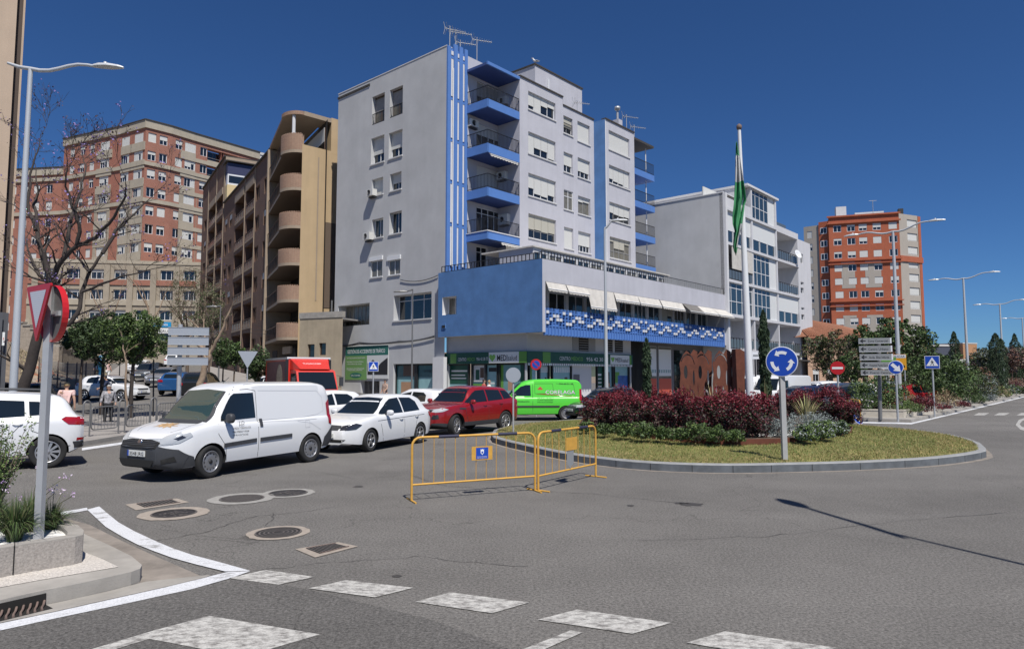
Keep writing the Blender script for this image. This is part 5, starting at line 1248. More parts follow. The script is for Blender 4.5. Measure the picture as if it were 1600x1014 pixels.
mb=MB(); z0=zl[5]-1.5; fbox(mb,FBn,.05,uEndB,.005,.12,-1,0.6,'beige_panel'); 
for k in range(9): u=.6+k*(uEndB-1)/9; fbox(mb,FBn,u,u+1.7,.02,.05,.8,z0-.5,'room_dark'); 
fbox(mb,FBn,1.4,4.0,.05,.2,z0-.9,z0-.3,'beige_panel')
mb.build('shop_wall',BB)
# ---------------- low beige house between the brown and the grey block
qa=P(472,560,51.5); qb=P(526,560,50.2); ul=(Vector((qb.x-qa.x,qb.y-qa.y))); LL=ul.length; ul/=LL; FL_=Fr((qa.x,qa.y),ul,(ul.y,-ul.x))
LH=thing('low_house','low beige rendered house with two small dark windows, behind the red truck','house',(qa.x,qa.y,0))
zt=FL_.at(500,497,0)[1]; mat('beige_render',(.42,.35,.25),.88,noise=.15,nscale=1.2,streak=.25)
h1=FL_.rect((480.5,538),(491,560)); h2=FL_.rect((498.5,536),(509,555))
mb=MB(); wall(mb,FL_,0,-.3,LL+.5,-1,zt,[(*h1,.25),(*h2,.25)],'beige_render',.25); mb.build('wall',LH)
mb=MB(); fbox(mb,FL_,-.3,LL+.5,-4,-.02,zt-.15,zt-.05,'roof_flat'); fbox(mb,FL_,-.35,LL+.5,-.3,.05,zt,zt+.45,'concrete'); mb.build('roof',LH)
for h in (h1,h2): window(LH,FL_,0,h,cols=1,sh=0,depth=.2,one=True,fm='brown_frame')
# ---------------- beige building at the left edge of the photo
mat('beige_left',(.50,.385,.285),.88,noise=.08,nscale=.6,streak=.12,bump=.15,bscale=12); mat('base_grey',(.085,.088,.10),.7,noise=.15,nscale=1.5)
qa=P(14,300,26.0)
c1=P(27.5,0,26.0); 
LB=thing('beige_building','tall beige rendered building at the left edge of the photo','building',(c1.x,c1.y,0))
n1=Vector((.55,-.835)).normalized(); u1=Vector((.835,.55))
FQ=Fr((c1.x,c1.y),u1,n1)
sd_=Vector((-.40,.917)); FQs=Fr((c1.x,c1.y),sd_,Vector((.917,.40)))
c2_=None
lo=0
L2=1.0
for _ in range(40):
 q=FQs.p(L2,0,24); 
 if proj(q)[0]<46: break
 L2+=.1
q0=FQs.p(1.2,0,20)
zbase_=P(14,488,26).z
mb=MB(); wall(mb,FQ,0,-12,0,zbase_,40,[],'beige_left'); mb.build('wall',LB)
vd=Vector((-c1.x,-c1.y)).normalized(); FD=Fr((c1.x,c1.y),(-vd.y,vd.x),vd); mat('side_shade_brown',(.085,.062,.05),.85,noise=.1)  # dark brown holds the shade of the beige building's side face
W3=.2
for _ in range(90):
 if proj(FD.p(W3,-.3,22))[0]>44.5: break
 W3+=.03
mb=MB(); fbox(mb,FD,0.0,W3,-8,-.3,zbase_,40,'side_shade_brown'); fbox(mb,FD,W3,W3+.07,-8,-.25,zbase_,40,'beige_left'); mb.build('recess_wall',LB)
mb=MB(); wall(mb,FQ,.06,-12,0.1,-1,zbase_,[],'base_grey'); fbox(mb,FD,.0,W3+.08,-8,-.1,-1,zbase_,'base_grey'); wall(mb,FQ,.12,-12,.1,-1,.9,[],'concrete'); o=mb.build('plinth',LB)
a=FQ.rect((4,519),(18,540),.08); mb=MB(); fbox(mb,FQ,a[0],min(a[1],.2),.07,.10,a[2],a[3],'sign_white'); fbox(mb,FQ,a[0]+.05,min(a[1],.2)-.05,.10,.103,a[2]+(a[3]-a[2])*.4,a[2]+(a[3]-a[2])*.6,'poster_red'); mb.build('notice',LB)
# ---------------- red tower on the right
brickmat('tower_red',(.44,.115,.05),(.40,.10,.045),(.34,.13,.08),.3,.08,.008,.10)
mat('tower_grey',(.40,.36,.31),.85,noise=.06,nscale=.5,streak=.08)
DT=150.0
a_=P(1296,400,DT*1.03); b_=P(1407,400,DT); ut=Vector((b_.x-a_.x,b_.y-a_.y)); LT=ut.length; ut/=LT
FT_=Fr((a_.x,a_.y),ut,(ut.y,-ut.x)); TW=thing('brick_tower_block','red and grey tower block with rows of small windows at the right','building',(a_.x,a_.y,0))
zT=FT_.at(1350,335,0)[1]; rowy=[(349,0),(370.5,0),(391,0),(410.5,0),(432,0),(452,0),(476,0),(497.5,0)]
rz_=[FT_.at(1290,y,0)[1] for y in (359.5,380,400.5,420.5,441,461.5,482.5,503.5)]
step=(rz_[0]-rz_[-1])/7
pxc=[1309.5,1331,1349.5,1371.5,1396.5]
holes=[]; 
for px in pxc:
 u=FT_.fu(px,30,0)
 for k in range(10): z=rz_[0]-k*step; holes.append((u-.85,u+.85,z-.7,z+.85,.15))
mb=MB(); wall(mb,FT_,0,0,LT,-1,zT,holes,'tower_red',.15); mb.build('wall',TW)
mb=MB()
uu1,uu2=FT_.fu(1316,25,0),FT_.fu(1362,25,0)
for (k0,k1) in ((2.55,4.5),(6.55,9.6)):
 for (pa,pb) in ((1316,1327.5),(1336,1346),(1354.5,1367)) if 0 else ((1315,1336.0),(1352,1377)):
  ua_,ub_=FT_.fu(pa,25,0),FT_.fu(pb,25,0)
  z_t,z_b=rz_[0]-k0*step+.05,rz_[0]-k1*step
  cuts=[(h[0],h[1],h[2],h[3]) for h in holes]
  wall(mb,FT_,.03,ua_,ub_,z_b,z_t,[(h[0],h[1],h[2],h[3],.02) for h in holes if h[1]>ua_ and h[0]<ub_ and h[2]>z_b-.2 and h[3]<z_t+.4],'tower_grey',.02)
mb.each('grey_panel',TW)
mb=MB()
for z,t in ((zT,.35),(zT-1.6,.3),(rz_[0]-2.38*step,.25),(rz_[0]-2.62*step,.25),(rz_[0]-5.45*step,.2),(rz_[0]-5.8*step,.25)): fbox(mb,FT_,-.3,LT+.3,.0,.35,z-t,z,'tower_red')
mb.each('cornice',TW)
for h in holes: window(TW,FT_,0,h,cols=2,sh=random.choice([0,.3,.97,.97,.6]),depth=.12,one=True,fw=.10)
e0=FT_.p(LT,-.4,0); e1=P(1436,400,DT*1.02); ur=Vector((e1.x-e0.x,e1.y-e0.y)); Lr=ur.length; ur/=Lr; FR_=Fr((e0.x,e0.y),ur,(ur.y,-ur.x))
hr=[]
ua_,ub_=FR_.fu(1419,30,0),FR_.fu(1434.5,30,0)
for k in range(10): z=rz_[0]+.9-k*step*1.015; hr.append((ua_,ub_,z-.9,z+.9,.3))
mb=MB(); wall(mb,FR_,0,0,Lr,-1,zT-.2,hr,'tower_grey',.3); fbox(mb,FR_,Lr,Lr+.9,-3,.1,-1,zT-.3,'tower_red'); fbox(mb,FR_,-.1,Lr+1.1,-.02,.25,rz_[0]-2.62*step,rz_[0]-2.2*step,'tower_red'); mb.build('side_wall',TW)
for h in hr: window(TW,FR_,0,h,cols=1,sh=.9,depth=.25,one=True,fw=.12)
e1=FT_.p(0,-1.0,0); e0=P(1257,400,DT*1.06); ur=Vector((e1.x-e0.x,e1.y-e0.y)); Lr=ur.length; ur/=Lr; FLt=Fr((e0.x,e0.y),ur,(ur.y,-ur.x))
hr=[]; pa=FLt.fu(1262,30,0); pb=FLt.fu(1270,30,0); pc=FLt.fu(1290,30,0)
for k in range(10): z=rz_[0]-.5-k*step; hr.append((pa,pb,z-.8,z+.9,.2)); 
for k in range(10): z=rz_[0]-k*step; 
ucx=FLt.fu(1281,30,0)
mb=MB(); wall(mb,FLt,0,0,ucx,-1,zT-1.5,hr,'tower_grey',.2); fbox(mb,FLt,ucx,Lr,-1,.3,-1,zT-.9,'tower_red'); mb.build('side_wall',TW)
for h in hr: window(TW,FLt,0,h,cols=2,sh=random.choice([.97,.5]),depth=.15,one=True,fw=.1)
mb=MB(); 
for k in range(9): z=rz_[0]-k*step; u=FLt.fu(1288,30,.3); fbox(mb,FLt,u-.75,u+.75,.302,.34,z-.7,z+.8,'win_white'); fbox(mb,FLt,u-.6,u-.06,.34,.345,z-.55,z+.65,'glass'); fbox(mb,FLt,u+.06,u+.6,.34,.345,z-.55,z+.65,'glass')
fbox(mb,FT_,2,4.2,-4,-2,zT-.5,zT+2.6,'white_plaster'); fbox(mb,FT_,6,12,-5,-2,zT-.5,zT+.9,'white_plaster'); fbox(mb,FT_,0.2,LT,-12,-.4,zT-.8,zT-.4,'roof_flat'); fbox(mb,FT_,15,16,-3,-2,zT,zT+1.2,'cap_dark'); mb.each('roof_box',TW)
mb=MB(); c=FT_.p(9.8,-2,zT); mb.tube([c,c+Vector((0,0,3.6))],.06,'metal_grey',5); mb.tube([c+Vector((-.9,0,3.4)),c+Vector((.9,0,3.5))],.05,'metal_grey',5); mb.build('mast',TW)
# ---------------- tiled house behind the trees
mat('peach_wall',(.52,.34,.23),.88,noise=.12,nscale=1)
qa=P(1262,560,70); qb=P(1392,560,78); ul=(Vector((qb.x-qa.x,qb.y-qa.y))); LL=ul.length; ul/=LL; FHs=Fr((qa.x,qa.y),ul,(ul.y,-ul.x))
HS=thing('tiled_house','peach house with a low terracotta tiled roof behind the trees','house',(qa.x,qa.y,0))
ze=FHs.at(1340,530,0)[1]; zrd=FHs.at(1290,507,-4)[1]
hh_=[(LL*k/7+.8,LL*k/7+1.9,.8,2.6,.2) for k in range(7)]
mb=MB(); wall(mb,FHs,0,0,LL,-1,ze,hh_,'peach_wall',.2); FHe=Fr((FHs.p(LL,0,0).x,FHs.p(LL,0,0).y),(-ul.y,ul.x),(ul.x,ul.y)); wall(mb,FHe,0,0,8,-1,ze,[],'peach_wall'); mb.build('wall',HS)
for h in hh_: window(HS,FHs,0,h,cols=2,sh=.3,depth=.15,one=True)
mb=MB(); e=.5
A,B_,C_,D_=FHs.p(-e,e,ze),FHs.p(LL+e,e,ze-.0),FHs.p(LL+e,-8-e,ze),FHs.p(-e,-8-e,ze); R1,R2=FHs.p(2.5,-4,zrd+.6),FHs.p(LL-4,-4,zrd)
mb.poly([A,B_,R2,R1],'tile_red'); mb.poly([B_,C_,R2],'tile_red'); mb.poly([C_,D_,R1,R2],'tile_red'); mb.poly([D_,A,R1],'tile_red')
fbox(mb,FHs,-e,LL+e,e-.1,e,ze-.15,ze,'terracotta')
for i in range(40):   # tile rolls
 k=i/39; a=A.lerp(B_,k); k2=max(0,min(1,(k*(LL+2*e)-2.5-e)/(LL-6.5))); b=R1.lerp(R2,k2)
 mb.tube([a+Vector((0,0,.04)),b+Vector((0,0,.04))],.07,'tile_red',5,caps=False)
mb.build('roof',HS)
# ---------------- far buildings at the right
mat('slate_far',(.07,.08,.11),.7); mat('far_white',(.55,.54,.52),.85); mat('far_orange',(.42,.23,.12),.85)
def farblock(px0,px1,py0,D_,m,label,name='distant_building',rows=0,cols=0,d=14):
 a=P(px0,590,D_); b=P(px1,590,D_*1.01); u=Vector((b.x-a.x,b.y-a.y)); L=u.length; u/=L; fr=Fr((a.x,a.y),u,(u.y,-u.x)); z=P((px0+px1)/2,py0,D_).z
 t=thing(name,label,'building',(a.x,a.y,0)); mb=MB(); hs=[]
 for i in range(rows):
  for j in range(cols): uc=L*(j+.5)/cols; zc=z-(i+.6)*3.2; hs.append((uc-L/cols*.25,uc+L/cols*.25,zc-.7,zc+.8,.3))
 wall(mb,fr,0,0,L,-5,z,hs,m,.3); fbox(mb,fr,0.01,L-.01,-d,-.01,-5,z-.01,m); mb.build('wall',t)
 mb=MB(); fbox(mb,fr,-.2,L+.2,-d,.15,z,z+.5,'far_white'); mb.build('cornice',t)
 for h in hs: window(t,fr,0,h,cols=1,sh=random.choice([0,.5]),depth=.25,one=True,fw=.12)
 return t,fr,L,z
farblock(1448,1493,541,170,'slate_far','low slate-blue building beside the base of the red tower',rows=3,cols=9)
farblock(1507,1529,537,330,'far_orange','small distant orange and white tower between the lamp posts',rows=9,cols=4)
farblock(1500,1537,563,260,'far_white','pale low building under the small distant tower',rows=2,cols=6)
farblock(1532,1570,568,300,'far_white','pale distant row of houses behind the cypresses',rows=2,cols=6)
farblock(1200,1262,560,120,'far_white','pale building glimpsed behind the white block',rows=3,cols=6)
farblock(396,412,242,140,'far_white','narrow white wall above the brown building at the skyline',d=4)
def hill(x0,x1,y,h0,seed,m='hill_green'):
 mb=MB(); rr=random.Random(seed); n=60; top=[]
 for i in range(n+1):
  k=i/n; hgt=h0*(.35+.65*math.sin(math.pi*k))*(.8+.2*math.sin(k*17+seed)+.1*rr.random()); top.append((x0+(x1-x0)*k,hgt))
 vs=[]; 
 for (x,hh2) in top: vs+= [(x,y,-3),(x,y+60,hh2*.75),(x,y+140,hh2),(x,y+260,-3)]
 fs=[[4*i+j,4*i+4+j,4*i+5+j,4*i+1+j] for i in range(n) for j in range(3)]
 mb.add(vs,fs,m,True); tag(mb.build('hills',uv=False),kind='structure')
mat('hill_green',(.05,.065,.045),.95,noise=.5,nscale=.03)
hill(150,900,520,30,3); hill(-500,200,620,24,5)
# ---------------- vehicles: lofted bodies, cut wheel arches, windows as panels that follow the body
def paint(name,c,rough=.28,coat=.6,metal=0): mat(name,c,rough,metal,.5,coat=coat)
paint('car_white',(.72,.73,.74)); paint('car_red',(.30,.012,.016),.25,.9,.2); paint('car_green',(.10,.62,.05),.35,.4); paint('car_black',(.010,.010,.012),.12,1); paint('car_navy',(.022,.03,.07),.2,1,.2)
paint('car_grey',(.07,.08,.09),.25,.9,.3); paint('car_silver',(.32,.33,.35),.3,.8,.5); paint('car_blue',(.025,.10,.27),.25,.9,.2); paint('truck_red',(.62,.03,.018),.35,.5); paint('car_dark',(.022,.023,.025),.2,1)
mat('plastic_dark',(.045,.047,.052),.55,noise=.1,nscale=30); mat('rubber',(.018,.018,.018),.85); mat('alloy',(.50,.50,.51),.3,metal=.7); mat('steel_rim',(.30,.30,.31),.4,metal=.6); mat('rim_dark',(.04,.04,.042),.4,metal=.4)
mat('car_glass',(.010,.014,.015),.03,spec=1.0); mat('car_glass_green',(.03,.055,.05),.03,spec=1.0); mat('lamp_clear',(.42,.44,.46),.08,spec=1); mat('lamp_dark',(.03,.03,.035),.08,spec=1); mat('lamp_red',(.33,.008,.012),.12,spec=1)
mat('chrome',(.6,.6,.62),.15,metal=1); mat('plate_white',(.72,.73,.70),.5); mat('plate_blue',(.02,.07,.40),.5); mat('seat_dark',(.03,.03,.03),.8); mat('interior',(.015,.015,.015),.9); mat('line_dark',(.03,.03,.03),.8); mat('gold_decal',(.50,.33,.17),.6,noise=.5,nscale=9)
def interp(keys,x):
 if x<=keys[0][0]: return keys[0][1]
 for a,b in zip(keys[:-1],keys[1:]):
  if x<=b[0]:
   t=(x-a[0])/(b[0]-a[0]); return a[1]+(b[1]-a[1])*t
 return keys[-1][1]
def sm(keys,x,w_=.05): return sum(interp(keys,x+d*w_) for d in (-1,-.5,0,.5,1))/5
class Car:
 """x forward (0 = rear end, L = nose), y left, z up; origin at the middle between the axles on the ground"""
 def __init__(s,L,W,zb,deck,roof,w,wr,ax,rw,under=.2):
  s.L=L;s.W=W;s.ax=ax;s.rw=rw; s.zb,s.deck,s.roof,s.w,s.wr=zb,deck,roof,w,wr
  s.x0=(ax[0]+ax[1])/2
  s.bvh=None
 def ring(s,x):
  w=sm(s.w,x,.04); zb=sm(s.zb,x,.04); zd=sm(s.deck,x,.05); zr=max(sm(s.roof,x,.05),zd+.012); wr=min(sm(s.wr,x,.06),w*.93)
  k=min(1,max(0,(zr-zd)/.35)); h=zd-zb
  crown=.022*k+.03*(1-k)
  r=[(0,zb),(w*.82,zb),(w*.955,zb+.035),(w*.985,zb+h*.22),(w,zb+h*.48),(w*.995,zb+h*.66),(w*.985,zd-h*.17),(w*.972,zd-.055),(w*.945,zd-.012)]
  yl=w*.925; 
  up_=[(yl,zd+.004)]
  for t in (.33,.66): up_.append((yl+(wr-yl)*(t**1.15),zd+(zr-zd)*t*.96))
  up_+= [(wr+.005,zr-.055*k-.004),(wr-.03-.01*k,zr-.018*k),(wr*.8,zr+crown*.45),(wr*.45,zr+crown*.85),(0,zr+crown)]
  if k<1:
   flat=[(yl,zd+.002),(yl*.93,zd+.010),(yl*.84,zd+.016),(yl*.74,zd+.02),(yl*.62,zd+.024),(yl*.45,zd+.028),(yl*.25,zd+.031),(0,zd+.033)]
   up_=[(a[0]*k+b[0]*(1-k),a[1]*k+b[1]*(1-k)) for a,b in zip(up_,flat)]
  return r+up_
 def body(s,m,root,arch=1.10,lower=None,lower_z=None,name='body'):
  n=int(s.L/.07); xs=[s.L*i/n for i in range(n+1)]
  xs=sorted(set([0,.015,.04]+xs[1:-1]+[s.L-.04,s.L-.015,s.L])); 
  R_=[s.ring(x) for x in xs]; K=len(R_[0]); vs=[]; 
  for x,r in zip(xs,R_):
   for (y,z) in r: vs.append((x-s.x0,y,z))
   for (y,z) in r[-2:0:-1]: vs.append((x-s.x0,-y,z))
  P_=2*K-2; fs=[]
  for i in range(len(xs)-1):
   for j in range(P_): fs.append([i*P_+j,i*P_+(j+1)%P_,(i+1)*P_+(j+1)%P_,(i+1)*P_+j])
  fs.append(list(range(P_))[::-1]); fs.append([(len(xs)-1)*P_+j for j in range(P_)])
  me=bpy.data.meshes.new(name); me.from_pydata(vs,[],fs); me.update()
  bm=bmesh.new(); bm.from_mesh(me); bmesh.ops.recalc_face_normals(bm,faces=bm.faces); bm.to_mesh(me)
  s.bvh=BVHTree.FromBMesh(bm); bm.free()
  me.materials.append(M[m]); me.materials.append(M['interior']); me.materials.append(M[lower or 'plastic_dark'])
  o=bpy.data.objects.new(name,me); COL.objects.link(o)
  cuts=[]
  for ax_ in s.ax:
   for sd_ in (1,-1):
    c=MB(); c.lathe([(s.rw*arch,0),(s.rw*arch,.45)],m,28,o=(ax_-s.x0,sd_*(s.W+.1),s.rw*1.02),ax=(0,-sd_,0)); k=len(c.v)
    c.f.append(list(range(28))); c.m.append(m); c.s.append(False); c.f.append(list(range(28,56))); c.m.append(m); c.s.append(False)
    cuts.append(c)
  big=MB()
  for c in cuts: k=len(big.v); big.v+=c.v; big.f+=[[a+k for a in f] for f in c.f]; big.m+=c.m; big.s+=c.s
  co=big.build('cut',uv=False); b2=bmesh.new(); b2.from_mesh(co.data); bmesh.ops.recalc_face_normals(b2,faces=b2.faces); b2.to_mesh(co.data); b2.free()
  md=o.modifiers.new('b','BOOLEAN'); md.object=co; md.operation='DIFFERENCE'; md.solver='EXACT'
  bpy.context.view_layer.update(); dg=bpy.context.evaluated_depsgraph_get(); nm=bpy.data.meshes.new_from_object(o.evaluated_get(dg))
  o.modifiers.clear(); o.data=nm; nm.name=name; bpy.data.objects.remove(co)
  while len(nm.materials)<3: nm.materials.append(M['interior'])
  for p in nm.polygons:
   c=p.center; mi=0
   for ax_ in s.ax:
    d=math.hypot(c.x-(ax_-s.x0),c.z-s.rw*1.02)
    if d<s.rw*arch*1.0+.002 and abs(c.y)<s.W-.012: mi=1
   if mi==0 and lower_z is not None:
    lz=lower_z(c.x+s.x0) if callable(lower_z) else lower_z
    if c.z<lz: mi=2
   if c.z<interp(s.zb,c.x+s.x0)+.01 and abs(p.normal.z)>.7: mi=1
   p.material_index=mi; p.use_smooth=True
  try: nm.set_sharp_from_angle(angle=R(38))
  except Exception: pass
  o.parent=root; s.o=o; return o
 def panel(s,out,side,m,off=.004,parent=None,name='panel',mb=None,step=.06,label=None):
  """outline projected on the body: side 'l','r' (x,z), 'f','b' (y,z), 't' (x,y)"""
  out=[Vector(p) for p in out]; xs=[p.x for p in out]; ys=[p.y for p in out]; inn=[]; n=len(out); bd=[]
  for i in range(n):
   a,b=out[i],out[(i+1)%n]; k=max(1,int((b-a).length/step)); bd+= [a.lerp(b,j/k) for j in range(k)]
  x=min(xs)+step/2
  while x<max(xs):
   y=min(ys)+step/2
   while y<max(ys): inn.append(Vector((x,y))); y+=step
   x+=step
  r=delaunay_2d_cdt(bd+inn,[],[list(range(len(bd)))],1,1e-6)
  vs=[]
  for q in r[0]:
   if side=='l': o,d=Vector((q.x-s.x0,3,q.y)),Vector((0,-1,0))
   elif side=='r': o,d=Vector((q.x-s.x0,-3,q.y)),Vector((0,1,0))
   elif side=='f': o,d=Vector((s.L+2,q.x,q.y)),Vector((-1,0,0))
   elif side=='b': o,d=Vector((-3-s.x0,q.x,q.y)),Vector((1,0,0))
   else: o,d=Vector((q.x-s.x0,q.y,4)),Vector((0,0,-1))
   h=s.bvh.ray_cast(o,d)
   if h[0] is None:
    h=s.bvh.find_nearest(o+d*(3 if side in 'lr' else 2.5)); 
    vs.append(h[0]+h[1]*off)
   else:
    nn=h[1]; 
    if nn.dot(d)>0: nn=-nn
    vs.append(h[0]+nn*off)
  fs=[list(f) for f in r[2]]
  o2=[]
  for f in fs:
   a,b,c=(vs[i] for i in f[:3]); nn=(b-a).cross(c-a)
   dd={'l':Vector((0,1,0)),'r':Vector((0,-1,0)),'f':Vector((1,0,0)),'b':Vector((-1,0,0)),'t':Vector((0,0,1))}[side]
   o2.append(f if nn.dot(dd)>0 else f[::-1])
  if mb is not None: mb.add(vs,o2,m,True); return mb
  k=MB(); k.add(vs,o2,m,True); return k.build(name,parent,world=False,uv=False,label=label)
 def line(s,pts,side,w_=.012,m='line_dark',off=.003,mb=None):
  own=mb is None; mb=mb or MB()
  for a,b in zip(pts[:-1],pts[1:]):
   a,b=Vector(a),Vector(b); d=(b-a).normalized(); n=Vector((-d.y,d.x))*w_/2; s.panel([a-n,b-n,b+n,a+n],side,m,off,mb=mb,step=.15)
  return mb
 def wheel(s,i,side,root,style='alloy',steer=0,w_=.21,nsp=5):
  ax_=s.ax[i]-s.x0; y=side*(s.W-.015-w_/2); r=s.rw; c=Vector((ax_,y,r)); axd=Vector((math.sin(-steer)*side*1.0,side*math.cos(steer),0)) ; axd=Vector((-math.sin(steer)*side,math.cos(steer)*side,0))
  mb=MB(); prof=[(r*.64,-w_*.42),(r*.90,-w_*.5),(r*.985,-w_*.42),(r,-w_*.2),(r,w_*.2),(r*.985,w_*.42),(r*.90,w_*.5),(r*.66,w_*.44),(r*.64,w_*.30)]; mb.lathe(prof,'rubber',32,o=c,ax=axd)
  o=mb.build('wheel',root,world=False,uv=False)
  mb=MB(); ri=r*.655; mb.lathe([(ri,w_*.44),(ri*.95,w_*.40),(ri*.92,w_*.15),(0,w_*.12)],'rim_dark',28,o=c,ax=axd)
  mb.lathe([(ri*1.02,w_*.42),(ri*1.0,w_*.47),(ri*.93,w_*.46),(ri*.91,w_*.38)],'alloy' if style!='steel' else 'steel_rim',28,o=c,ax=axd)
  X=axd.cross(Vector((0,0,1))).normalized(); Z=Vector((0,0,1)); h=c+axd*w_*.42
  if style=='steel':
   mb.lathe([(ri*.93,w_*.40),(ri*.80,w_*.34),(ri*.62,w_*.36),(ri*.45,w_*.42),(ri*.22,w_*.36),(0,w_*.36)],'steel_rim',28,o=c,ax=axd)
   for k in range(12): a=2*math.pi*k/12; q=c+(X*math.cos(a)+Z*math.sin(a))*ri*.74+axd*w_*.37; mb.lathe([(0,0),(r*.045,0)],'interior',8,o=q,ax=axd)
   mb.lathe([(ri*.2,w_*.40),(ri*.18,w_*.46),(0,w_*.46)],'rim_dark',12,o=c,ax=axd)
  else:
   for k in range(nsp):
    a=2*math.pi*k/nsp+.3; 
    for da in ((-.16,.16) if style=='twin' else (0,)):
     d=X*math.cos(a+da)+Z*math.sin(a+da); t=axd.cross(d); wd=ri*(.13 if style=='twin' else .24)
     d2=X*math.cos(a+da*1.6)+Z*math.sin(a+da*1.6)
     p0=h+d*ri*.12; p1=h+d2*ri*.95-axd*w_*.02
     mb.add([p0-t*wd*.45-axd*.02,p0+t*wd*.45-axd*.02,p1+t*wd*.55-axd*.02,p1-t*wd*.55-axd*.02,p0-t*wd*.45,p0+t*wd*.45,p1+t*wd*.5,p1-t*wd*.5],[[4,5,6,7],[0,4,7,3],[1,2,6,5],[3,7,6,2]],'alloy')
   mb.lathe([(ri*.2,w_*.36),(ri*.2,w_*.45),(0,w_*.46)],'alloy',14,o=c,ax=axd)
  mb.build('rim',o,world=False,uv=False); return o
 def mirror(s,x,z,side,root,m,sz=(.12,.20,.15)):
  yb=interp(s.w,x)*.93*side; c=Vector((x-s.x0,yb+side*sz[1]*.75,z)); bm=bmesh.new(); bmesh.ops.create_icosphere(bm,subdivisions=3,radius=.5)
  for v in bm.verts:
   q=v.co; k=(abs(q.x)**3+abs(q.y)**3+abs(q.z)**3)**(1/3)/.5; q/=max(k,.01); v.co=Vector((q.x*sz[0]*1.1,q.y*sz[1],q.z*sz[2]))+c
  me=bpy.data.meshes.new('mirror'); bm.to_mesh(me); bm.free(); me.materials.append(M[m])
  for p in me.polygons: p.use_smooth=True
  o=bpy.data.objects.new('mirror',me); COL.objects.link(o); o.parent=root
  mb=MB(); mb.obox(c+Vector((-.03,-side*(sz[1]*.9),-sz[2]*.35)),(.05,0,0),(0,side*sz[1]*.5,0),(0,0,.04),'plastic_dark'); mb.build('bracket',o,world=False,uv=False)
 def plate(s,side,z,txt,root,y=0,w_=.52,h=.11,off=.02):
  h_=s.bvh.ray_cast(Vector((s.L+2 if side=='f' else -3-s.x0,y,z)),Vector((-1 if side=='f' else 1,0,0)))
  x=h_[0].x+(off if side=='f' else -off); k=1 if side=='f' else -1
  mb=MB(); mb.obox((x,y-w_/2*k,z-h/2),(.012*k,0,0),(0,w_*k,0),(0,0,h),'plate_white'); mb.obox((x+.0125*k,y-w_/2*k,z-h/2),(.002*k,0,0),(0,.045*k,0),(0,0,h),'plate_blue')
  o=mb.build('number_plate',root,world=False,uv=False)
  if txt: text(o,txt,(x+.016*k,y-(w_/2-.07)*k,z-h*.33),(0,k,0),(0,0,1),h*.86,'letter_black',width=w_*.80,world=False,depth=0)
def carthing(label,pos,heading,name='car',cat='car',group='cars in the road',z=0):
 return thing(name,label,cat,(pos[0],pos[1],z),math.atan2(heading[1],heading[0]),group)
def place2(fp,rp,car,side=1):
 """ground pixels of the near front and rear wheel contacts -> position and heading (side=+1: its left side is seen)"""
 a=G(*fp); b=G(*rp); d=(a-b); d.z=0; d.normalize(); m=(a+b)/2; left=Vector((-d.y,d.x,0)); c=m-left*side*(car.W-.12); return (c.x,c.y),(d.x,d.y)
def hatch(root,c,paint_,win,ws,rw=None,lines=(),glass='car_glass',lamps=True,handles=(),mir=None,grille=None,head=None,tail=None,plate=None,style='alloy',nsp=5,steer=0,black_lower=None,sides=(1,-1)):
 for sd in sides:
  k='l' if sd>0 else 'r'
  for wpoly in win: c.panel(wpoly,k,glass,.005,root,'side_window')
 if ws: c.panel(ws,'f',glass,.006,root,'windscreen',step=.08)
 if rw: c.panel(rw,'b',glass,.006,root,'rear_window',step=.08)
 mb=MB()
 for sd in sides:
  for l_ in lines: c.line(l_,'l' if sd>0 else 'r',mb=mb)
 if lines: mb.build('door_gap',root,world=False,uv=False)
 for sd in sides:
  for (x,z) in handles:
   y=c.bvh.ray_cast(Vector((x-c.x0,3*sd,z)),Vector((0,-sd,0)))[0]
   mb=MB(); mb.tube([y+Vector((-.09,sd*.004,0)),y+Vector((-.05,sd*.03,0)),y+Vector((.05,sd*.03,0)),y+Vector((.09,sd*.004,0))],.013,paint_,6); mb.build('door_handle',root,world=False,uv=False)
  if mir: c.mirror(mir[0],mir[1],sd,root,mir[2] if len(mir)>2 else paint_)
 if head:
  for sd in (1,-1):
   c.panel([(a*sd,b) for a,b in head[0]],'f',head[1],.006,root,'headlight',step=.04)
   if len(head)>2: c.panel(head[2],'l' if sd>0 else 'r',head[1],.006,root,'headlight',step=.04)
 if tail:
  for sd in (1,-1):
   c.panel([(a*sd,b) for a,b in tail[0]],'b','lamp_red',.008,root,'tail_light',step=.05)
   if len(tail)>1: c.panel(tail[1],'l' if sd>0 else 'r','lamp_red',.008,root,'tail_light',step=.05)
 if grille:
  for (g_,m_,nm) in grille: c.panel(g_,'f',m_,.007,root,nm,step=.06)
 for i in (0,1):
  for sd in (1,-1): c.wheel(i,sd,root,style,steer if i==1 else 0,nsp=nsp)
van=Car(4.41,.915,[(0,.36),(.25,.26),(3.6,.24),(4.1,.22),(4.41,.30)],
 [(0,1.06),(.6,1.06),(3.05,1.04),(3.40,1.08),(3.75,1.02),(4.05,.93),(4.25,.84),(4.36,.72),(4.41,.60)],
 [(0,1.50),(.03,1.66),(.12,1.80),(.5,1.855),(2.2,1.865),(2.60,1.83),(2.86,1.74),(3.0,1.60),(3.55,1.12),(3.7,1.03),(4.41,.62)],
 [(0,.85),(.08,.885),(.3,.905),(3.4,.915),(3.9,.88),(4.15,.80),(4.3,.68),(4.38,.56),(4.41,.50)],
 [(0,.70),(.4,.73),(2.4,.73),(3.0,.68),(3.6,.66),(4.41,.5)],(.72,3.475),.325)
pos,hd=place2((327,746),(478,722),van)
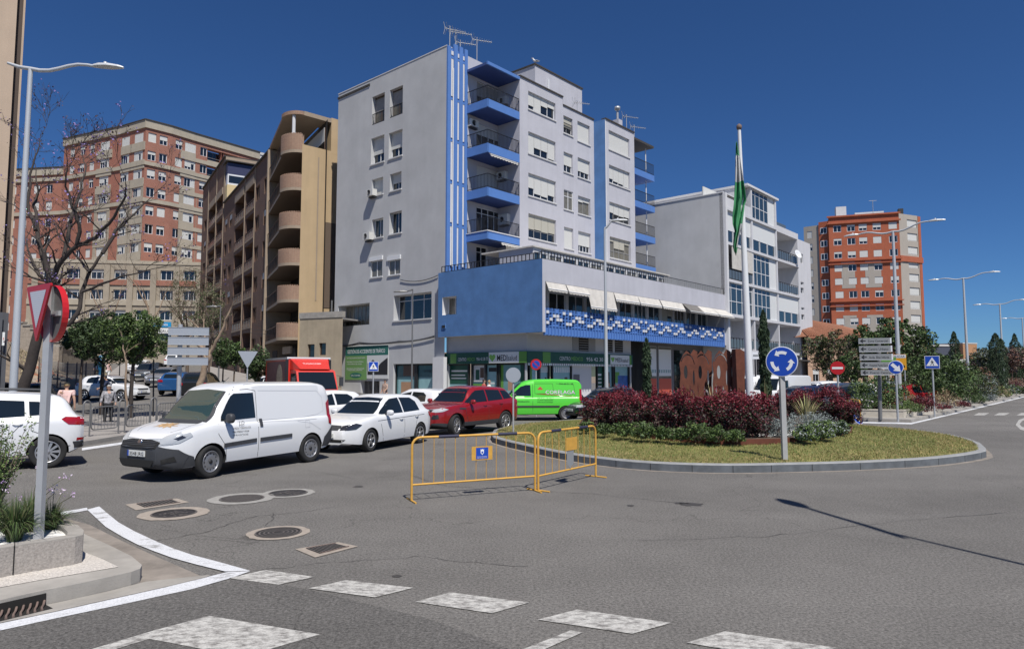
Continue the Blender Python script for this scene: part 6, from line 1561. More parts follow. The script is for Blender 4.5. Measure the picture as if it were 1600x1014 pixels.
T=carthing('white delivery van with black bumpers and a peeling gold decal on its bonnet',pos,hd,name='delivery_van',cat='van')
van.body('car_white',T,arch=1.12,lower_z=lambda x: .30 if x<3.5 else .30)
mb=MB(); van.panel([(-.80,.27),(.80,.27),(.86,.50),(.80,.62),(.55,.685),(0,.70),(-.55,.685),(-.80,.62),(-.86,.50)],'f','plastic_dark',.022,mb=mb); 
for k in 'lr': van.panel([(3.80,.28),(4.41,.24),(4.41,.66),(4.2,.60),(3.86,.47)],k,'plastic_dark',.014,mb=mb)
mb.build('bumper',T,world=False,uv=False)
mb=MB(); 
for k in 'lr': van.panel([(0,.34),(.36,.34),(.30,.56),(.02,.80),(0,.8)],k,'plastic_dark',.010,mb=mb)
van.panel([(-.85,.34),(.85,.34),(.85,.60),(-.85,.60)],'b','plastic_dark',.012,mb=mb); mb.build('bumper',T,world=False,uv=False)
van.panel([(-.50,.64),(.50,.64),(.56,.75),(.30,.79),(-.30,.79),(-.56,.75)],'f','interior',.026,T,'grille')
mb=MB(); 
for z in (.66,.69,.72,.75): van.line([(-.48,z),(.48,z)],'f',.012,'plastic_dark',.034,mb)
mb.build('grille_bar',T,world=False,uv=False)
mb=MB(); van.panel([(-.42,.30),(.42,.30),(.52,.43),(-.52,.43)],'f','interior',.034,mb=mb)
for sd in (1,-1): van.panel([(sd*.60,.36),(sd*.78,.40),(sd*.76,.50),(sd*.60,.44)],'f','interior',.028,mb=mb)
mb.build('air_intake',T,world=False,uv=False)
c_=van.bvh.ray_cast(Vector((6,0,.75)),Vector((-1,0,0)))[0]; mb=MB(); mb.lathe([(0,.03),(.05,.03),(.062,.018),(.062,0)],'chrome',20,o=c_+Vector((.01,0,0)),ax=(1,0,.25)); mb.lathe([(0,.032),(.045,.032)],'rust_iron',20,o=c_+Vector((.01,0,0)),ax=(1,0,.25)); mb.build('emblem',T,world=False,uv=False)
van.plate('f',.545,'3548 JRG',T,off=.03)
for sd in (1,-1):
 van.panel([(sd*.44,.755),(sd*.60,.72),(sd*.74,.74),(sd*.84,.88),(sd*.74,.94),(sd*.56,.87)],'f','lamp_clear',.012,T,'headlight',step=.035)
 van.panel([(3.88,.86),(4.12,.74),(4.36,.70),(4.37,.78),(4.15,.88),(3.92,.93)],'l' if sd>0 else 'r','lamp_clear',.009,T,'headlight',step=.035)
 van.panel([(4.0,.84),(4.14,.79),(4.2,.82),(4.06,.88)],'l' if sd>0 else 'r','lamp_dark',.013,T,'headlight',step=.035)
van.panel([(-.60,1.13),(.60,1.13),(.66,1.10),(.60,1.40),(.53,1.70),(0,1.735),(-.53,1.70),(-.60,1.40),(-.66,1.10)],'f','car_glass_green',.006,T,'windscreen')
mb=MB(); van.panel([(-.62,1.07),(.62,1.07),(.66,1.13),(-.66,1.13)],'f','plastic_dark',.007,mb=mb)
for sd in (1,-1): van.panel([(sd*.655,1.10),(sd*.74,1.09),(sd*.66,1.42),(sd*.585,1.69),(sd*.535,1.70),(sd*.605,1.40)],'f','plastic_dark',.0065,mb=mb)
mb.build('scuttle',T,world=False,uv=False)
for k in 'lr':
 van.panel([(2.34,1.13),(3.22,1.10),(3.19,1.19),(2.90,1.60),(2.83,1.65),(2.36,1.66)],k,'car_glass',.005,T,'side_window',step=.05)
 van.panel([(2.36,.62),(2.36,.70),(3.20,.66),(3.20,.58)],k,'plastic_dark',.018,T,'side_moulding'); van.panel([(1.35,.64),(1.35,.72),(2.27,.70),(2.27,.62)],k,'plastic_dark',.018,T,'side_moulding')
 van.panel([(2.18,.93),(2.26,.93),(2.26,1.10),(2.18,1.10)],k,'plastic_dark',.015,T,'door_handle')
 van.panel([(.02,.85),(.14,.88),(.16,1.36),(.03,1.45)],k,'lamp_red',.012,T,'tail_light')
mb=MB()
for k in 'lr':
 van.line([(2.30,.30),(2.30,1.70),(2.5,1.74),(2.82,1.72),(2.93,1.62)],k,.010,mb=mb); van.line([(3.30,1.05),(3.32,.85),(3.14,.60),(3.10,.30)],k,.010,mb=mb)
 van.line([(2.30,1.03),(1.15,1.00),(.55,1.0)],k,.006,'metal_grey',mb=mb); van.line([(1.15,.98),(.75,.92),(.42,.74)],k,.005,'metal_grey',mb=mb)
 van.line([(2.22,1.70),(.45,1.66),(.28,1.50),(.26,1.18),(.5,1.10),(1.0,1.06),(2.2,1.07)],k,.005,'metal_grey',mb=mb)
 van.line([(.78,.98),(.92,.98),(.92,.82),(.78,.82),(.78,.98)],k,.005,'metal_grey',mb=mb)
van.line([(3.62,-.62),(3.95,-.60),(4.1,-.5)],'t',.009,mb=mb); van.line([(4.1,.5),(3.95,.60),(3.62,.62)],'t',.009,mb=mb)
van.line([(.35,.64),(2.5,.64),(2.75,.60)],'t',.014,'line_dark',mb=mb); van.line([(.35,-.64),(2.5,-.64),(2.75,-.60)],'t',.014,'line_dark',mb=mb)
mb.build('door_gap',T,world=False,uv=False)
rr=random.Random(5); out=[]
for i in range(22): a=2*math.pi*i/22; r=(.30 if i%2 else .17)*rr.uniform(.8,1.15); out.append((3.80+r*.55*math.cos(a),-.02+r*1.15*math.sin(a)))
van.panel(out,'t','gold_decal',.004,T,'decal',step=.04)
for k in range(3): pass
van.mirror(3.12,1.16,1,T,'plastic_dark',(.13,.19,.20)); van.mirror(3.12,1.16,-1,T,'plastic_dark',(.13,.19,.20))
q=van.bvh.ray_cast(Vector((2.85-van.x0,3,.9)),Vector((0,-1,0)))[0]
for i,(s_,w_,h_) in enumerate((('LD',.13,.10),('LIMPIEZAS Y DESINFECCIÓN',.46,.045),('PARA EMPRESAS Y HOGAR',.42,.045),('SERVICIOS',.40,.05))):
 text(T,s_,(2.98-van.x0-(.16 if i==0 else 0),q.y+.008,1.0-i*.075-(.0 if i==0 else .0)),(-1,0,0),(0,0,1),h_*1.2,'letter_black',width=w_,world=False,depth=0)
mb=MB(); mb.tube([(2.55-van.x0,0,1.83),(2.35-van.x0,0,1.99)],.007,'iron',5); mb.build('antenna',T,world=False,uv=False)
for i in (0,1):
 for sd in (1,-1): van.wheel(i,sd,T,'steel',steer=.12 if i else 0,w_=.20)
VANT=T
fab=Car(3.99,.866,[(0,.34),(.25,.22),(3.6,.19),(3.99,.24)],
 [(0,.93),(.10,.97),(.6,.975),(2.6,.93),(2.95,.93),(3.2,.90),(3.6,.83),(3.85,.74),(3.95,.64),(3.99,.52)],
 [(0,.95),(.08,1.0),(.22,1.16),(.42,1.34),(.7,1.425),(1.4,1.467),(1.9,1.455),(2.2,1.38),(2.55,1.20),(2.95,.97),(3.1,.92),(3.99,.53)],
 [(0,.72),(.06,.80),(.3,.85),(1.5,.866),(3.2,.866),(3.6,.82),(3.85,.68),(3.95,.56),(3.99,.50)],
 [(0,.60),(.4,.60),(1.4,.59),(2.2,.57),(3.0,.62),(3.99,.5)],(.72,3.19),.305)
pos,hd=place2((578,705),(650,692.5),fab)
T=carthing('white five-door hatchback queueing directly behind the white van',pos,hd)
fab.body('car_white',T,lower_z=.23)
sidewin=[[(1.62,.965),(2.62,.955),(2.72,.965),(2.22,1.27),(2.02,1.36),(1.64,1.385)],[(.70,.99),(1.56,.967),(1.58,1.385),(1.0,1.365),(.80,1.25)]]
hatch(T,fab,'car_white',sidewin,[(-.62,.975),(.62,.975),(.56,1.2),(.50,1.38),(0,1.405),(-.50,1.38),(-.56,1.2)],[(-.5,1.05),(.5,1.05),(.48,1.33),(-.48,1.33)],
 lines=[[(1.60,.25),(1.60,.94)],[(2.72,.94),(2.76,.7),(2.62,.25)],[(.80,.95),(.98,.62),(.95,.5)],[(2.9,.80),(.5,.86)]],handles=((1.78,.80),(.95,.83)),mir=(2.48,1.0),
 grille=[([(-.36,.60),(.36,.60),(.42,.72),(0,.735),(-.42,.72)],'plastic_dark','grille'),([(-.50,.30),(.50,.30),(.58,.37),(-.58,.37)],'interior','air_intake')],
 head=([(.42,.60),(.60,.62),(.72,.70),(.70,.76),(.44,.715)],'lamp_dark',[(3.55,.73),(3.72,.62),(3.93,.60),(3.95,.68),(3.7,.78)]),tail=([(.48,.75),(.74,.75),(.72,.93),(.5,.93)],[(.02,.76),(.22,.80),(.25,.92),(.05,.93)]),steer=.10,nsp=5)
fab.plate('f',.47,'3078 KCW',T)
c_=fab.bvh.ray_cast(Vector((6,0,.765)),Vector((-1,0,0)))[0]; mb=MB(); mb.lathe([(0,.012),(.04,.012),(.045,0)],'rim_dark',16,o=c_,ax=(1,0,.6)); mb.build('emblem',T,world=False,uv=False)
FABT=T
evo=Car(4.37,.95,[(0,.42),(.3,.30),(3.9,.29),(4.37,.38)],
 [(0,1.13),(.15,1.15),(1.5,1.10),(2.9,1.04),(3.3,1.04),(3.7,.99),(4.1,.93),(4.28,.84),(4.37,.70)],
 [(0,1.16),(.08,1.22),(.35,1.42),(.6,1.56),(1.2,1.60),(1.9,1.635),(2.3,1.60),(2.55,1.50),(3.1,1.12),(3.3,1.05),(4.37,.72)],
 [(0,.80),(.06,.88),(.3,.93),(3.6,.95),(4.05,.90),(4.25,.78),(4.34,.64),(4.37,.6)],
 [(0,.66),(.5,.66),(1.9,.68),(2.6,.66),(3.3,.66),(4.37,.6)],(.84,3.50),.365)
pos,hd=place2((714,681),(784,673.5),evo)
T=carthing('dark red compact suv with black sills behind the white hatchback',pos,hd)
evo.body('car_red',T,arch=1.12,lower_z=.44)
hatch(T,evo,'car_red',[[(1.85,1.11),(2.88,1.075),(2.95,1.09),(2.50,1.40),(2.32,1.49),(1.87,1.515)],[(.95,1.155),(1.78,1.115),(1.80,1.515),(1.02,1.49)],[(.42,1.19),(.88,1.16),(.95,1.475),(.65,1.46),(.50,1.38)]],
 [(-.70,1.11),(.70,1.11),(.62,1.4),(.56,1.54),(0,1.565),(-.56,1.54),(-.62,1.4)],[(-.5,1.22),(.5,1.22),(.46,1.45),(-.46,1.45)],
 lines=[[(1.82,.46),(1.82,1.08)],[(3.0,1.05),(3.03,.75),(2.92,.46)],[(.92,1.12),(1.18,.8),(1.16,.6)]],handles=((2.02,.98),(1.12,1.02)),mir=(2.78,1.12),
 grille=[([(-.50,.80),(.50,.80),(.56,.89),(-.56,.89)],'rim_dark','grille'),([(-.50,.46),(.50,.46),(.56,.60),(-.56,.60)],'interior','air_intake'),([(.60,.58),(.80,.60),(.78,.74),(.62,.72)],'lamp_dark','fog_light'),([(-.60,.58),(-.80,.60),(-.78,.74),(-.62,.72)],'lamp_dark','fog_light')],
 head=([(.54,.82),(.70,.81),(.84,.86),(.80,.93),(.56,.90)],'lamp_clear',[(3.86,.90),(4.1,.83),(4.33,.80),(4.34,.86),(4.05,.95)]),tail=([(.5,.98),(.80,.98),(.78,1.12),(.5,1.12)],[(.02,1.0),(.3,1.02),(.3,1.1),(.04,1.12)]),steer=.30,nsp=5,style='twin')
evo.plate('f',.66,'8823 JXD',T)
mb=MB(); 
for sd in (1,-1): evo.line([(3.36,.92),(3.05,.90)],'l' if sd>0 else 'r',.05,'plastic_dark',.008,mb)
evo.panel([(-.5,.36),(.5,.36),(.44,.44),(-.44,.44)],'f','chrome',.01,mb=mb); mb.build('trim',T,world=False,uv=False)
kia=Car(4.48,.93,[(0,.42),(.3,.28),(3.9,.26),(4.48,.34)],
 [(0,1.05),(.12,1.10),(1.0,1.07),(2.9,1.0),(3.3,1.0),(3.9,.93),(4.3,.82),(4.48,.6)],
 [(0,1.08),(.10,1.14),(.22,1.34),(.42,1.53),(.7,1.61),(1.6,1.66),(2.2,1.64),(2.6,1.52),(3.2,1.08),(3.4,1.01),(4.48,.62)],
 [(0,.74),(.05,.84),(.25,.90),(.8,.93),(3.6,.93),(4.1,.86),(4.4,.66),(4.48,.5)],
 [(0,.62),(.5,.64),(2.0,.66),(3.2,.66),(4.48,.5)],(.66,3.37),.355)
g_=G(73,731); hdK=Vector((-.80,-.60)); left=Vector((.51,-.86))*1.0; left=Vector((-hdK.y,hdK.x))
pos=(g_.x+hdK.x*(kia.x0-kia.ax[0])-left.x*.81, g_.y+hdK.y*(kia.x0-kia.ax[0])-left.y*.81)
T=carthing('white suv with roof rails leaving the photo at the left edge',pos,(hdK.x,hdK.y))
kia.body('car_white',T,arch=1.10,lower_z=.34)
hatch(T,kia,'car_white',[[(.66,1.17),(1.02,1.15),(1.04,1.46),(.86,1.45),(.72,1.36)],[(1.10,1.145),(2.02,1.10),(2.02,1.53),(1.12,1.47)],[(2.10,1.10),(3.02,1.06),(3.08,1.08),(2.55,1.42),(2.4,1.50),(2.10,1.53)]],
 [(-.66,1.06),(.66,1.06),(.58,1.56),(-.58,1.56)],[(-.52,1.16),(.52,1.16),(.48,1.45),(-.48,1.45)],
 lines=[[(2.06,.36),(2.06,1.06)],[(1.06,1.10),(1.30,.80),(1.28,.6)],[(.98,.95),(.86,1.0),(.74,.95),(.74,.84),(.86,.78),(.98,.84),(.98,.95)],[(.45,.48),(.1,.46)]],handles=((1.22,.98),(2.2,.96)),mir=(2.92,1.1),
 head=([(.5,.75),(.8,.8),(.7,.9),(.5,.85)],'lamp_clear'),tail=([(.36,.94),(.84,.92),(.86,1.02),(.80,1.10),(.45,1.06)],[(.0,.92),(.30,.94),(.44,1.06),(.36,1.11),(.04,1.08)]),style='twin',nsp=10)
mb=MB()
for sd in (1,-1):
 p=[Vector((x-kia.x0,sd*.60,z)) for x,z in ((.62,1.62),(.72,1.70),(1.6,1.73),(2.3,1.70),(2.45,1.64))]; mb.tube(p,.018,'plastic_dark',6)
mb.build('roof_rail',T,world=False,uv=False)
mb=MB(); kia.panel([(-.85,.42),(.85,.42),(.88,.56),(-.88,.56)],'b','plastic_dark',.012,mb=mb); mb.build('bumper',T,world=False,uv=False)
mb=MB(); 
for sd in (1,-1): kia.panel([(sd*.62,.58),(sd*.86,.58),(sd*.86,.64),(sd*.62,.64)],'b','lamp_red',.012,mb=mb)
mb.build('reflector',T,world=False,uv=False)
kan=Car(4.21,.915,[(0,.38),(.25,.28),(3.9,.25),(4.21,.3)],
 [(0,1.05),(2.9,1.03),(3.3,1.04),(3.7,.95),(4.0,.86),(4.15,.75),(4.21,.6)],
 [(0,1.55),(.05,1.72),(.2,1.79),(1.2,1.82),(2.1,1.81),(2.5,1.74),(2.75,1.62),(3.3,1.13),(3.5,1.0),(4.21,.62)],
 [(0,.84),(.1,.88),(3.5,.915),(3.9,.84),(4.12,.7),(4.21,.55)],[(0,.72),(2.2,.72),(3.2,.66),(4.21,.5)],(.72,3.42),.32)
g_=P(905,640,30.5); 
T=carthing('bright green delivery van with company lettering, turning beyond the roundabout',(G(838,656).x-.1,30.9),(-.995,-.06),name='delivery_van',cat='van')
kan.body('car_green',T,arch=1.1,lower_z=.36)
hatch(T,kan,'car_green',[[(2.28,1.10),(3.12,1.10),(3.16,1.13),(2.74,1.50),(2.5,1.58),(2.30,1.58)]],[(-.64,1.12),(.64,1.12),(.56,1.65),(-.56,1.65)],None,lines=[[(2.2,.4),(2.2,1.62)],[(3.25,1.05),(3.2,.6),(3.1,.4)],[(2.1,1.64),(1.3,1.64),(1.25,1.2),(2.1,1.2),(2.1,1.64)],[(1.15,1.64),(.35,1.60),(.3,1.2)]],mir=(3.0,1.14,'plastic_dark'),head=([(.5,.75),(.8,.85),(.7,.95),(.5,.85)],'lamp_clear',[(3.7,.85),(4.1,.72),(4.1,.82),(3.75,.95)]),tail=([(.74,.9),(.86,.9),(.82,1.4),(.74,1.4)],[(.0,.9),(.1,.9),(.1,1.4),(.0,1.4)]),style='steel')
mb=MB()
for k in 'lr': kan.panel([(1.0,.60),(3.1,.60),(3.12,.67),(1.0,.67)],k,'plastic_dark',.016,mb=mb); kan.panel([(0,.36),(.32,.36),(.28,.58),(0,.62)],k,'plastic_dark',.012,mb=mb); kan.panel([(3.75,.28),(4.2,.28),(4.2,.55),(3.95,.52)],k,'plastic_dark',.012,mb=mb)
mb.build('side_moulding',T,world=False,uv=False)
yk=lambda x,z: kan.bvh.ray_cast(Vector((x-kan.x0,3,z)),Vector((0,-1,0)))[0].y+.002
y_=yk(1.2,1.3)
tz=Vector((0,yk(1.2,1.45)-yk(1.2,1.15),.3)).normalized(); yb=yk(1.2,1.18)
text(T,'CORELAGA',(1.63-kan.x0,yb,1.175),(-1,0,0),tz,.25,'letter_black',width=1.35,world=False,bold=.035); text(T,'CORELAGA',(1.62-kan.x0,yb+.002,1.18),(-1,0,0),tz,.24,'letter_white',width=1.32,world=False)
mb=MB(); mb.prism([(-.12,0),(0,-.12),(.12,0),(0,.12)],Vector((1.86-kan.x0,yk(1.86,1.4)-.008,1.40)),(1,0,0),(0,0,1),(0,.012,0),'poster_red'); mb.build('emblem',T,world=False)
for i,(s_,x,z,w_,h_) in enumerate((('956 60 21 38',1.0,1.60,.62,.10),('SERVICIO TÉCNICO',2.0,.98,.75,.07),('CLIMATIZACIÓN',2.0,.89,.7,.07),('INSTALACIONES',2.0,.80,.7,.07),('REFRIGERACIÓN',2.95,.82,.6,.09))): text(T,s_,(x-kan.x0,yk(x-.3,z),z),(-1,0,0),(0,0,1),h_,'letter_black',width=w_,world=False)
def saloon(L=4.9,W=.93,H=1.45): return Car(L,W,[(0,.36),(.3,.22),(L-.4,.20),(L,.28)],
 [(0,.88),(.1,.97),(.9,1.0),(L-1.75,.95),(L-1.4,.95),(L-.8,.88),(L-.3,.78),(L-.06,.66),(L,.52)],
 [(0,.90),(.15,.99),(.55,1.03),(1.0,1.22),(1.5,H-.05),(2.1,H),(2.7,H-.04),(3.1,H-.22),(L-1.35,.97),(L,.54)],
 [(0,.74),(.08,.84),(.4,.91),(L-.9,W),(L-.35,.84),(L-.08,.66),(L,.58)],[(0,.60),(1.2,.60),(2.4,.61),(L-1.4,.64),(L,.55)],(.95,L-.92),.335)
aud=saloon()
g_=G(880,657.5)
hdA=Vector((-.80,-.60)).normalized()
T=carthing('black luxury saloon with four-ring style grille half hidden by the roundabout shrubs',(G(895,654).x+1.65,31.4),(hdA.x,hdA.y))
T['label']='black saloon car half hidden behind the red shrubs of the roundabout'
aud.body('car_black',T,lower_z=.2)
SW=[[(1.35,1.03),(2.2,1.0),(2.2,1.36),(1.85,1.34),(1.55,1.2)],[(2.27,1.0),(3.3,.985),(2.95,1.22),(2.7,1.34),(2.27,1.365)]]
hatch(T,aud,'car_black',SW,[(-.66,1.0),(.66,1.0),(.54,1.38),(-.54,1.38)],[(-.56,1.06),(.56,1.06),(.5,1.34),(-.5,1.34)],lines=[[(2.23,.3),(2.23,1.0)]],mir=(3.25,1.03),handles=((2.35,.86),),
 grille=[([(-.34,.36),(.34,.36),(.40,.55),(.36,.70),(-.36,.70),(-.40,.55)],'plastic_dark','grille')],head=([(.42,.60),(.70,.62),(.76,.70),(.60,.735),(.42,.69)],'lamp_clear',[(4.4,.74),(4.7,.64),(4.85,.64),(4.8,.72)]),tail=([(.4,.8),(.76,.8),(.76,.92),(.4,.92)],))
aud.plate('f',.50,'6841 HWN',T)
c_=aud.bvh.ray_cast(Vector((6,0,.63)),Vector((-1,0,0)))[0]; mb=MB()
for k in range(4):
 ang=[2*math.pi*i/14 for i in range(15)]; mb.tube([c_+Vector((.02,-.10+.066*k+.045*math.cos(a),.045*math.sin(a))) for a in ang],.006,'chrome',4)
mb.build('emblem',T,world=False,uv=False)
def small(kind,paint_,label,pos,hd,z=0,plate=None,style='alloy',group='cars in the road',simple=True,sides=(1,-1)):
 L,H={'hatch':(4.05,1.48),'suv':(4.4,1.62),'mini':(3.7,1.5)}[kind]
 c=Car(L,.88,[(0,.34),(.25,.24),(L-.4,.22),(L,.28)],[(0,.95),(.1,1.0),(1.6,.97),(L-1.2,.95),(L-.7,.90),(L-.25,.78),(L-.05,.66),(L,.52)],
  [(0,.97),(.08,1.03),(.3,1.28),(.55,H-.06),(1.2,H),(1.9,H-.01),(L-1.75,H-.14),(L-1.1,.98),(L,.54)],
  [(0,.74),(.06,.82),(.3,.87),(L-.8,.88),(L-.3,.80),(L-.06,.62),(L,.54)],[(0,.60),(1.3,.61),(L-1.7,.6),(L-1.1,.63),(L,.52)],(.74,L-.84),.32)
 T=carthing(label,pos,hd,z=z,group=group); c.body(paint_,T,lower_z=.30)
 b=H-1.48
 hatch(T,c,paint_,[[(1.62,1.0),(L-1.32,.99),(L-1.75,H-.22),(1.64,H-.10)],[(.78,1.03),(1.54,1.0),(1.56,H-.10),(1.0,H-.12),(.82,H-.22)]],[(-.64,1.0),(.64,1.0),(.55,H-.1),(-.55,H-.1)],[(-.52,1.08),(.52,1.08),(.48,H-.14),(-.48,H-.14)],
  lines=[[(1.58,.34),(1.58,.98)],[(L-1.28,.97),(L-1.3,.4)]],handles=((1.75,.84),(.98,.86)),mir=(L-1.5,1.02),
  grille=[([(-.42,.60),(.42,.60),(.46,.70),(-.46,.70)],'plastic_dark','grille'),([(-.5,.32),(.5,.32),(.56,.42),(-.56,.42)],'interior','air_intake')],
  head=([(.46,.60),(.74,.66),(.72,.76),(.48,.72)],'lamp_clear',[(L-.5,.76),(L-.12,.64),(L-.1,.72),(L-.4,.82)]),tail=([(.46,.84),(.78,.84),(.76,.98),(.5,.98)],[(.02,.84),(.25,.86),(.25,.96),(.03,.98)]),style=style)
 if plate: c.plate('f',.50,plate,T); c.plate('b',.62,plate,T)
 return T,c
def gz_(x,y): return hz(x,y)
p=G(655,640); Y_=27.0; q=P(652,640,Y_); small('hatch','car_white','white hatchback seen from behind, between the white hatchback roof and the red suv',(q.x,Y_),(-.80,.60),plate='4410 KLM')
q=P(520,640,22.5); small('hatch','car_white','white car mostly hidden, between the delivery van and the first white hatchback',(q.x-1.0,23.6),(-.62,-.78))
HLL='cars in the side street'
def uphill(px,Y_,kind,col,label,hd,**k):
 q=P(px,590,Y_); return small(kind,col,label,(q.x,Y_),hd,z=hz(q.x,Y_),group=HLL,**k)
C3T,C3=uphill(178,41,'hatch','car_white','white hatchback with a dark roof crossing at the bottom of the side street',(.985,-.17),plate='7124 LGP')
mb=MB(); C3.panel([(.9,-.52),(2.1,-.52),(2.1,.52),(.9,.52)],'t','car_navy',.006,mb=mb); mb.build('roof_panel',C3T,world=False,uv=False)
uphill(258,53,'hatch','car_silver','silver hatchback coming down the side street behind the direction signs',(.08,-1),plate='2209 JDK')
uphill(232,60,'suv','car_grey','dark grey car stopped above the silver hatchback in the side street',(.12,-1),plate='1156 HRT')
uphill(218,71,'hatch','car_white','white car farthest up the left lane of the side street',(.2,-1))
uphill(272,88,'suv','car_white','white suv parked high up the side street behind the sign panels',(-.25,1))
uphill(283,45,'hatch','car_blue','blue hatchback seen from behind, left of the dark suv in the side street',(-.15,1))
uphill(318,42,'suv','car_dark','dark suv seen from behind under the pruned tree',(-.12,1))
q=P(30,600,33); small('suv','car_dark','dark car parked beyond the white suv at the left edge',(q.x+.6,32),(-.9,.4),z=hz(q.x,32),group=HLL)
q=P(400,600,44); small('hatch','car_white','white car roof showing behind the delivery van roof',(q.x,46),(-.9,.4),z=hz(q.x,46)*.6,group=HLL)
RT='cars parked beyond the roundabout'
def rcar(px,Y_,kind,col,label,hd,dz=0,**k): q=P(px,610,Y_); return small(kind,col,label,(q.x,Y_),hd,group=RT,z=dz,**k)
rcar(1247,34.5,'hatch','car_navy','dark blue car beyond the roundabout, left of the no entry sign',(-.96,-.25))
rcar(1307,34,'suv','car_grey','dark grey suv behind the no entry sign',(-.9,-.42))
rcar(1275,43,'suv','car_white','white estate car behind the dark blue and dark grey cars',(-.9,-.4)); rcar(1328,46,'hatch','car_white','white car at the far side behind the grey suv',(-.9,.4))
rcar(1428,40,'hatch','car_red','dark red car behind the planted island at the right',(.9,.42)); rcar(1402,46,'suv','car_silver','silver car behind the keep right sign',(.8,.6))
for (px,Y_,lab,hd_) in ((1175,41,'white box van parked behind the flagpole',(-.75,-.66)),(1216,40,'white panel van parked behind the round blue arrow sign',(-.75,-.66))):
 q=P(px,600,Y_); v2=Car(4.9,.95,[(0,.4),(4.6,.3),(4.9,.4)],[(0,1.05),(3.8,1.05),(4.4,.98),(4.8,.8),(4.9,.65)],[(0,1.9),(.1,1.98),(3.0,2.0),(3.5,1.85),(4.1,1.15),(4.3,1.0),(4.9,.7)],[(0,.9),(4.2,.95),(4.7,.8),(4.9,.6)],[(0,.84),(3.3,.8),(4.3,.7),(4.9,.55)],(.9,4.0),.34)
 T=carthing(lab,(q.x,Y_),hd_,name='panel_van',cat='van',group=RT); v2.body('car_white',T,lower_z=.4)
 hatch(T,v2,'car_white',[[(2.9,1.12),(3.85,1.12),(3.5,1.6),(3.3,1.7),(2.9,1.7)]],[(-.7,1.15),(.7,1.15),(.62,1.8),(-.62,1.8)],[(-.6,1.2),(.6,1.2),(.6,1.7),(-.6,1.7)],lines=[[(2.8,.45),(2.8,1.8)]],mir=(3.7,1.2,'plastic_dark'),head=([(.5,.75),(.8,.8),(.78,.92),(.5,.85)],'lamp_clear'),tail=([(.8,.9),(.9,.9),(.88,1.5),(.8,1.5)],),style='steel')
YT=35.5; qa=P(442,600,YT); qb=P(522,600,YT)
cx=(qa.x+qb.x)/2
T=thing('box_truck','red box truck with a sloping wind deflector over its dark windscreen','truck',(cx+.0,YT,0),R(-90)+R(33),'cars in the road')
Wt=1.12; mb=MB(); Ht=2.93
def bx(mb,x0,x1,y0,y1,z0,z1_,m): mb.box(x0,x1,y0,y1,z0,z1_,m)
mb=MB(); bx(mb,-4.6,0,-Wt,Wt,.85,Ht,'truck_red'); bx(mb,-4.62,.02,-Wt-.02,-Wt+.05,Ht-.1,Ht+.02,'alloy'); bx(mb,-4.62,.02,Wt-.05,Wt+.02,Ht-.1,Ht+.02,'alloy'); bx(mb,-.06,.025,-Wt-.02,Wt+.02,Ht-.06,Ht+.025,'win_white'); 
for yy in (-Wt,Wt): bx(mb,-.12,.03,yy-.06,yy+.06,.85,Ht-.11,'rim_dark')
o=mb.build('cargo_box',T,world=False); mat('mural_brown',(.10,.035,.03),.5,noise=.4,nscale=2); mat('mural_pale',(.30,.25,.18),.5,noise=.5,nscale=6)
mb=MB(); bx(mb,-4.4,-.25,-Wt-.008,-Wt-.002,1.0,Ht-.2,'mural_brown'); 
out=[(-1.5+.75*math.sin(2*math.pi*i/20)*.8,1.75+.85*math.cos(2*math.pi*i/20)) for i in range(20)]; mb.prism(out,(0,-Wt-.009,0),(1,0,0),(0,0,1),(0,-.004,0),'mural_pale'); mb.build('side_picture',o,world=False)
cab=[(.10,.55),(.10,2.15),(.25,2.28),(.9,2.30),(1.25,2.22),(1.72,1.35),(1.80,1.15),(1.82,.55),(1.75,.38),(.10,.38)]
mb=MB(); mb.prism(cab,(0,-1.0,0),(1,0,0),(0,0,1),(0,2.0,0),'truck_red'); o=mb.build('cab',T,world=False)
mb=MB(); a=Vector((1.27,0,2.16)); b=Vector((1.72,0,1.34)); n_=Vector((b.z-a.z,0,a.x-b.x)).normalized(); n_=Vector((.876,0,.482)); 
mb.poly([Vector((1.27,-.9,2.16))+n_*.02,Vector((1.74,-.95,1.30))+n_*.02,Vector((1.74,.95,1.30))+n_*.02,Vector((1.27,.9,2.16))+n_*.02],'car_glass'); mb.build('windscreen',T,world=False)
mb=MB(); bx(mb,1.825,1.84,-.8,.8,.85,1.10,'plastic_dark'); mb.build('grille',T,world=False)
for sd in (1,-1):
 mb=MB(); mb.prism([(.3,1.3),(1.62,1.3),(1.2,2.1),(.3,2.1)],(0,sd*1.003,0),(1,0,0),(0,0,1),(0,sd*.006,0),'car_glass'); mb.build('side_window',T,world=False)
 mb=MB(); bx(mb,1.83,1.85,sd*.62-.15,sd*.62+.15,.62,.80,'lamp_clear'); mb.build('headlight',T,world=False)
 mb=MB(); bx(mb,1.55,1.67,sd*1.22-.09,sd*1.22+.09,1.45,1.92,'plastic_dark'); mb.tube([(1.5,sd*1.0,2.0),(1.6,sd*1.22,1.95)],.015,'plastic_dark',6); mb.tube([(1.5,sd*1.0,1.4),(1.6,sd*1.22,1.42)],.015,'plastic_dark',6); mb.build('mirror',T,world=False)
mb=MB(); bx(mb,1.75,1.87,-1.0,1.0,.38,.62,'truck_red'); mb.build('bumper',T,world=False)
mb=MB(); A=[Vector((.05,-.98,2.86)),Vector((.05,.98,2.86)),Vector((1.15,.75,2.32)),Vector((1.15,-.75,2.32)),Vector((.05,-.98,2.30)),Vector((.05,.98,2.30))]
mb.add(A,[[0,3,2,1],[0,4,3],[1,2,5],[4,5,2,3]],'truck_red'); o=mb.build('wind_deflector',T,world=False)
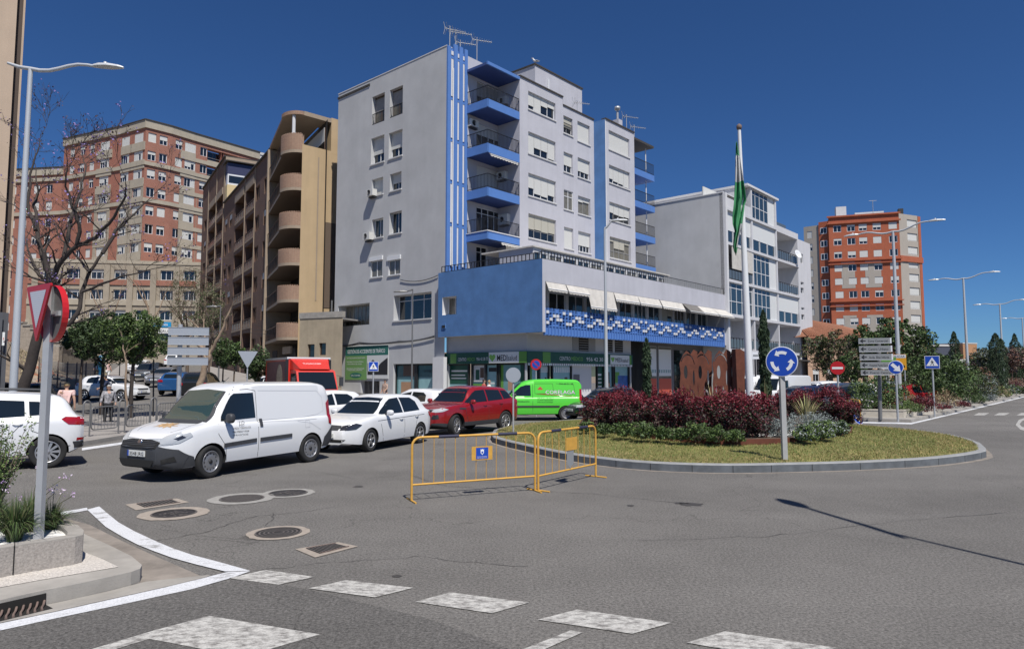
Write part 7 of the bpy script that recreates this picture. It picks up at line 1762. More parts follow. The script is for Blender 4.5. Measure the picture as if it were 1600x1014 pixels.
d=(A[0]-A[3]); upd=Vector((-1.1,0,.54)).normalized(); text(o,'TUGOCORP',Vector((.62,-.48,2.57)),(0,1,0),upd,.20,'letter_white',width=.95,world=False,depth=.01)
for x,y in ((1.15,1),(1.15,-1),(-3.4,1),(-3.4,-1)):
 mb=MB(); mb.lathe([(0,-.12),(.26,-.12),(.39,-.12),(.41,-.08),(.41,.08),(.39,.12),(.26,.12),(0,.09)],'rubber',24,o=(x,y*.92,.41),ax=(0,y,0)); w_=mb.build('wheel',T,world=False); mb=MB(); mb.lathe([(.25,.122),(.2,.09),(.1,.12),(0,.12)],'steel_rim',16,o=(x,y*.92,.41),ax=(0,y,0)); mb.build('rim',w_,world=False)
mb=MB(); bx(mb,-4.5,1.2,-.5,.5,.5,.84,'plastic_dark'); mb.build('chassis',T,world=False)
# ---------------- street furniture
mat('yellow_paint',(.62,.34,.06),.55,noise=.15,nscale=12); mat('tape_dark',(.03,.03,.06),.6); mat('rail_grey',(.17,.17,.17),.5,metal=.2); mat('sign_blue',(.012,.065,.42),.35); mat('sign_back',(.36,.39,.43),.5,metal=.2); mat('sign_red',(.50,.015,.02),.35); mat('sign_face',(.72,.73,.76),.35)
linemat('sign_stripe',(.60,.62,.68),.022,.78,.3); mat('lamp_pole',(.50,.52,.54),.45,metal=.2); mat('white_pole',(.72,.73,.74),.45); mat('post_grey',(.40,.40,.39),.55,noise=.1,nscale=10); mat('sign_orange',(.75,.36,.02),.45); mat('sign_grey',(.26,.27,.275),.5)
def lamp(label,base,h,arms,z=0,m='lamp_pole',r0=.11,group='street lamps',tail=None):
 t=thing('street_lamp',label,'street lamp',(base[0],base[1],z),0,group); b=Vector((base[0],base[1],z)); top=b+Vector((0,0,h))
 mb=MB(); mb.tube([b-Vector((0,0,.3)),b+Vector((0,0,.02)),top],[r0,r0,r0*.55],m,14); mb.lathe([(r0*1.9,0),(r0*1.9,.05),(r0*1.2,.12)],m,14,o=b); mb.build('pole',t)
 for (dx,dy,L,rise) in arms:
  d=Vector((dx,dy,0)).normalized(); pts=[top+d*(L*k)+Vector((0,0,rise*(k**1.2)+.10*math.sin(k*6.28)*-1*L/2.4)) for k in (0,.15,.3,.45,.6,.75,.9,1)]
  mb=MB(); mb.tube(pts,[.055,.055,.052,.05,.047,.045,.042,.04],m,8); a=mb.build('arm',t)
  e=pts[-1]; s_=Vector((-d.y,d.x,0)); mb=MB(); vs=[]; prof=[(0,.07,.06),(.15,.12,.10),(.4,.15,.10),(.65,.10,.07),(.78,.03,.03)]
  for (x,w_,hh) in prof:
   c=e+d*x+Vector((0,0,-.01-.02*x)); vs+= [c+s_*w_,c+s_*w_*.6+Vector((0,0,hh*.8)),c-s_*w_*.6+Vector((0,0,hh*.8)),c-s_*w_,c-Vector((0,0,.035))]
  fs=[[i*5+j,i*5+(j+1)%5,(i+1)*5+(j+1)%5,(i+1)*5+j] for i in range(4) for j in range(5)]+[[0,1,2,3,4],[24,23,22,21,20]]
  mb.add(vs,fs,m,False); mb.lathe([(.0,.10),(.04,.09),(.045,.05)],m,8,o=e+d*.3+Vector((0,0,.03))); hd_=mb.build('lamp_head',a)
 if tail:
  d=Vector((tail[0],tail[1],0)).normalized(); mb=MB(); mb.tube([top,top+d*tail[2]*.5+Vector((0,0,.05)),top+d*tail[2]+Vector((0,0,.16))],[.055,.05,.035],m,8); mb.build('arm',t)
 return t
q=P(20,610,17.4); tp=P(48.5,108,17.4); lamp('tall pale street lamp with one long curved arm, left edge before the brick building',(q.x*.55+tp.x*.45,17.4),tp.z,[(1,.06,1.62,.12)],tail=(-1,0,.62),m='lamp_pole',r0=.10)
for px,py,Y_,lab in ((1395,362,37.5,'tallest and nearest twin-arm street lamp on the planted island'),(1505,435,55.8,'second twin-arm street lamp along the planted island'),(1562,475,76,'third twin-arm street lamp along the island, behind the tall cypress'),(1597,497,95,'farthest twin-arm street lamp at the right edge of the photo')):
 tp=P(px,py,Y_); lamp(lab,(tp.x,Y_),tp.z,[(.80,-.6,1.75,.35),(-.80,.6,1.75,.05)],z=0,r0=.13)
tp=P(945,357,33); t=lamp('slim street lamp with a short hooked arm before the blue lattice balcony',(tp.x,33),tp.z,[(.9,-.3,.35,.35)],r0=.10)
tp=P(645,452,40); lamp('short lamp post with a small arm before the grey gable',(tp.x,40),tp.z,[(-1,-.1,.35,-.15)],r0=.06,m='rail_grey')
tp=P(345,478,46); lamp('small lamp in the side street before the brown building',(tp.x,46),tp.z-hz(tp.x,46),[(-1,0,.25,-.05)],z=hz(tp.x,46),r0=.06,m='rail_grey')
tp=P(190,505,62); lamp('thin dark lamp post on the hillside at the left',(tp.x,62),3.5,[(-1,0,.3,0)],z=hz(tp.x,62),r0=.05,m='iron')
lamp('street lamp whose shadow lies across the road, to the right of the camera',(6.75,4.6),8.0,[(-.2,1,1.5,.15)],r0=.05,tail=(.2,-1,.5))
def barrier(a,b,label,h=1.02,board=None,rail_m='yellow_paint',group='yellow crowd barriers',nb=12,tape=True,lean=0):
 a=Vector((a[0],a[1],0)); b=Vector((b[0],b[1],0)); d=(b-a); L=d.length; d.normalize(); s_=Vector((-d.y,d.x,0)); c=(a+b)/2
 t=thing('crowd_barrier',label,'barrier',c,0,group); r=.14; P_=[]
 z=Vector((0,0,1))
 pts=[a+z*.02,a+z*.5,a+z*(h-r)]+[a+d*(r-r*math.cos(k))+z*(h-r+r*math.sin(k)) for k in (.4,.8,1.2,1.57)]+[b-d*(r-r*math.cos(k))+z*(h-r+r*math.sin(k)) for k in (1.57,1.2,.8,.4)]+[b+z*(h-r),b+z*.5,b+z*.02]
 mb=MB(); mb.tube(pts,.021,rail_m,8); mb.tube([a+z*.26,b+z*.26],.017,rail_m,8); mb.build('frame',t)
 mb=MB()
 for i in range(1,nb): k=i/nb; mb.tube([a+d*L*k+z*.26,a+d*L*k+z*h],.0065,rail_m,5,caps=False)
 mb.build('bars',t)
 for e in (a,b):
  mb=MB(); mb.tube([e-s_*.24+z*.012,e+s_*.24+z*.012],.016,rail_m,6); mb.build('foot',t)
 if tape:
  mb=MB()
  for (k0,k1) in ((.20,.36),(.68,.84)): mb.tube([a+d*L*k0+z*h,a+d*L*k1+z*h],.027,'tape_dark',8)
  mb.each('tape',t)
 return t,a,b,d,s_,L
t,a,b,d,s_,L=barrier(G(643,783),G(836,767),'yellow crowd barrier with a blue crest notice, nearer of the two by the kerb')
f=-s_ if s_.y>0 else s_
o=a+d*L*.46+Vector((0,0,.60)); mb=MB(); mb.obox(o+f*.02,d*L*.17,f*.006,(0,0,.23),'yellow_paint'); bo=mb.build('board',t)
mb=MB(); mb.obox(o+f*.027+d*L*.035+Vector((0,0,.02)),d*L*.10,f*.003,(0,0,.19),'sign_blue'); bn=mb.build('notice',t)
c=o+f*.031+d*L*.085+Vector((0,0,.125)); sh=[(-.030,.035),(-.034,.060),(-.018,.048),(0,.062),(.018,.048),(.034,.060),(.030,.035),(.030,-.005),(0,-.04),(-.030,-.005)]
mb=MB(); mb.prism(sh,c,d,(0,0,1),f*.002,'letter_white'); mb.prism([(-.016,.02),(.016,.02),(.016,-.002),(0,-.02),(-.016,-.002)],c+f*.003,d,(0,0,1),f*.001,'sign_blue'); mb.build('crest',bn)
for i,s0 in enumerate(('EXCMO. AYUNTAMIENTO','DE ALGECIRAS')): text(bn,s0,o+f*.0315+d*L*(.045)+Vector((0,0,.052-i*.022)),d,(0,0,1),.019,'letter_white',width=L*.08,depth=0)
t,a,b,d,s_,L=barrier(G(841,767),G(931,745),'yellow crowd barrier with a grey shield board, farther of the two by the kerb',nb=9)
f=-s_ if s_.y>0 else s_
o=a+d*L*.44+Vector((0,0,.62)); mb=MB(); mb.obox(o+f*.02,d*L*.19,f*.006,(0,0,.24),'yellow_paint'); mb.build('board',t)
mb=MB(); mb.prism([(0,0),(.24,0),(.24,-.24),(.12,-.34),(0,-.24)],o+f*.015+d*.03,d,(0,0,1),f*.004,'sign_grey'); mb.build('shield',t)
p0=G(1330,666); p1=G(1341,664); t,a,b,d,s_,L=barrier((14.35,28.9),(13.85,26.9),'yellow crowd barrier seen almost end-on beside the red shrubs',nb=9,tape=False)
c=G(1341,663)+Vector((0,0,.22)); t=thing('road_sign','small round blue sign with a white arrow leaning on the end-on barrier','sign',(c.x,c.y,0))
n_=Vector((.35,-.75,.45)).normalized(); X=n_.cross(Vector((0,0,1))).normalized()*-1; Z=X.cross(n_).normalized()*-1
if Z.z<0: Z=-Z
def disc(c,n_,r,m,name,root,th=.012,seg=32,off=0):
 mb=MB(); mb.lathe([(0,off+th),(r*.985,off+th),(r,off+th*.6),(r,off),(0,off)],m,seg,o=c,ax=n_,smooth=False); return mb.build(name,root)
def flatp(out,c,X,Z,n_,m,name,root,off=.014,th=.003,k=1): mb=MB(); mb.prism([(x*k,z*k) for x,z in out],c+n_*off,X,Z,n_*th,m); return mb.build(name,root)
disc(c,n_,.24,'sign_face','plate',t); disc(c,n_,.225,'sign_blue','face',t,off=.013,th=.002)
ar=[(-.14,.07),(-.07,.14),(.05,.02),(.10,.07),(.13,-.13),(-.07,-.10),(-.02,-.05)]
flatp(ar,c,X,Z,n_,'letter_white','arrow',t,.017)
def facing(c,yaw=0):
 v=Vector((-c.x,-c.y,0)).normalized(); a=R(yaw); n_=Vector((v.x*math.cos(a)-v.y*math.sin(a),v.x*math.sin(a)+v.y*math.cos(a),0)); X=Vector((-n_.y,n_.x,0)); return n_,X,Vector((0,0,1))
def post(t,base,top,r,m='post_grey',sq=False):
 mb=MB()
 if sq: w_=r; mb.obox(base+Vector((-w_,-w_,-.05)),(2*w_,0,0),(0,2*w_,0),top-base+Vector((0,0,.05)),m)
 else: mb.tube([base-Vector((0,0,.05)),top],r,m,10)
 return mb.build('post',t)
bs=G(1226,714,.24); cc=P(1221.5,565,bs.y-.06); n_,X,Z=facing(cc,-6)
t=thing('road_sign','round blue sign with three white circling arrows on the roundabout lawn','sign',bs); r=.335
post(t,bs,Vector((cc.x+.01,bs.y,cc.z+.2)),.052,'post_grey',True); disc(cc,n_,r,'sign_face','plate',t,.018,40); disc(cc,n_,r*.945,'sign_blue','face',t,off=.019,th=.002,seg=40)
for k in range(3):
 a0=R(90+120*k-22); out=[]
 for i in range(7): a=a0-R(8)+R(52)*i/6; out.append((math.cos(a)*r*.70,math.sin(a)*r*.70))
 a=a0+R(44); hd1=[(math.cos(a)*r*.82,math.sin(a)*r*.82),(math.cos(a+R(24))*r*.60,math.sin(a+R(24))*r*.60),(math.cos(a)*r*.36,math.sin(a)*r*.36)]
 inn=[]
 for i in range(6,-1,-1): a=a0-R(8)+R(52)*i/6; inn.append((math.cos(a)*r*.50,math.sin(a)*r*.50))
 flatp(out+hd1+inn,cc,X,Z,n_,'letter_white','arrow',t,.022)
bs=G(60,842,.37); tp=P(77,500,bs.y); t=thing('road_sign','yield triangle and round red-rimmed sign back to back, on the grey post in the planter','sign',bs)
post(t,bs,Vector((tp.x,tp.y,tp.z+.35)),.033,'gal',True)
v=Vector((-tp.x,-tp.y,0)).normalized(); an=math.atan2(v.y,v.x)-R(70); n_=Vector((math.cos(an),math.sin(an),0)); X=Vector((-n_.y,n_.x,0)); Z=Vector((0,0,1))
c=P(72,484,bs.y-.02)+n_*.06; s_=.60; hh=.55
def rtri(w_,h_,r=.03):
 pts=[(-w_/2,h_*.42),(0,-h_*.58),(w_/2,h_*.42)]; out=[]
 for i in range(3):
  a,b,c_=Vector(pts[i-1]),Vector(pts[i]),Vector(pts[(i+1)%3]); u1=(a-b).normalized(); u2=(c_-b).normalized()
  out+= [tuple(b+u1*r),tuple(b+u1*r*.3+u2*r*.3),tuple(b+u2*r)]
 return out
flatp(rtri(.62,.60),c,X,Z,n_,'sign_red','plate',t,0,.02); flatp([(-.205,.19),(0,-.20),(.205,.19)],c,X,Z,n_,'sign_stripe','face',t,.021)
c2=P(78.5,490,bs.y+.0)-n_*.03
mb=MB(); mb.lathe([(0,0),(.285,0),(.285,.008),(.30,.03),(.30,-.03),(.285,-.035),(0,-.035)],'sign_red',36,o=c2,ax=n_,smooth=False); mb.build('rim',t); disc(c2,n_,.275,'rail_grey','back',t,off=.001,th=.003)  # disc back in a darker grey, its shade painted in
mb=MB(); mb.obox(c2-X*.2-Z*.03,X*.4,n_*.03,Z*.05,'gal'); mb.build('bracket',t)
q=P(279,640,25.5); t=thing('direction_sign','stack of four blank grey direction panels seen from behind on one pole','sign',(q.x,25.5,0))
tp=P(282,507,25.5); post(t,Vector((q.x,25.5,.1)),Vector((tp.x,25.5,tp.z)),.085,'gal'); n_,X,Z=facing(Vector((q.x,25.5,0)),-12)
for (ya,yb) in ((512,524.5),(527,539.5),(543,555),(558.5,570.5)):
 z1_=P(296,ya,25.5).z; z0=P(296,yb,25.5).z; cx0=P(267,540,25.5).x; cx1=P(325,540,25.5).x; c=Vector(((cx0+cx1)/2,25.5,z0))+n_*.12
 mb=MB(); w_=(cx1-cx0)/2; mb.obox(c-X*w_,X*2*w_,n_*.09,Z*(z1_-z0),'sign_back'); mb.obox(c-X*w_+n_*.09,X*2*w_,n_*.012,Z*.02,'gal'); mb.obox(c-X*w_+n_*.09+Z*(z1_-z0-.02),X*2*w_,n_*.012,Z*.02,'gal'); mb.build('panel',t)
def backsign(px,py,Y_,base_y,shape,r,label,m='sign_back',name='road_sign',pr=.03,z=0):
 c=P(px,py,Y_); t=thing(name,label,'sign',(c.x,Y_,z)); n_,X,Z=facing(c); post(t,Vector((c.x,Y_,z)),Vector((c.x,Y_,c.z+r*.6)),pr,'gal')
 if shape=='tri': flatp(rtri(r*2.2,r*2),c,X,Z,n_,m,'plate',t,.04,.01)
 else: disc(c+n_*.04,n_,r,m,'plate',t)
 return t,c,n_,X,Z
backsign(387,560,30,0,'tri',.38,'yield sign seen from behind beside the roof of the white van',z=.0)
backsign(802,586,21.6,0,'disc',.24,'round sign seen from behind on the left tip of the roundabout',z=.2)
t,c,n_,X,Z=backsign(837.5,569.5,33,0,'disc',.27,'round red and blue no parking sign before the shop corner','sign_red')
disc(c+n_*.055,n_,.19,'sign_blue','face',t,off=0,th=.002); flatp([(-.16,.13),(-.13,.16),(.16,-.13),(.13,-.16)],c,X,Z,n_,'sign_red','bar',t,.059)
def pedsign(px,py,Y_,w_,label,z=0,pole_m='gal'):
 c=P(px,py,Y_); t=thing('crossing_sign',label,'sign',(c.x,Y_,z)); n_,X,Z=facing(c); post(t,Vector((c.x,Y_,z)),Vector((c.x,Y_,c.z)),.04,pole_m)
 flatp([(-w_/2,-w_/2),(w_/2,-w_/2),(w_/2,w_/2),(-w_/2,w_/2)],c,X,Z,n_,'sign_face','plate',t,.05,.015); k=w_*.46
 flatp([(-k,-k),(k,-k),(k,k),(-k,k)],c,X,Z,n_,'sign_blue','face',t,.066); flatp([(-k*.88,-k*.62),(k*.88,-k*.62),(0,k*.85)],c,X,Z,n_,'letter_white','triangle',t,.07)
 m='letter_black'; mb=MB(); o=c+n_*.0745
 for q in ([(-.05,.28),(.03,.28),(.03,.42),(-.05,.42)],[(-.10,.25),(.08,.22),(.10,-.05),(-.08,-.05)],[(-.08,-.05),(.0,-.05),(-.18,-.52),(-.28,-.52)],[(0,-.05),(.10,-.05),(.26,-.52),(.16,-.52)],[(.06,.20),(.26,.0),(.22,-.05),(.06,.1)],[(-.08,.20),(-.26,.0),(-.22,-.05),(-.08,.1)]): mb.prism([(x*k,z_*k) for x,z_ in q],o,X,Z,n_*.002,m)
 mb.build('pictogram',t)
 return t
pedsign(583.5,572.5,34.5,.50,'blue pedestrian crossing sign in front of the green billboard')
pedsign(1456.5,566,31.5,.60,'blue pedestrian crossing sign at the corner of the planted island',z=.13)
t,c,n_,X,Z=backsign(1308.5,575,27.5,0,'disc',.27,'red no entry sign with a white bar behind the roundabout shrubs','sign_red',z=.2,pr=.04)
flatp([(-.20,-.045),(.20,-.045),(.20,.045),(-.20,.045)],c,X,Z,n_,'letter_white','bar',t,.054)
t,c,n_,X,Z=backsign(1399.5,574,28.3,0,'disc',.29,'round blue keep right sign with a white diagonal arrow','sign_face',z=.13,pr=.045)
disc(c+n_*.055,n_,.265,'sign_blue','face',t,off=0,th=.002); flatp([(x*1.35,z_*1.35) for x,z_ in ar],c,X,Z,n_,'letter_white','arrow',t,.06)
c=P(1406,565,36.9); t=thing('radar_sign','orange and white speed camera sign behind the keep right sign','sign',(c.x,36.9,0)); n_,X,Z=facing(c); post(t,Vector((c.x+.25,36.9,0)),Vector((c.x+.25,36.9,c.z)),.03,'gal')
flatp([(-.31,-.45),(.31,-.45),(.31,.40),(-.31,.40)],c,X,Z,n_,'sign_orange','plate',t,.04,.012); flatp([(-.29,.20),(.29,.20),(.29,.38),(-.29,.38)],c,X,Z,n_,'sign_face','panel',t,.054); text(t,'RADAR',c+n_*.06-X*.24+Z*.23,X,Z,.16,'letter_black',width=.48,depth=0)
mb=MB(); 
for r_ in (.12,.19,.26): mb.prism([(-.2+r_*math.cos(R(a)),-.18+r_*math.sin(R(a))) for a in range(0,91,15)]+[(-.2+(r_-.025)*math.cos(R(a)),-.18+(r_-.025)*math.sin(R(a))) for a in range(90,-1,-15)],c+n_*.053,X,Z,n_*.002,'letter_black')
mb.prism([(.0,-.32),(.24,-.32),(.24,-.24),(.18,-.18),(.06,-.18),(0,-.24)],c+n_*.053,X,Z,n_*.002,'letter_black'); mb.build('pictogram',t)
c=P(1388,572,34); t=thing('notice_board','small green and white notice between the keep right sign and the direction panels','sign',(c.x,34,0)); n_,X,Z=facing(c); post(t,Vector((c.x,34,0)),c,.03); flatp([(-.3,-.15),(.35,-.15),(.35,.15),(-.3,.15)],c,X,Z,n_,'sign_face','panel',t,.04,.01); flatp([(-.3,.17),(.35,.17),(.35,.45),(-.3,.45)],c,X,Z,n_,'green_mid','panel',t,.04,.01); text(t,'P',c+n_*.052-X*.1-Z*.1,X,Z,.22,'letter_black',depth=0)
q=P(1375,643,29.5); t=thing('direction_sign','stack of five grey direction panels with left arrows, right of the no entry sign','sign',(q.x,29.5,.13)); tp=P(1373,530,29.5); post(t,Vector((q.x,29.5,.13)),Vector((tp.x,29.5,tp.z)),.08,'rail_grey'); n_,X,Z=facing(Vector((q.x,29.5,0)),8)
names=(('Centro ciudad','CENTRO CIUDAD'),)
for i,((ya,yb),s0) in enumerate(zip(((529,537.5),(541,550.5),(553.5,563),(566,575),(578,586)),('Zona Comercial','Centro Urbano','Avda. Blas Infante','Hospital Punta Europa','Puerto Centro'))):
 z1_=P(1361,ya,29.5).z; z0=P(1361,yb,29.5).z; cx0=P(1339+i*.5,540,29.5).x; cx1=P(1382+i*.7,540,29.5).x; c=Vector((cx0,29.4,z0))+n_*.10; W_=cx1-cx0; H1=z1_-z0
 mb=MB(); mb.obox(c,X*W_,n_*.06,Z*H1,'sign_grey'); mb.obox(c+X*(W_-.0),X*.06,n_*.065,Z*H1,'sign_face'); mb.obox(c+n_*.06,X*W_,n_*.004,Z*.012,'sign_face'); o=mb.build('panel',t)
 mb=MB(); a0=c+n_*.062+Z*H1*.5; mb.prism([(.06,0),(.16,.09),(.19,.06),(.14,.018),(.28,.018),(.28,-.018),(.14,-.018),(.19,-.06),(.16,-.09)],a0,X,Z,n_*.003,'letter_black'); mb.build('arrow',o)
 text(o,s0,c+n_*.062+X*.36+Z*H1*.28,X,Z,H1*.55,'letter_black',width=W_-.45,depth=.001)
def guard(a,b,label):
 a=Vector((a[0],a[1],.13)); b=Vector((b[0],b[1],.13)); d=b-a; d.z=0; L=d.length; d.normalize(); z=Vector((0,0,1)); t=thing('guard_rail',label,'railing',(a+b)/2,0,'grey pedestrian guard rails')
 r=.13; w_=.26
 for e,sg in ((a,1),):
  mb=MB(); e0=e; mb.tube([e0,e0+z*(.98-.0)]+[e0+d*(w_/2-w_/2*math.cos(k))+z*(.98+w_/2*math.sin(k)) for k in (.5,1.05,1.57,2.1,2.65)]+[e0+d*w_+z*.98,e0+d*w_],.024,'rail_grey',8); mb.build('hoop_post',t)
 p0=a+d*(w_+.06); p1=b-d*.05; r=.10; z0,z1_=.20,.90
 pts=[p0+d*r+z*z0,p1-d*r+z*z0]+[p1-d*r+d*r*math.sin(k)+z*(z0+r-r*math.cos(k)) for k in (.5,1.05,1.57)]+[p1+z*(z1_-r)]+[p1-d*r+d*r*math.cos(k)+z*(z1_-r+r*math.sin(k)) for k in (.5,1.05,1.57)]+[p0+d*r+z*z1_]+[p0+d*r-d*r*math.sin(k)+z*(z1_-r+r*math.cos(k)) for k in (.5,1.05,1.57)]+[p0+z*(z0+r)]+[p0+d*r-d*r*math.cos(k)+z*(z0+r-r*math.sin(k)) for k in (.5,1.05,1.57)]
 mb=MB(); mb.tube(pts+[pts[0]],.019,'rail_grey',8); mb.build('frame',t)
 mb=MB(); n=int((p1-p0).length/.115)
 for i in range(1,n): q=p0.lerp(p1,i/n); mb.tube([q+z*z0,q+z*z1_],.0075,'rail_grey',5,caps=False)
 mb.build('bars',t)
ga=G(128,690); gb=G(318,668); 
n=4
for i in range(n):
 a=ga.lerp(gb,i/n); b=ga.lerp(gb,(i+1)/n); guard(a,b,('guard rail panel touching the rear of the white suv','guard rail panel in front of the woman','guard rail panel left of the delivery van bonnet','guard rail panel hidden behind the delivery van')[i])
q=P(240,640,31); t=thing('signpost','thin dark post in the pavement left of the direction panels','post',(q.x,31,0)); mb=MB(); mb.tube([(q.x,31,0),(P(240,565,31).x,31,P(240,562,31).z)],.035,'iron',8); mb.build('post',t); mb=MB(); mb.obox((q.x-.15,30.98,P(240,566,31).z-.3),(.3,0,0),(0,.02,0),(0,0,.3),'sign_back'); mb.build('plate',t)
q=P(157,600,44); t=thing('column','teal round column with a globe top beyond the white hatchback','column',(q.x,44,hz(q.x,44))); zt=P(157,556,44).z; mat('teal',(.03,.16,.30),.5); mb=MB(); z0=hz(q.x,44); mb.lathe([(.42,0),(.42,.5),(.30,.6),(.16,.75),(.14,1.6),(.2,1.7),(.22,zt-z0),(0,zt-z0+.05)],'teal',16,o=(q.x,44,z0)); mb.build('shaft',t); mb=MB(); mb.lathe([(.5,0),(.5,.2),(.42,.22)],'teal',16,o=(q.x,44,z0)); mb.build('base',t)
c=FA.p(uL,.25,0); t=thing('utility_pole','thin utility pole with a grey box at the far corner of the grey gable','pole',(c.x,c.y,0)); zt=FA.at(521,470,0)[1]
mb=MB(); mb.tube([c,Vector((c.x,c.y,zt))],.06,'rail_grey',8); mb.build('pole',t); mb=MB(); zb_=FA.at(521,535,0)[1]; mb.lathe([(0,0),(.2,0),(.22,.1),(.22,.9),(.1,1.0),(0,1.0)],'sign_back',12,o=c+Vector((0,-.3,zb_))); mb.build('junction_box',t)
mb=MB(); e1=FBn.p(uc0+1,1.8,zl[5]+.2); e2=FBn.p(14,.4,zl[5]+.4); top=Vector((c.x,c.y,zt-.6))
for dz,e in ((0,e1),(-.35,e1),(.3,e2)):
 mb.tube(cable([top+Vector((0,0,dz-.6)),e+Vector((0,0,dz))],0,sag=.6,n=14),.018,'cable',4)
for k in range(3): mb.tube(cable([c+Vector((.1*k-.1,-.2,zb_+.2)),c+Vector((.5-.3*k,-.3,zb_-1.2)),c+Vector((.05*k,-.2,zb_-2.6))],0,sag=-.1,n=6),.02,'cable',5)
mb.build('wires',t)
fb=G(1172,640,.4); FY=22.6; b0=P(1172,620,FY); tp=P(1155,203,FY); tb=b0+(b0-tp)*((b0.z-.4)/(tp.z-b0.z)); t=thing('flagpole','tall white flagpole in the middle of the roundabout bed','flagpole',(tb.x,FY,.4))
mb=MB(); mb.tube([tb,b0.lerp(tp,.35),b0.lerp(tp,.75),tp],[.135,.11,.075,.055],'white_pole',14); mb.build('pole',t); mb=MB(); mb.lathe([(.0,0),(.07,0),(.09,.06),(.09,.14),(.03,.2),(0,.2)],'rust_iron',12,o=tp); mb.build('finial',t)
mat('flag_green',(.055,.27,.115),.8,noise=.1,nscale=5); mat('flag_white',(.50,.50,.50),.8,noise=.06,nscale=4)
rowsF=[(222,1150.2,1151.5),(232,1149.6,1153.5),(243,1149.3,1155.2),(246,1149,1156.5),(262,1148.8,1158.5),(281,1148.5,1161.5),(284,1148.3,1162),(300,1147.3,1164.5),(312,1147,1166.2),(320,1146.5,1163.5),(328,1145.8,1163),(340,1144.5,1161.5),(351,1145,1160),(360,1148,1157.5),(372,1146.5,1154.5),(385,1145.5,1152.5),(394,1147,1151.5),(398,1149,1150.5)]
mb=MB(); nc=13; vs=[]; fy=FY-.16
for i,(y,xa,xb) in enumerate(rowsF):
 for j in range(nc):
  k=j/(nc-1); amp=.11*min(1,i/5); dy=amp*math.sin(k*13+y*.035)+.05*math.sin(k*5+y*.11); vs.append(P(xa+(xb-xa)*k,y+1.5*math.sin(k*6+i),fy+dy))
for i in range(len(rowsF)-1):
 m='flag_white' if rowsF[i][0] in (243,246,262,281) and rowsF[i][0]>=243 and rowsF[i][0]<=281 else 'flag_green'
 for j in range(nc-1): 
  mm=m
  if 351<=rowsF[i][0]<=372 and j>=9: mm='flag_white'
  mb.f.append([i*nc+j,(i+1)*nc+j,(i+1)*nc+j+1,i*nc+j+1]); mb.m.append(mm); mb.s.append(True)
mb.v=[tuple(v) for v in vs]
fl=mb.build('flag',None); sol=fl.modifiers.new('s','SOLIDIFY'); sol.thickness=.006; tag(fl,'green, white and green flag hanging limp from the flagpole','flag')
def plate(cx,w_,h_,z0,seed):
 out=[]; n=14
 prof=[(-.42,0),(-.48,.10),(-.36,.2),(-.46,.34),(-.50,.52),(-.44,.66),(-.50,.80),(-.30,.92),(-.10,.985),(.12,.93),(.30,1.0),(.50,.97),(.50,.7),(.46,.5),(.50,.3),(.44,.12),(.48,0)]
 out=[(x*w_,y*h_) for x,y in prof]
 def ell(cx_,cy_,rx,ry,rot=0,n=14,a0=0,a1=360): return [((cx_+rx*math.cos(R(a0+(a1-a0)*i/n))*math.cos(rot)-ry*math.sin(R(a0+(a1-a0)*i/n))*math.sin(rot))*w_,(cy_+rx*math.cos(R(a0+(a1-a0)*i/n))*math.sin(rot)*w_/h_+ry*math.sin(R(a0+(a1-a0)*i/n))*math.cos(rot))*h_) for i in range(n)]
 def arc(cx_,cy_,r,ry,a0,a1,th,n=8):
  o=[((cx_+r*math.cos(R(a0+(a1-a0)*i/n)))*w_,(cy_+ry*math.sin(R(a0+(a1-a0)*i/n)))*h_) for i in range(n+1)]
  return o+[((cx_+(r-th)*math.cos(R(a0+(a1-a0)*i/n)))*w_,(cy_+(ry-th*.6)*math.sin(R(a0+(a1-a0)*i/n)))*h_) for i in range(n,-1,-1)]
 holes=[ell(-.16,.68,.10,.095),arc(-.05,.72,.42,.22,20,150,.035),ell(.28,.60,.05,.11),[(-.42*w_,.28*h_),(-.22*w_,.30*h_),(-.08*w_,.26*h_),(.06*w_,.12*h_),(-.12*w_,.18*h_),(-.28*w_,.20*h_)],arc(.12,.30,.22,.14,-60,120,.06),[(.02*w_,.40*h_),(.06*w_,.50*h_),(.12*w_,.42*h_),(.07*w_,.30*h_)],[(-.34*w_,.42*h_),(-.30*w_,.52*h_),(-.27*w_,.40*h_),(-.31*w_,.33*h_)],[(.2*w_,.06*h_),(.3*w_,.22*h_),(.36*w_,.10*h_),(.3*w_,.03*h_)]]
 return out,holes
SY=23.6; zS0=.45; hS_=P(1110,546,SY).z-zS0; t=thing('steel_sculpture','rusty steel sculpture of four cut-out figures standing in the roundabout bed','sculpture',(P(1110,600,SY).x,SY,.4)); wS=(P(1155,600,SY).x-P(1064,600,SY).x)/3.5
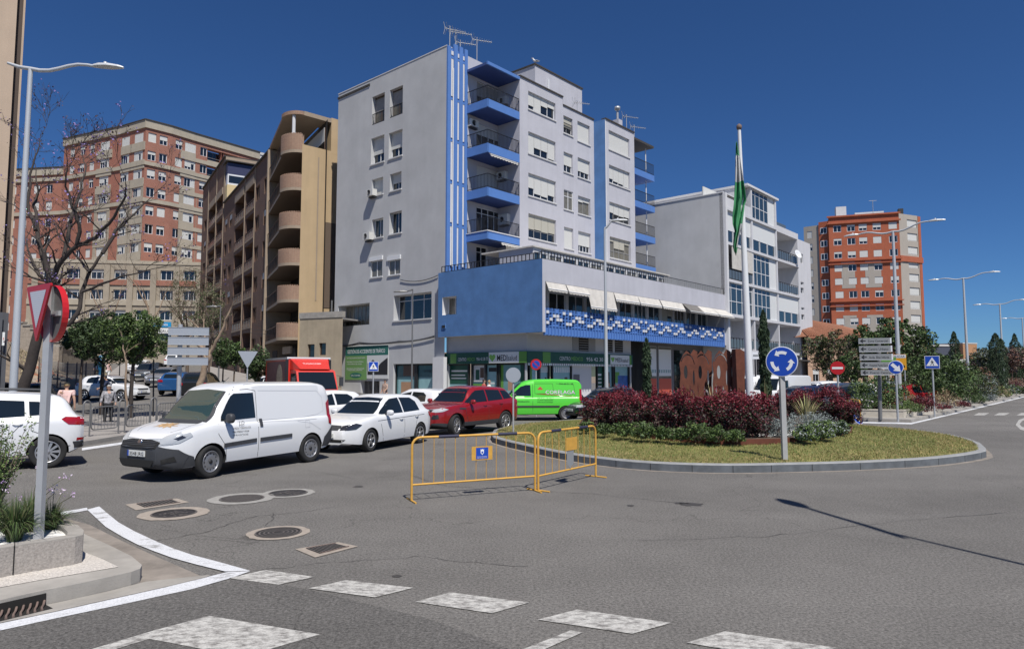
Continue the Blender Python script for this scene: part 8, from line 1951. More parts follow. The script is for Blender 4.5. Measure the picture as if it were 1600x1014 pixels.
for k in range(4):
 xc=P(1066,600,SY).x+wS*(.4+k*.93); yk=SY-.12*k+(.25 if k%2 else 0); out,holes=plate(xc,wS*1.12,hS_,zS0,k)
 vsrc=[Vector(p) for p in out]; loops=[list(range(len(out)))]
 for h in holes: s0=len(vsrc); vsrc+=[Vector(p) for p in h]; loops.append(list(range(s0,s0+len(h))))
 r=delaunay_2d_cdt(vsrc,[],loops,1,1e-5); mb=MB(); F_=[]
 hp_=[np.array(h) for h in holes]
 for f in r[2]:
  c=sum((r[0][i] for i in f),Vector((0,0)))/3
  if any(in_poly(np.array([c.x]),np.array([c.y]),h)[0] for h in holes): continue
  F_.append(list(f))
 vf=[(xc+p.x,yk+.1*p.x,zS0+p.y) for p in r[0]]; vb_=[(a,b+.02,c) for a,b,c in vf]; K=len(vf)
 mb.add(vf+vb_,F_+[[i+K for i in f][::-1] for f in F_],'corten')
 ed={}
 for f in F_:
  for i in range(3): e=(f[i],f[(i+1)%3]); ed[e]=1
 for (a,b) in ed:
  if (b,a) not in ed: mb.add([vf[a],vf[b],vb_[b],vb_[a]],[[0,1,2,3]],'corten_dark')
 mb.build('figure_plate',t)
for xk in (P(1153,600,SY).x,): 
 mb=MB(); mb.box(xk-.28,xk+.05,SY-.3,SY-.27,zS0,zS0+hS_*1.0,'corten'); mb.build('back_plate',t)
q=P(1181,600,40); t=thing('shop_signpost','grey post with a small square sign behind the flagpole','sign',(q.x,40,0)); mb=MB(); mb.tube([(q.x,40,0),(q.x,40,P(1181,553,40).z)],.05,'iron',8); mb.build('post',t); mb=MB(); z0=P(1181,561,40).z; mb.obox((q.x-.28,39.95,z0),(.56,0,0),(0,.04,0),(0,0,.42),'sign_face'); mb.obox((q.x-.14,39.94,z0+.15),(.3,0,0),(0,.01,0),(0,0,.12),'sign_grey'); mb.build('plate',t)
t=thing('stone_planter','long pale stone planter wall round the right-hand island','planter',(G(1410,652).x,G(1410,652).y,.13))
def lowwall(pts,h0,h1,th=.22,name='wall'):
 mb=MB(); n=len(pts)
 for i in range(n-1):
  a,b=Vector((*pts[i],0)),Vector((*pts[i+1],0)); d=(b-a).normalized(); s_=Vector((-d.y,d.x,0)); mb.obox(a+Vector((0,0,h0)),b-a,s_*th,(0,0,h1-h0),'wall_cream'); mb.obox(a-s_*.02+Vector((0,0,h1)),b-a,s_*(th+.04),(0,0,.06),'wall_cream')
 return mb.build(name,t)
wl=[tuple(G(x,y,.13)[:2]) for x,y in ((1342,651),(1412,652.5),(1449,647),(1474,643.5))]
lowwall(wl,.10,.42)
off=lambda p,w_: (p[0]-.74*w_,p[1]+.67*w_)
wl2=[off(p,1.0) for p in ISF[3:]]
lowwall(wl2,.10,.40); lowwall([tuple(G(x,y,.13)[:2]) for x,y in ((1462,638),(1492,637))],.10,.42)
tag(up(drape([wl[0],wl[1],wl[2],wl[3]]+[off(p,1.1) for p in ISF[3:]]+[off(p,4.8) for p in ISF[::-1]],'soil',.30,h=flat)).build('soil_bed',uv=False),kind='structure')
# ---------------- plants
mat('leaf_a',(.055,.095,.025),.6); mat('leaf_b',(.085,.14,.035),.6); mat('leaf_c',(.035,.06,.02),.65); mat('leaf_lime',(.16,.23,.06),.6); mat('leaf_olive',(.10,.105,.045),.7)
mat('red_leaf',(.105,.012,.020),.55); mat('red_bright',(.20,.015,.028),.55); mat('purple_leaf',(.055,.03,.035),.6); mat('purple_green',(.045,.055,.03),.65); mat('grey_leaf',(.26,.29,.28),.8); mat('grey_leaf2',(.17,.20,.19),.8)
mat('straw',(.42,.36,.18),.7); mat('flax',(.30,.30,.12),.6); mat('bark_dark',(.05,.04,.035),.9,noise=.3,nscale=12,bump=.5,bscale=30); mat('bark_pale',(.30,.22,.155),.9,noise=.3,nscale=10,bump=.4,bscale=30); mat('bark_mid',(.14,.105,.08),.9,noise=.3,nscale=10)
mat('cyp_a',(.022,.045,.02),.75); mat('cyp_b',(.04,.07,.03),.75); mat('petal',(.55,.36,.62),.6); mat('petal_pale',(.70,.60,.72),.6); mat('pod',(.06,.035,.045),.8); mat('petal_jac',(.22,.16,.38),.7); mat('brown_leaf',(.16,.07,.045),.7); mat('dry_grass',(.33,.25,.16),.8); mat('twig',(.20,.155,.12),.85)
rg=np.random.RandomState(5)
def blob(n,c,r,clumps=40,cr=.28,shell=.55,seed=0,flat=0):
 """n points in clumps spread through an ellipsoid"""
 q=np.random.RandomState(seed); d=q.normal(size=(clumps,3)); d/=np.linalg.norm(d,axis=1)[:,None]
 rad=q.uniform(shell,1,(clumps,1)); cc=d*rad*np.array(r); 
 if flat: cc[:,2]=np.maximum(cc[:,2],-r[2]*flat)
 k=q.randint(0,clumps,n); w_=q.uniform(.5,1.3,clumps)[k][:,None]; p=q.normal(size=(n,3)); p/=np.linalg.norm(p,axis=1)[:,None]; p*=q.uniform(.35,1,(n,1))**.5
 return cc[k]+p*w_*cr*np.mean(r)+np.array(c)
def shrub(label,c,r,n,size,mats,cat='shrub',name='shrub',group=None,clumps=40,cr=.33,weights=None,z0=None,top=None,stem='bark_mid',asp=.45,seed=1,updir=None):
 t=thing(name,label,cat,(c[0],c[1],z0 if z0 is not None else c[2]-r[2]),0,group)
 p=blob(n,c,r,clumps,cr,.45,seed)
 if z0 is not None: p=p[p[:,2]>z0+.01]
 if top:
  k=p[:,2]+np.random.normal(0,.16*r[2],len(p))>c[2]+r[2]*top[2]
  scatter('foliage',p[~k],size,mats,t,asp=asp,weights=weights,updir=updir); scatter('upper_foliage',p[k],size*.95,top[:2],t,asp=asp,updir=updir)  # leaves high in the shrub take the top colours, the rest the main mix
 else: scatter('foliage',p,size,mats,t,asp=asp,weights=weights,updir=updir)
 mb=MB(); rr=random.Random(seed)
 for i in range(6): a=rr.uniform(0,6.3); b=Vector((c[0],c[1],(z0 if z0 is not None else c[2]-r[2])-.02)); mb.tube([b+Vector((.05*math.cos(a),.05*math.sin(a),0)),Vector((c[0]+math.cos(a)*r[0]*.5,c[1]+math.sin(a)*r[1]*.5,c[2]+r[2]*.1))],[.02,.006],stem,5)
 mb.build('stems',t); return t
def branches(mb,p,d,L,r,depth,rr,m,spread=.6,up=.15,tips=None,nseg=3,shrink=.72,kids=(2,3)):
 pts=[p]; q=p.copy(); dd=d.copy(); rs=[r]
 for i in range(nseg):
  dd=(dd+Vector((rr.gauss(0,.16),rr.gauss(0,.16),rr.gauss(0,.12)+up*.25))).normalized(); q=q+dd*(L/nseg); pts.append(q.copy()); rs.append(r*(1-.38*(i+1)/nseg))
 mb.tube(pts,rs,m,6 if depth>2 else 4 if depth>0 else 3,caps=False)
 if depth==0:
  if tips is not None: tips.append(q)
  return
 for k in range(rr.randint(*kids)):
  a=rr.uniform(0,6.28); s_=Vector((math.cos(a),math.sin(a),rr.uniform(-.2,.6))); nd=(dd+s_*spread).normalized(); st=pts[-1] if k==0 else pts[rr.randint(1,nseg)]
  branches(mb,st,nd,L*shrink*rr.uniform(.8,1.15),max(rs[-1]*.72,.006),depth-1,rr,m,spread,up,tips,nseg,shrink,kids)
def tree(label,base,trunk_top,crown,n,size,mats,tr=.09,m='bark_mid',seed=1,group=None,clumps=60,cr=.26,shell=.4,weights=None,name='tree',limb=3,asp=.5):
 t=thing(name,label,'tree',base,0,group); rr=random.Random(seed); c,r=crown; mb=MB(); b=Vector(base); tt=Vector(trunk_top)
 mb.tube([b-Vector((0,0,.1)),b.lerp(tt,.5)+Vector((rr.uniform(-.08,.08),rr.uniform(-.08,.08),0)),tt],[tr,tr*.85,tr*.7],m,9,caps=False); mb.build('trunk',t)
 mb=MB()
 for i in range(5): a=6.28*i/5+rr.random(); branches(mb,tt,Vector((math.cos(a)*.8,math.sin(a)*.8,.9)).normalized(),r[2]*.75,tr*.5,limb,rr,m,.7,.1)
 mb.build('branches',t); scatter('crown',blob(n,c,r,clumps,cr,shell,seed),size,mats,t,asp=asp,weights=weights); return t
def at(px,py,z): return G(px,py,z)
k=0
reds=[(940,668,.95,.55),(985,672,1.02,.62),(1030,675,1.0,.62),(1078,677,1.06,.64),(1125,677,1.06,.66),(1163,681,1.0,.58),(1196,676,.95,.5),
  (1230,652,.92,.5),(1262,650,.9,.5),(1300,660,1.0,.62),(1322,662,.75,.42),(965,652,1.0,.6),(1020,650,1.05,.65),(1090,651,1.0,.7),(1150,652,1.0,.65)]
desc=['leftmost front bush of the row','second front bush from the left','third front bush, centred under the sculpture edge','fourth front bush before the sculpture','fifth front bush right of the sculpture','front bush just left of the flagpole foot','small bush right of the flagpole foot','back bush behind the round blue arrow sign','back bush right of the flax clump','rightmost large bush','small bush at the far right end','back bush at the left end, near the black saloon','back bush left of the sculpture','back bush hidden behind the sculpture front','back bush behind the front row near the flagpole']
for i,((px,py,h,r),d) in enumerate(zip(reds,desc)):
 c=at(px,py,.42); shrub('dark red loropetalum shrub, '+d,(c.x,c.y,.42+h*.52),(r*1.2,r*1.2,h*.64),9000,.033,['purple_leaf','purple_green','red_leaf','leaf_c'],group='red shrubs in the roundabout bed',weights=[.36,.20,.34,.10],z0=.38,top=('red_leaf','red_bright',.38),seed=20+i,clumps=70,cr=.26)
gl=[(915,672,.30),(945,677,.33),(975,680,.33),(1005,683,.32),(1035,684,.35),(1062,686,.32),(1090,687,.35),(1120,688,.34),(1148,688,.33)]
for i,(px,py,r) in enumerate(gl):
 r*=random.uniform(.55,.95); c=at(px,py,.42); shrub('low green leafy plant, number %s from the left along the steel edging'%['one','two','three','four','five','six','seven','eight','nine'][i],(c.x,c.y,.42+r*.55),(r*1.15,r,r*.8),1000,.045,['leaf_a','leaf_b','leaf_c','leaf_lime'],group='low green plants inside the steel edging',weights=[.4,.3,.2,.1],z0=.40,seed=50+i,name='leafy_plant',cat='plant',asp=.3)
for i,(px,py,r,ms,lab) in enumerate(((1222,681,.42,('grey_leaf','grey_leaf2'),'silver-grey cushion shrub just left of the round blue sign post'),(1248,676,.50,('grey_leaf','grey_leaf2'),'silver-grey cushion shrub right of the sign post, largest'),(1282,672,.45,('grey_leaf','grey_leaf2'),'silver-grey cushion shrub under the rightmost red bush'),
 (1256,686,.33,('leaf_lime','leaf_b','grey_leaf'),'pale green leafy plant in front of the silver cushions, left'),(1284,683,.35,('leaf_lime','leaf_b','grey_leaf'),'pale green leafy plant in front of the silver cushions, right'),(1310,677,.30,('leaf_b','leaf_a','grey_leaf'),'pale green leafy plant nearest the right end of the bed'))):
 c=at(px,py,.42); shrub(lab,(c.x,c.y,.42+r*.45),(r*1.2,r,r*.75),2200,.024 if i<3 else .036,list(ms),z0=.40,seed=70+i,group='low plants at the right end of the bed')
def blades(c,h,n,spread,ms,label,name='flax_plant',cat='plant',w_=.03,seed=1,group=None,droop=.5):
 t=thing(name,label,cat,(c[0],c[1],c[2]),0,group); rr=random.Random(seed); mb=MB()
 for i in range(n):
  a=rr.uniform(0,6.28); lean=rr.uniform(.05,1)*spread; L=h*rr.uniform(.6,1.05); d=Vector((math.cos(a),math.sin(a),0)); s_=Vector((-d.y,d.x,0)); b=Vector(c)+d*rr.uniform(0,.06); pts=[]
  for k in range(6): t_=k/5; pts.append(b+d*(lean*L*t_**1.5)+Vector((0,0,L*(t_-droop*lean*t_**3))))
  vs=[]
  for k,p in enumerate(pts): ww=w_*.5*(1-(k/5)**2*.95); vs+= [p-s_*ww,p+s_*ww]
  mb.add(vs,[[2*k,2*k+1,2*k+3,2*k+2] for k in range(5)],rr.choice(ms))
 mb.build('blades',t,uv=False); return t
c=at(1262,672,.42); blades(c,1.15,90,.6,['flax','straw','leaf_olive'],'spiky variegated flax clump right of the round blue sign post',seed=3,w_=.04)
for i,(px,py,lab) in enumerate(((1078,660,'dry flower stalks of flax rising before the sculpture at the left'),(1115,660,'dry flower stalks of flax rising before the sculpture at the right'),(1165,658,'dry flax stalks beside the flagpole foot'),(1195,656,'dry flax stalks right of the flagpole'))):
 c=at(px,py,.42); blades(c,1.55,26,.42,['straw','flax'],lab,seed=30+i,w_=.028,group='dry flax stalks in the bed')
def cypress(c,h,r,n,label,seed=1,group='slim cypress trees',lean=(0,0)):
 t=thing('cypress',label,'tree',c,0,group); q=np.random.RandomState(seed); k=q.uniform(0,1,n); rad=.72*r*np.minimum(1,((1-k)*4.5)**.7+.04)*np.minimum(1,k*6+.45)*(.75+.35*np.sin(k*37+q.uniform(0,6))*.4+.2*q.rand(n)); a=q.uniform(0,6.28,n); rr_=np.sqrt(q.uniform(.25,1,n))*rad
 p=np.stack([c[0]+rr_*np.cos(a)+lean[0]*k*h,c[1]+rr_*np.sin(a)+lean[1]*k*h,c[2]+.15+k*(h-.1)],1); scatter('crown',p,.075*max(1,h/5),['cyp_a','cyp_b'],t,asp=.35,updir=((0,0,1.5),.6)); mb=MB(); mb.tube([c,Vector(c)+Vector((lean[0]*h,lean[1]*h,h*.9))],[r*.2,.01],'bark_dark',6,caps=False); mb.build('trunk',t)
cy=P(1197,600,25.2); cypress((cy.x,25.2,.4),P(1197,488,25.2).z-.4,.30,5200,'slim dark cypress behind the round blue arrow sign',1,lean=(-.01,0))
cy=P(1011,600,25.6); cypress((cy.x,25.6,.4),P(1011,532,25.6).z-.4,.24,4200,'slim dark cypress left of the sculpture, before the slatted door',2)
def bush(px,top,Y_,wpx,label,mats,n=3500,size=.05,z0=.32,base=None,**k):
 q=P(px,600,Y_); r=wpx/2*Y_/1053; zt=P(px,top,Y_).z; h=(zt-z0); return shrub(label,(q.x,Y_,z0+h*.5),(r,r,h*.52),n,size,mats,z0=z0,group=k.pop('group','shrubs on the right-hand island'),**k)
GR=['leaf_a','leaf_b','leaf_c']
bush(1370,588,32.6,92,'broad green shrub behind the direction panels pole',GR+['leaf_lime'],5200,.055,weights=[.35,.3,.2,.15],seed=3,clumps=90,cr=.22)
bush(1345,618,31.2,46,'small green shrub with white flowers left of the direction panels pole',GR+['petal_pale'],2200,.04,weights=[.4,.35,.17,.08],seed=4)
bush(1418,628,30.8,42,'low pale green shrub at the foot of the keep right sign',['leaf_b','leaf_lime','leaf_a'],1800,.035,seed=5)
bush(1445,616,31.8,40,'round crimson shrub at the island corner',['red_leaf','red_bright','purple_leaf'],2600,.035,seed=6,weights=[.5,.3,.2])
bush(1418,614,33,40,'feathery dry grass clump behind the low pale green shrub',['dry_grass','straw','brown_leaf'],1500,.05,seed=7,asp=.2); bush(1476,612,35,52,'feathery pinkish dry grass clump behind the crossing sign',['dry_grass','brown_leaf','straw'],1500,.055,seed=8,asp=.2)
bush(1466,553,39.5,104,'very large dark green shrub behind the crossing sign',GR+['leaf_b'],9500,.075,weights=[.35,.3,.25,.10],seed=9,clumps=150,cr=.17)
bush(1432,572,43,60,'dark green shrub between the radar sign and the largest shrub',GR,3500,.075,seed=10); bush(1502,585,44,60,'rounded green shrub right of the largest shrub',GR,3500,.07,seed=11)
bush(1523,566,47,44,'reddish brown leafy shrub right of the largest green shrub',['brown_leaf','leaf_olive','purple_leaf','leaf_a'],3000,.08,seed=12)
bush(1536,586,45,40,'grey-green shrub below the reddish brown one',['grey_leaf2','leaf_olive','leaf_a'],2600,.06,seed=13); bush(1547,582,50,26,'slim grey-green shrub left of the paired cypresses',['grey_leaf2','leaf_olive'],1600,.06,seed=14)
bush(1527,616,41,26,'clipped dark green cushion by the kerb beyond the crimson hedge',GR,1600,.035,seed=15); bush(1545,616,44,22,'silver cushion plant by the kerb beyond the clipped green cushion',['grey_leaf','grey_leaf2'],1400,.035,seed=16)
bush(1503,628,36.5,24,'small crimson shrub beside the low wall gap',['red_leaf','red_bright','purple_leaf'],1500,.03,seed=17); bush(1470,634,34.2,34,'low crimson hedge along the island wall',['red_leaf','red_bright','purple_leaf'],1600,.03,seed=27)
bush(1562,605,52,34,'low grassy clump farther along the island',['leaf_lime','leaf_olive','dry_grass'],1500,.06,seed=18); bush(1578,601,56,30,'low green mound before the paired cypresses',GR+['grey_leaf'],1800,.06,seed=19); bush(1592,604,60,26,'dark green clipped bush near the right edge of the photo',GR,1800,.06,seed=20)
bush(1572,598,66,40,'low dark red hedge beyond the paired cypresses',['red_leaf','purple_leaf'],1500,.06,seed=21); bush(1585,590,75,30,'brown leafless bush near the right edge',['brown_leaf','twig'],1200,.08,seed=22)
def cyp(px,top,Y_,r,label,seed,n=3500): q=P(px,600,Y_); cypress((q.x,Y_,.2),P(px,top,Y_).z-.2,r,n,label,seed)
cyp(1494,519,66,.75,'leaning cypress left of the distant orange tower',4); cyp(1559,522,62,1.0,'tall dark cypress behind the third lamp post, left of a pair',5,5000); cyp(1567,530,66,.9,'tall dark cypress right of a pair behind the third lamp post',6); cyp(1589,522,85,.9,'slim cypress between the third and farthest lamps',7); cyp(1551,560,70,.8,'short cypress left of the paired cypresses',8,2500)
def rtree(px,Y_,top,bot,wpx,label,mats,n,size,seed,**k):
 q=P(px,600,Y_); zt=P(px,top,Y_).z; zb=P(px,bot,Y_).z; r=wpx/2*Y_/1053; b=k.pop('zb',0)
 return tree(label,(q.x,Y_,b),(q.x,Y_,max(zb,b+.8)),((q.x,Y_,(zt+zb)/2),(r,r,(zt-zb)/2)),n,size,mats,seed=seed,**k)
rtree(1400,56,500,588,110,'broad dark evergreen tree before the red tower',GR,13000,.12,31,tr=.2,clumps=140,cr=.16); rtree(1352,60,512,580,60,'dark evergreen tree behind the direction panels',GR,6000,.12,32,tr=.18,clumps=80,cr=.2)
rtree(1300,52,515,592,84,'loose brown-green tree between the white block and the peach house',['leaf_olive','brown_leaf','leaf_a','twig'],8000,.09,33,tr=.13,clumps=120,cr=.15,weights=[.4,.15,.3,.15]); rtree(1330,44,552,600,56,'small green tree behind the no entry sign',GR,4500,.08,34,tr=.09,clumps=70,cr=.2)
rtree(1545,74,545,582,44,'grey-green olive-like tree left of the paired cypresses',['leaf_olive','grey_leaf2','leaf_c'],4500,.12,35,tr=.12); rtree(1583,82,545,580,44,'purple-brown leafless looking tree near the right edge',['purple_leaf','twig','brown_leaf'],3500,.12,36,tr=.1); rtree(1612,90,540,585,60,'dark tree at the right edge of the photo',GR+['purple_leaf'],4500,.14,37)
for i,(px,Y_,top,w_) in enumerate(((1462,120,548,50),(1520,140,562,60),(1600,150,560,80),(1640,110,545,90),(1680,90,530,120),(1560,170,572,70))):
 rtree(px,Y_,top,592,w_,'distant green tree on the skyline, '+['left of the leaning cypress','below the orange tower','by the right edge','beyond the right edge, nearer','beyond the right edge, nearest','below the farthest lamps'][i],GR,2500,.3,60+i,tr=.2,group='distant trees at the right')
def lt(px,Y_,top,bot,wpx,label,mats,n,size,seed,**k): return rtree(px,Y_,top,bot,wpx,label,mats,n,size,seed,zb=hz(P(px,600,Y_).x,Y_),**k)
lt(207,30,486,568,106,'round green street tree behind the guard rail, before the white hatchback',GR+['leaf_lime'],15000,.055,41,tr=.10,clumps=150,cr=.16,weights=[.36,.3,.24,.1],m='bark_dark')
lt(160,33,490,568,100,'darker street tree just left of the round one',['leaf_c','leaf_a','cyp_b'],11000,.06,42,tr=.10,clumps=120,cr=.17,m='bark_dark')
lt(127,38,505,560,60,'dark evergreen bush-like tree behind the yield sign',['leaf_c','cyp_a','leaf_a'],6000,.08,43,tr=.1)
lt(348,44,530,572,42,'small green street tree beside the brown building, left',GR,4000,.07,44,tr=.06); lt(366,42,535,570,34,'small green street tree beside the brown building, middle',GR,3000,.07,45,tr=.06); lt(402,40,542,600,46,'dark green tree left of the red truck',['leaf_c','leaf_a'],5000,.08,46,tr=.07)
lt(292,60,415,530,86,'sparse tree with thin new leaves before the brown building',['leaf_olive','twig','leaf_a','brown_leaf'],7500,.055,47,tr=.16,clumps=160,cr=.13,limb=4,weights=[.35,.25,.25,.15]); lt(326,50,440,540,60,'second sparse tree nearer the brown building',['leaf_olive','twig','leaf_a'],4500,.055,48,tr=.1,clumps=120,cr=.13,limb=4)
def limbtree(label,Y_,limbs,m,tips_n,seed,base_off=0,group=None,twig_m=None,depth=4,L0=1.5,tw=1.0,name='bare_tree',podmat=None,up=.1,pods=0):
 """limbs: list of (pixel polyline, radii, depth offset at the end)"""
 rr=random.Random(seed); b=P(*limbs[0][0][0],Y_); t=thing(name,label,'tree',(b.x,b.y,b.z),0,group); tr=MB(); tw_=MB(); tips=[]
 for (pl,rs,dy) in limbs:
  pts=[P(x,y,Y_+dy*(i/(len(pl)-1))) for i,(x,y) in enumerate(pl)]
  o=[]; ro=[]
  for i in range(len(pts)-1):
   for s in range(3): k=s/3; o.append(pts[i].lerp(pts[i+1],k)+Vector((rr.gauss(0,.02),rr.gauss(0,.02),rr.gauss(0,.02)))); ro.append(rs[0]+(rs[1]-rs[0])*((i+k)/(len(pts)-1)))
  o.append(pts[-1]); ro.append(rs[1]); tr.tube(o,ro,m,9,caps=False)
  for i in range(2,len(o)):
   if rr.random()<tw*.55:
    d=(o[i]-o[i-1]).normalized(); a=rr.uniform(0,6.28); s_=Vector((math.cos(a),math.sin(a)*.8,rr.uniform(0,.7))); branches(tw_,o[i],(d*.6+s_).normalized(),L0*rr.uniform(.6,1),max(ro[i]*.45,.012),depth-1,rr,twig_m or m,.62,up,tips,3,.74)
  branches(tw_,o[-1],(o[-1]-o[-2]).normalized(),L0,ro[-1]*.8,depth,rr,twig_m or m,.55,up,tips,3,.76)
 tr.build('trunk',t,uv=False); o=tw_.build('branches',t,uv=False)
 if pods and tips:
  q=np.array([tuple(x) for x in tips]); k=rg.randint(0,len(q),pods); scatter('seed_pods',q[k]+rg.normal(0,.06,(pods,3)),.035,podmat or ['pod','petal_jac'],t,asp=.8)
 return t,tips
limbtree('large bare jacaranda with dark seed heads before the brick apartment building',23.0,[
 ([(34,612),(48,565),(62,520),(76,485),(86,452),(78,430)],(.18,.13),0),
 ([(78,430),(66,400),(58,360),(54,320),(60,300),(56,275)],(.10,.02),1.5),
 ([(80,440),(96,405),(120,385),(124,350),(114,325),(102,290),(106,262)],(.10,.015),-1.0),
 ([(66,515),(86,514),(108,508),(122,490),(128,455),(140,425),(160,395)],(.10,.045),.5),
 ([(160,395),(182,360),(210,335),(235,310)],(.07,.015),1),([(130,455),(170,440),(205,428),(240,420)],(.05,.012),-.5),
 ([(122,385),(150,370),(180,338),(198,305),(196,285)],(.08,.012),-1.5),([(58,360),(44,330),(46,290),(56,245),(62,222)],(.07,.012),.5),([(100,400),(112,340),(126,295),(134,262),(130,245)],(.07,.012),1.8),
 ([(84,446),(60,430),(46,400),(42,370)],(.07,.02),1),([(140,425),(120,400),(95,375),(80,340)],(.05,.012),2.5)],'bark_dark',0,3,depth=4,L0=.80,pods=1900,up=.12,tw=.7,twig_m='bark_dark')
limbtree('pruned pale-barked tree with cut stubs beside the direction panels',29.0,[([(306,640),(313,600),(320,575),(327,552),(318,545)],(.15,.10),0),([(322,560),(316,545),(312,520),(306,508)],(.07,.035),.2),([(326,556),(336,540),(346,520),(352,500),(362,480)],(.08,.035),-.3),([(318,545),(320,525),(318,512)],(.055,.04),.1),([(314,525),(308,516),(304,522)],(.04,.03),.1)],'bark_pale',0,8,depth=1,L0=.4,tw=.1)
limbtree('slender pale trunk of a young bare tree behind the guard rail',28.5,[([(197,642),(196,600),(199,565),(192,545)],(.05,.03),0)],'bark_pale',0,9,depth=2,L0=.5,tw=.3)
limbtree('pale bare tree growing before the hillside shops, top right of the round tree',58,[([(232,560),(236,510),(228,470)],(.12,.06),0),([(236,510),(250,480),(262,450)],(.07,.03),1),([(230,480),(215,450),(200,430)],(.07,.03),-1)],'bark_pale',0,12,depth=4,L0=1.8,twig_m='twig',tw=.8)
limbtree('pale bare tree on the hillside behind the darker street tree',60,[([(165,560),(168,520),(160,480)],(.12,.05),0),([(168,515),(182,480),(190,450)],(.07,.03),1),([(163,500),(148,470),(140,450)],(.06,.03),0)],'bark_pale',0,13,depth=4,L0=1.8,twig_m='twig',tw=.8)
mat('rubble_stone',(.36,.28,.20),.9,noise=.3,nscale=8); mat('mesh_fence',(.30,.28,.25),.6); mat('stone_wall',(.34,.29,.235),.9,noise=.3,nscale=5,bump=.5,bscale=12)
def wallpx(name,label,pl,Ys,h,th,m,cat='wall'):
 pts=[P(x,590,Y_) for (x,Y_) in zip(pl,Ys)]; t=thing(name,label,cat,(pts[0].x,pts[0].y,hz(pts[0].x,pts[0].y))); mb=MB()
 for a,b in zip(pts[:-1],pts[1:]):
  n=6
  for i in range(n):
   p=a.lerp(b,i/n); q=a.lerp(b,(i+1)/n); zp=min(hz(p.x,p.y),hz(q.x,q.y)); d=Vector((q.x-p.x,q.y-p.y,0)); s_=Vector((-d.y,d.x,0)).normalized()*th; mb.obox((p.x,p.y,zp-.5),d,s_,(0,0,h+.5+ (hz(p.x,p.y)-zp)),m)
 mb.build('masonry',t); mb=MB()
 for a,b in zip(pts[:-1],pts[1:]):
  n=6
  for i in range(n):
   p=a.lerp(b,i/n); q=a.lerp(b,(i+1)/n); zp=min(hz(p.x,p.y),hz(q.x,q.y))+h+(hz(p.x,p.y)-min(hz(p.x,p.y),hz(q.x,q.y))); d=Vector((q.x-p.x,q.y-p.y,0)); s_=Vector((-d.y,d.x,0)).normalized(); mb.obox((p.x-s_.x*.08,p.y-s_.y*.08,zp),d,s_*(th+.16),(0,0,.12),'concrete')
 mb.build('coping',t)
wallpx('stone_wall','pale stone retaining wall on the hillside left of the street trees',(20,90,150),(62,62,70),2.2,.5,'stone_wall'); wallpx('stone_wall','low stone wall beside the rubble at the foot of the hill',(70,145),(46,47),.8,.4,'stone_wall')
a=P(60,590,45); b=P(148,590,46.5); t=thing('mesh_fence','rusty mesh fence with posts before the rubble bank','fence',(a.x,a.y,hz(a.x,a.y)),0); mb=MB(); n=60
for i in range(n+1):
 p=a.lerp(b,i/n); z=hz(p.x,p.y); mb.box(p.x-.012,p.x+.012,p.y-.01,p.y+.01,z,z+2.0,'mesh_fence')
mb.build('bars',t); mb=MB()
for j in range(9):
 z=.1+j*.23; pa,pb=a.copy(),b.copy(); mb.tube([(a.x,a.y,hz(a.x,a.y)+z),((a.x+b.x)/2,(a.y+b.y)/2,hz((a.x+b.x)/2,(a.y+b.y)/2)+z),(b.x,b.y,hz(b.x,b.y)+z)],.012,'mesh_fence',4)
mb.build('mesh_wires',t); mb=MB()
for i in range(7): p=a.lerp(b,i/6); z=hz(p.x,p.y); mb.tube([(p.x,p.y,z-.2),(p.x,p.y,z+2.1)],.035,'rust_iron',6)
mb.build('fence_posts',t)
mb=MB(); rr=random.Random(9)
for i in range(700):
 px=rr.uniform(48,150); Y_=rr.uniform(43,58); p=P(px,590,Y_); z=hz(p.x,p.y); r=rr.uniform(.08,.38)*(1 if Y_<50 else .8); bm_=[Vector((rr.uniform(-1,1),rr.uniform(-1,1),rr.uniform(-.6,.8))).normalized()*r for _ in range(6)]
 A=[p+Vector((x,y,0)) for x,y in ((r,0),(0,r),(-r,0),(0,-r))]; vs=[Vector((q.x+rr.uniform(-.3,.3)*r,q.y+rr.uniform(-.3,.3)*r,z-.05)) for q in A]+[Vector((q.x*.6+p.x*.4,q.y*.6+p.y*.4,z+r*rr.uniform(.4,.9))) for q in A]
 mb.add(vs,[[0,1,5,4],[1,2,6,5],[2,3,7,6],[3,0,4,7],[4,5,6,7]],rr.choice(['rubble_stone','rubble_stone','terracotta','stone_wall']))
tag(mb.build('rubble',uv=False),kind='stuff')
q=np.random.RandomState(3); N=6000; px=q.uniform(20,170,N); Y_=q.uniform(44,85,N); pts=[]
for x,y in zip(px,Y_): p=P(x,590,y); pts.append((p.x,p.y,hz(p.x,p.y)+.05))
tag(scatter('weeds',np.array(pts),.09,['dry_grass','leaf_olive','straw'],updir=((0,0,1),.8),asp=.3),kind='stuff')
sp=[tuple(P(px,590,Y_)[:2]) for px,Y_ in ((470,47),(428,44),(372,41),(352,50),(330,66),(322,80),(322,98))]
sp2=[tuple(FBn.p(u,.3,0)[:2]) for u in (0,10,22,34,44)]
tag(slab(sp+[tuple(P(330,590,98)[:2])]+sp2[::-1],'pavement',-.1,.14,'concrete').build('pavement'),kind='structure')
sp=[tuple(P(px,590,Y_)[:2]) for px,Y_ in ((150,45),(200,48),(212,60),(214,75),(222,98),(190,98),(160,62),(120,48))]
tag(slab(sp,'pavement',-.1,.12,'concrete').build('pavement'),kind='structure')
def fl(p): return (p.x,p.y)
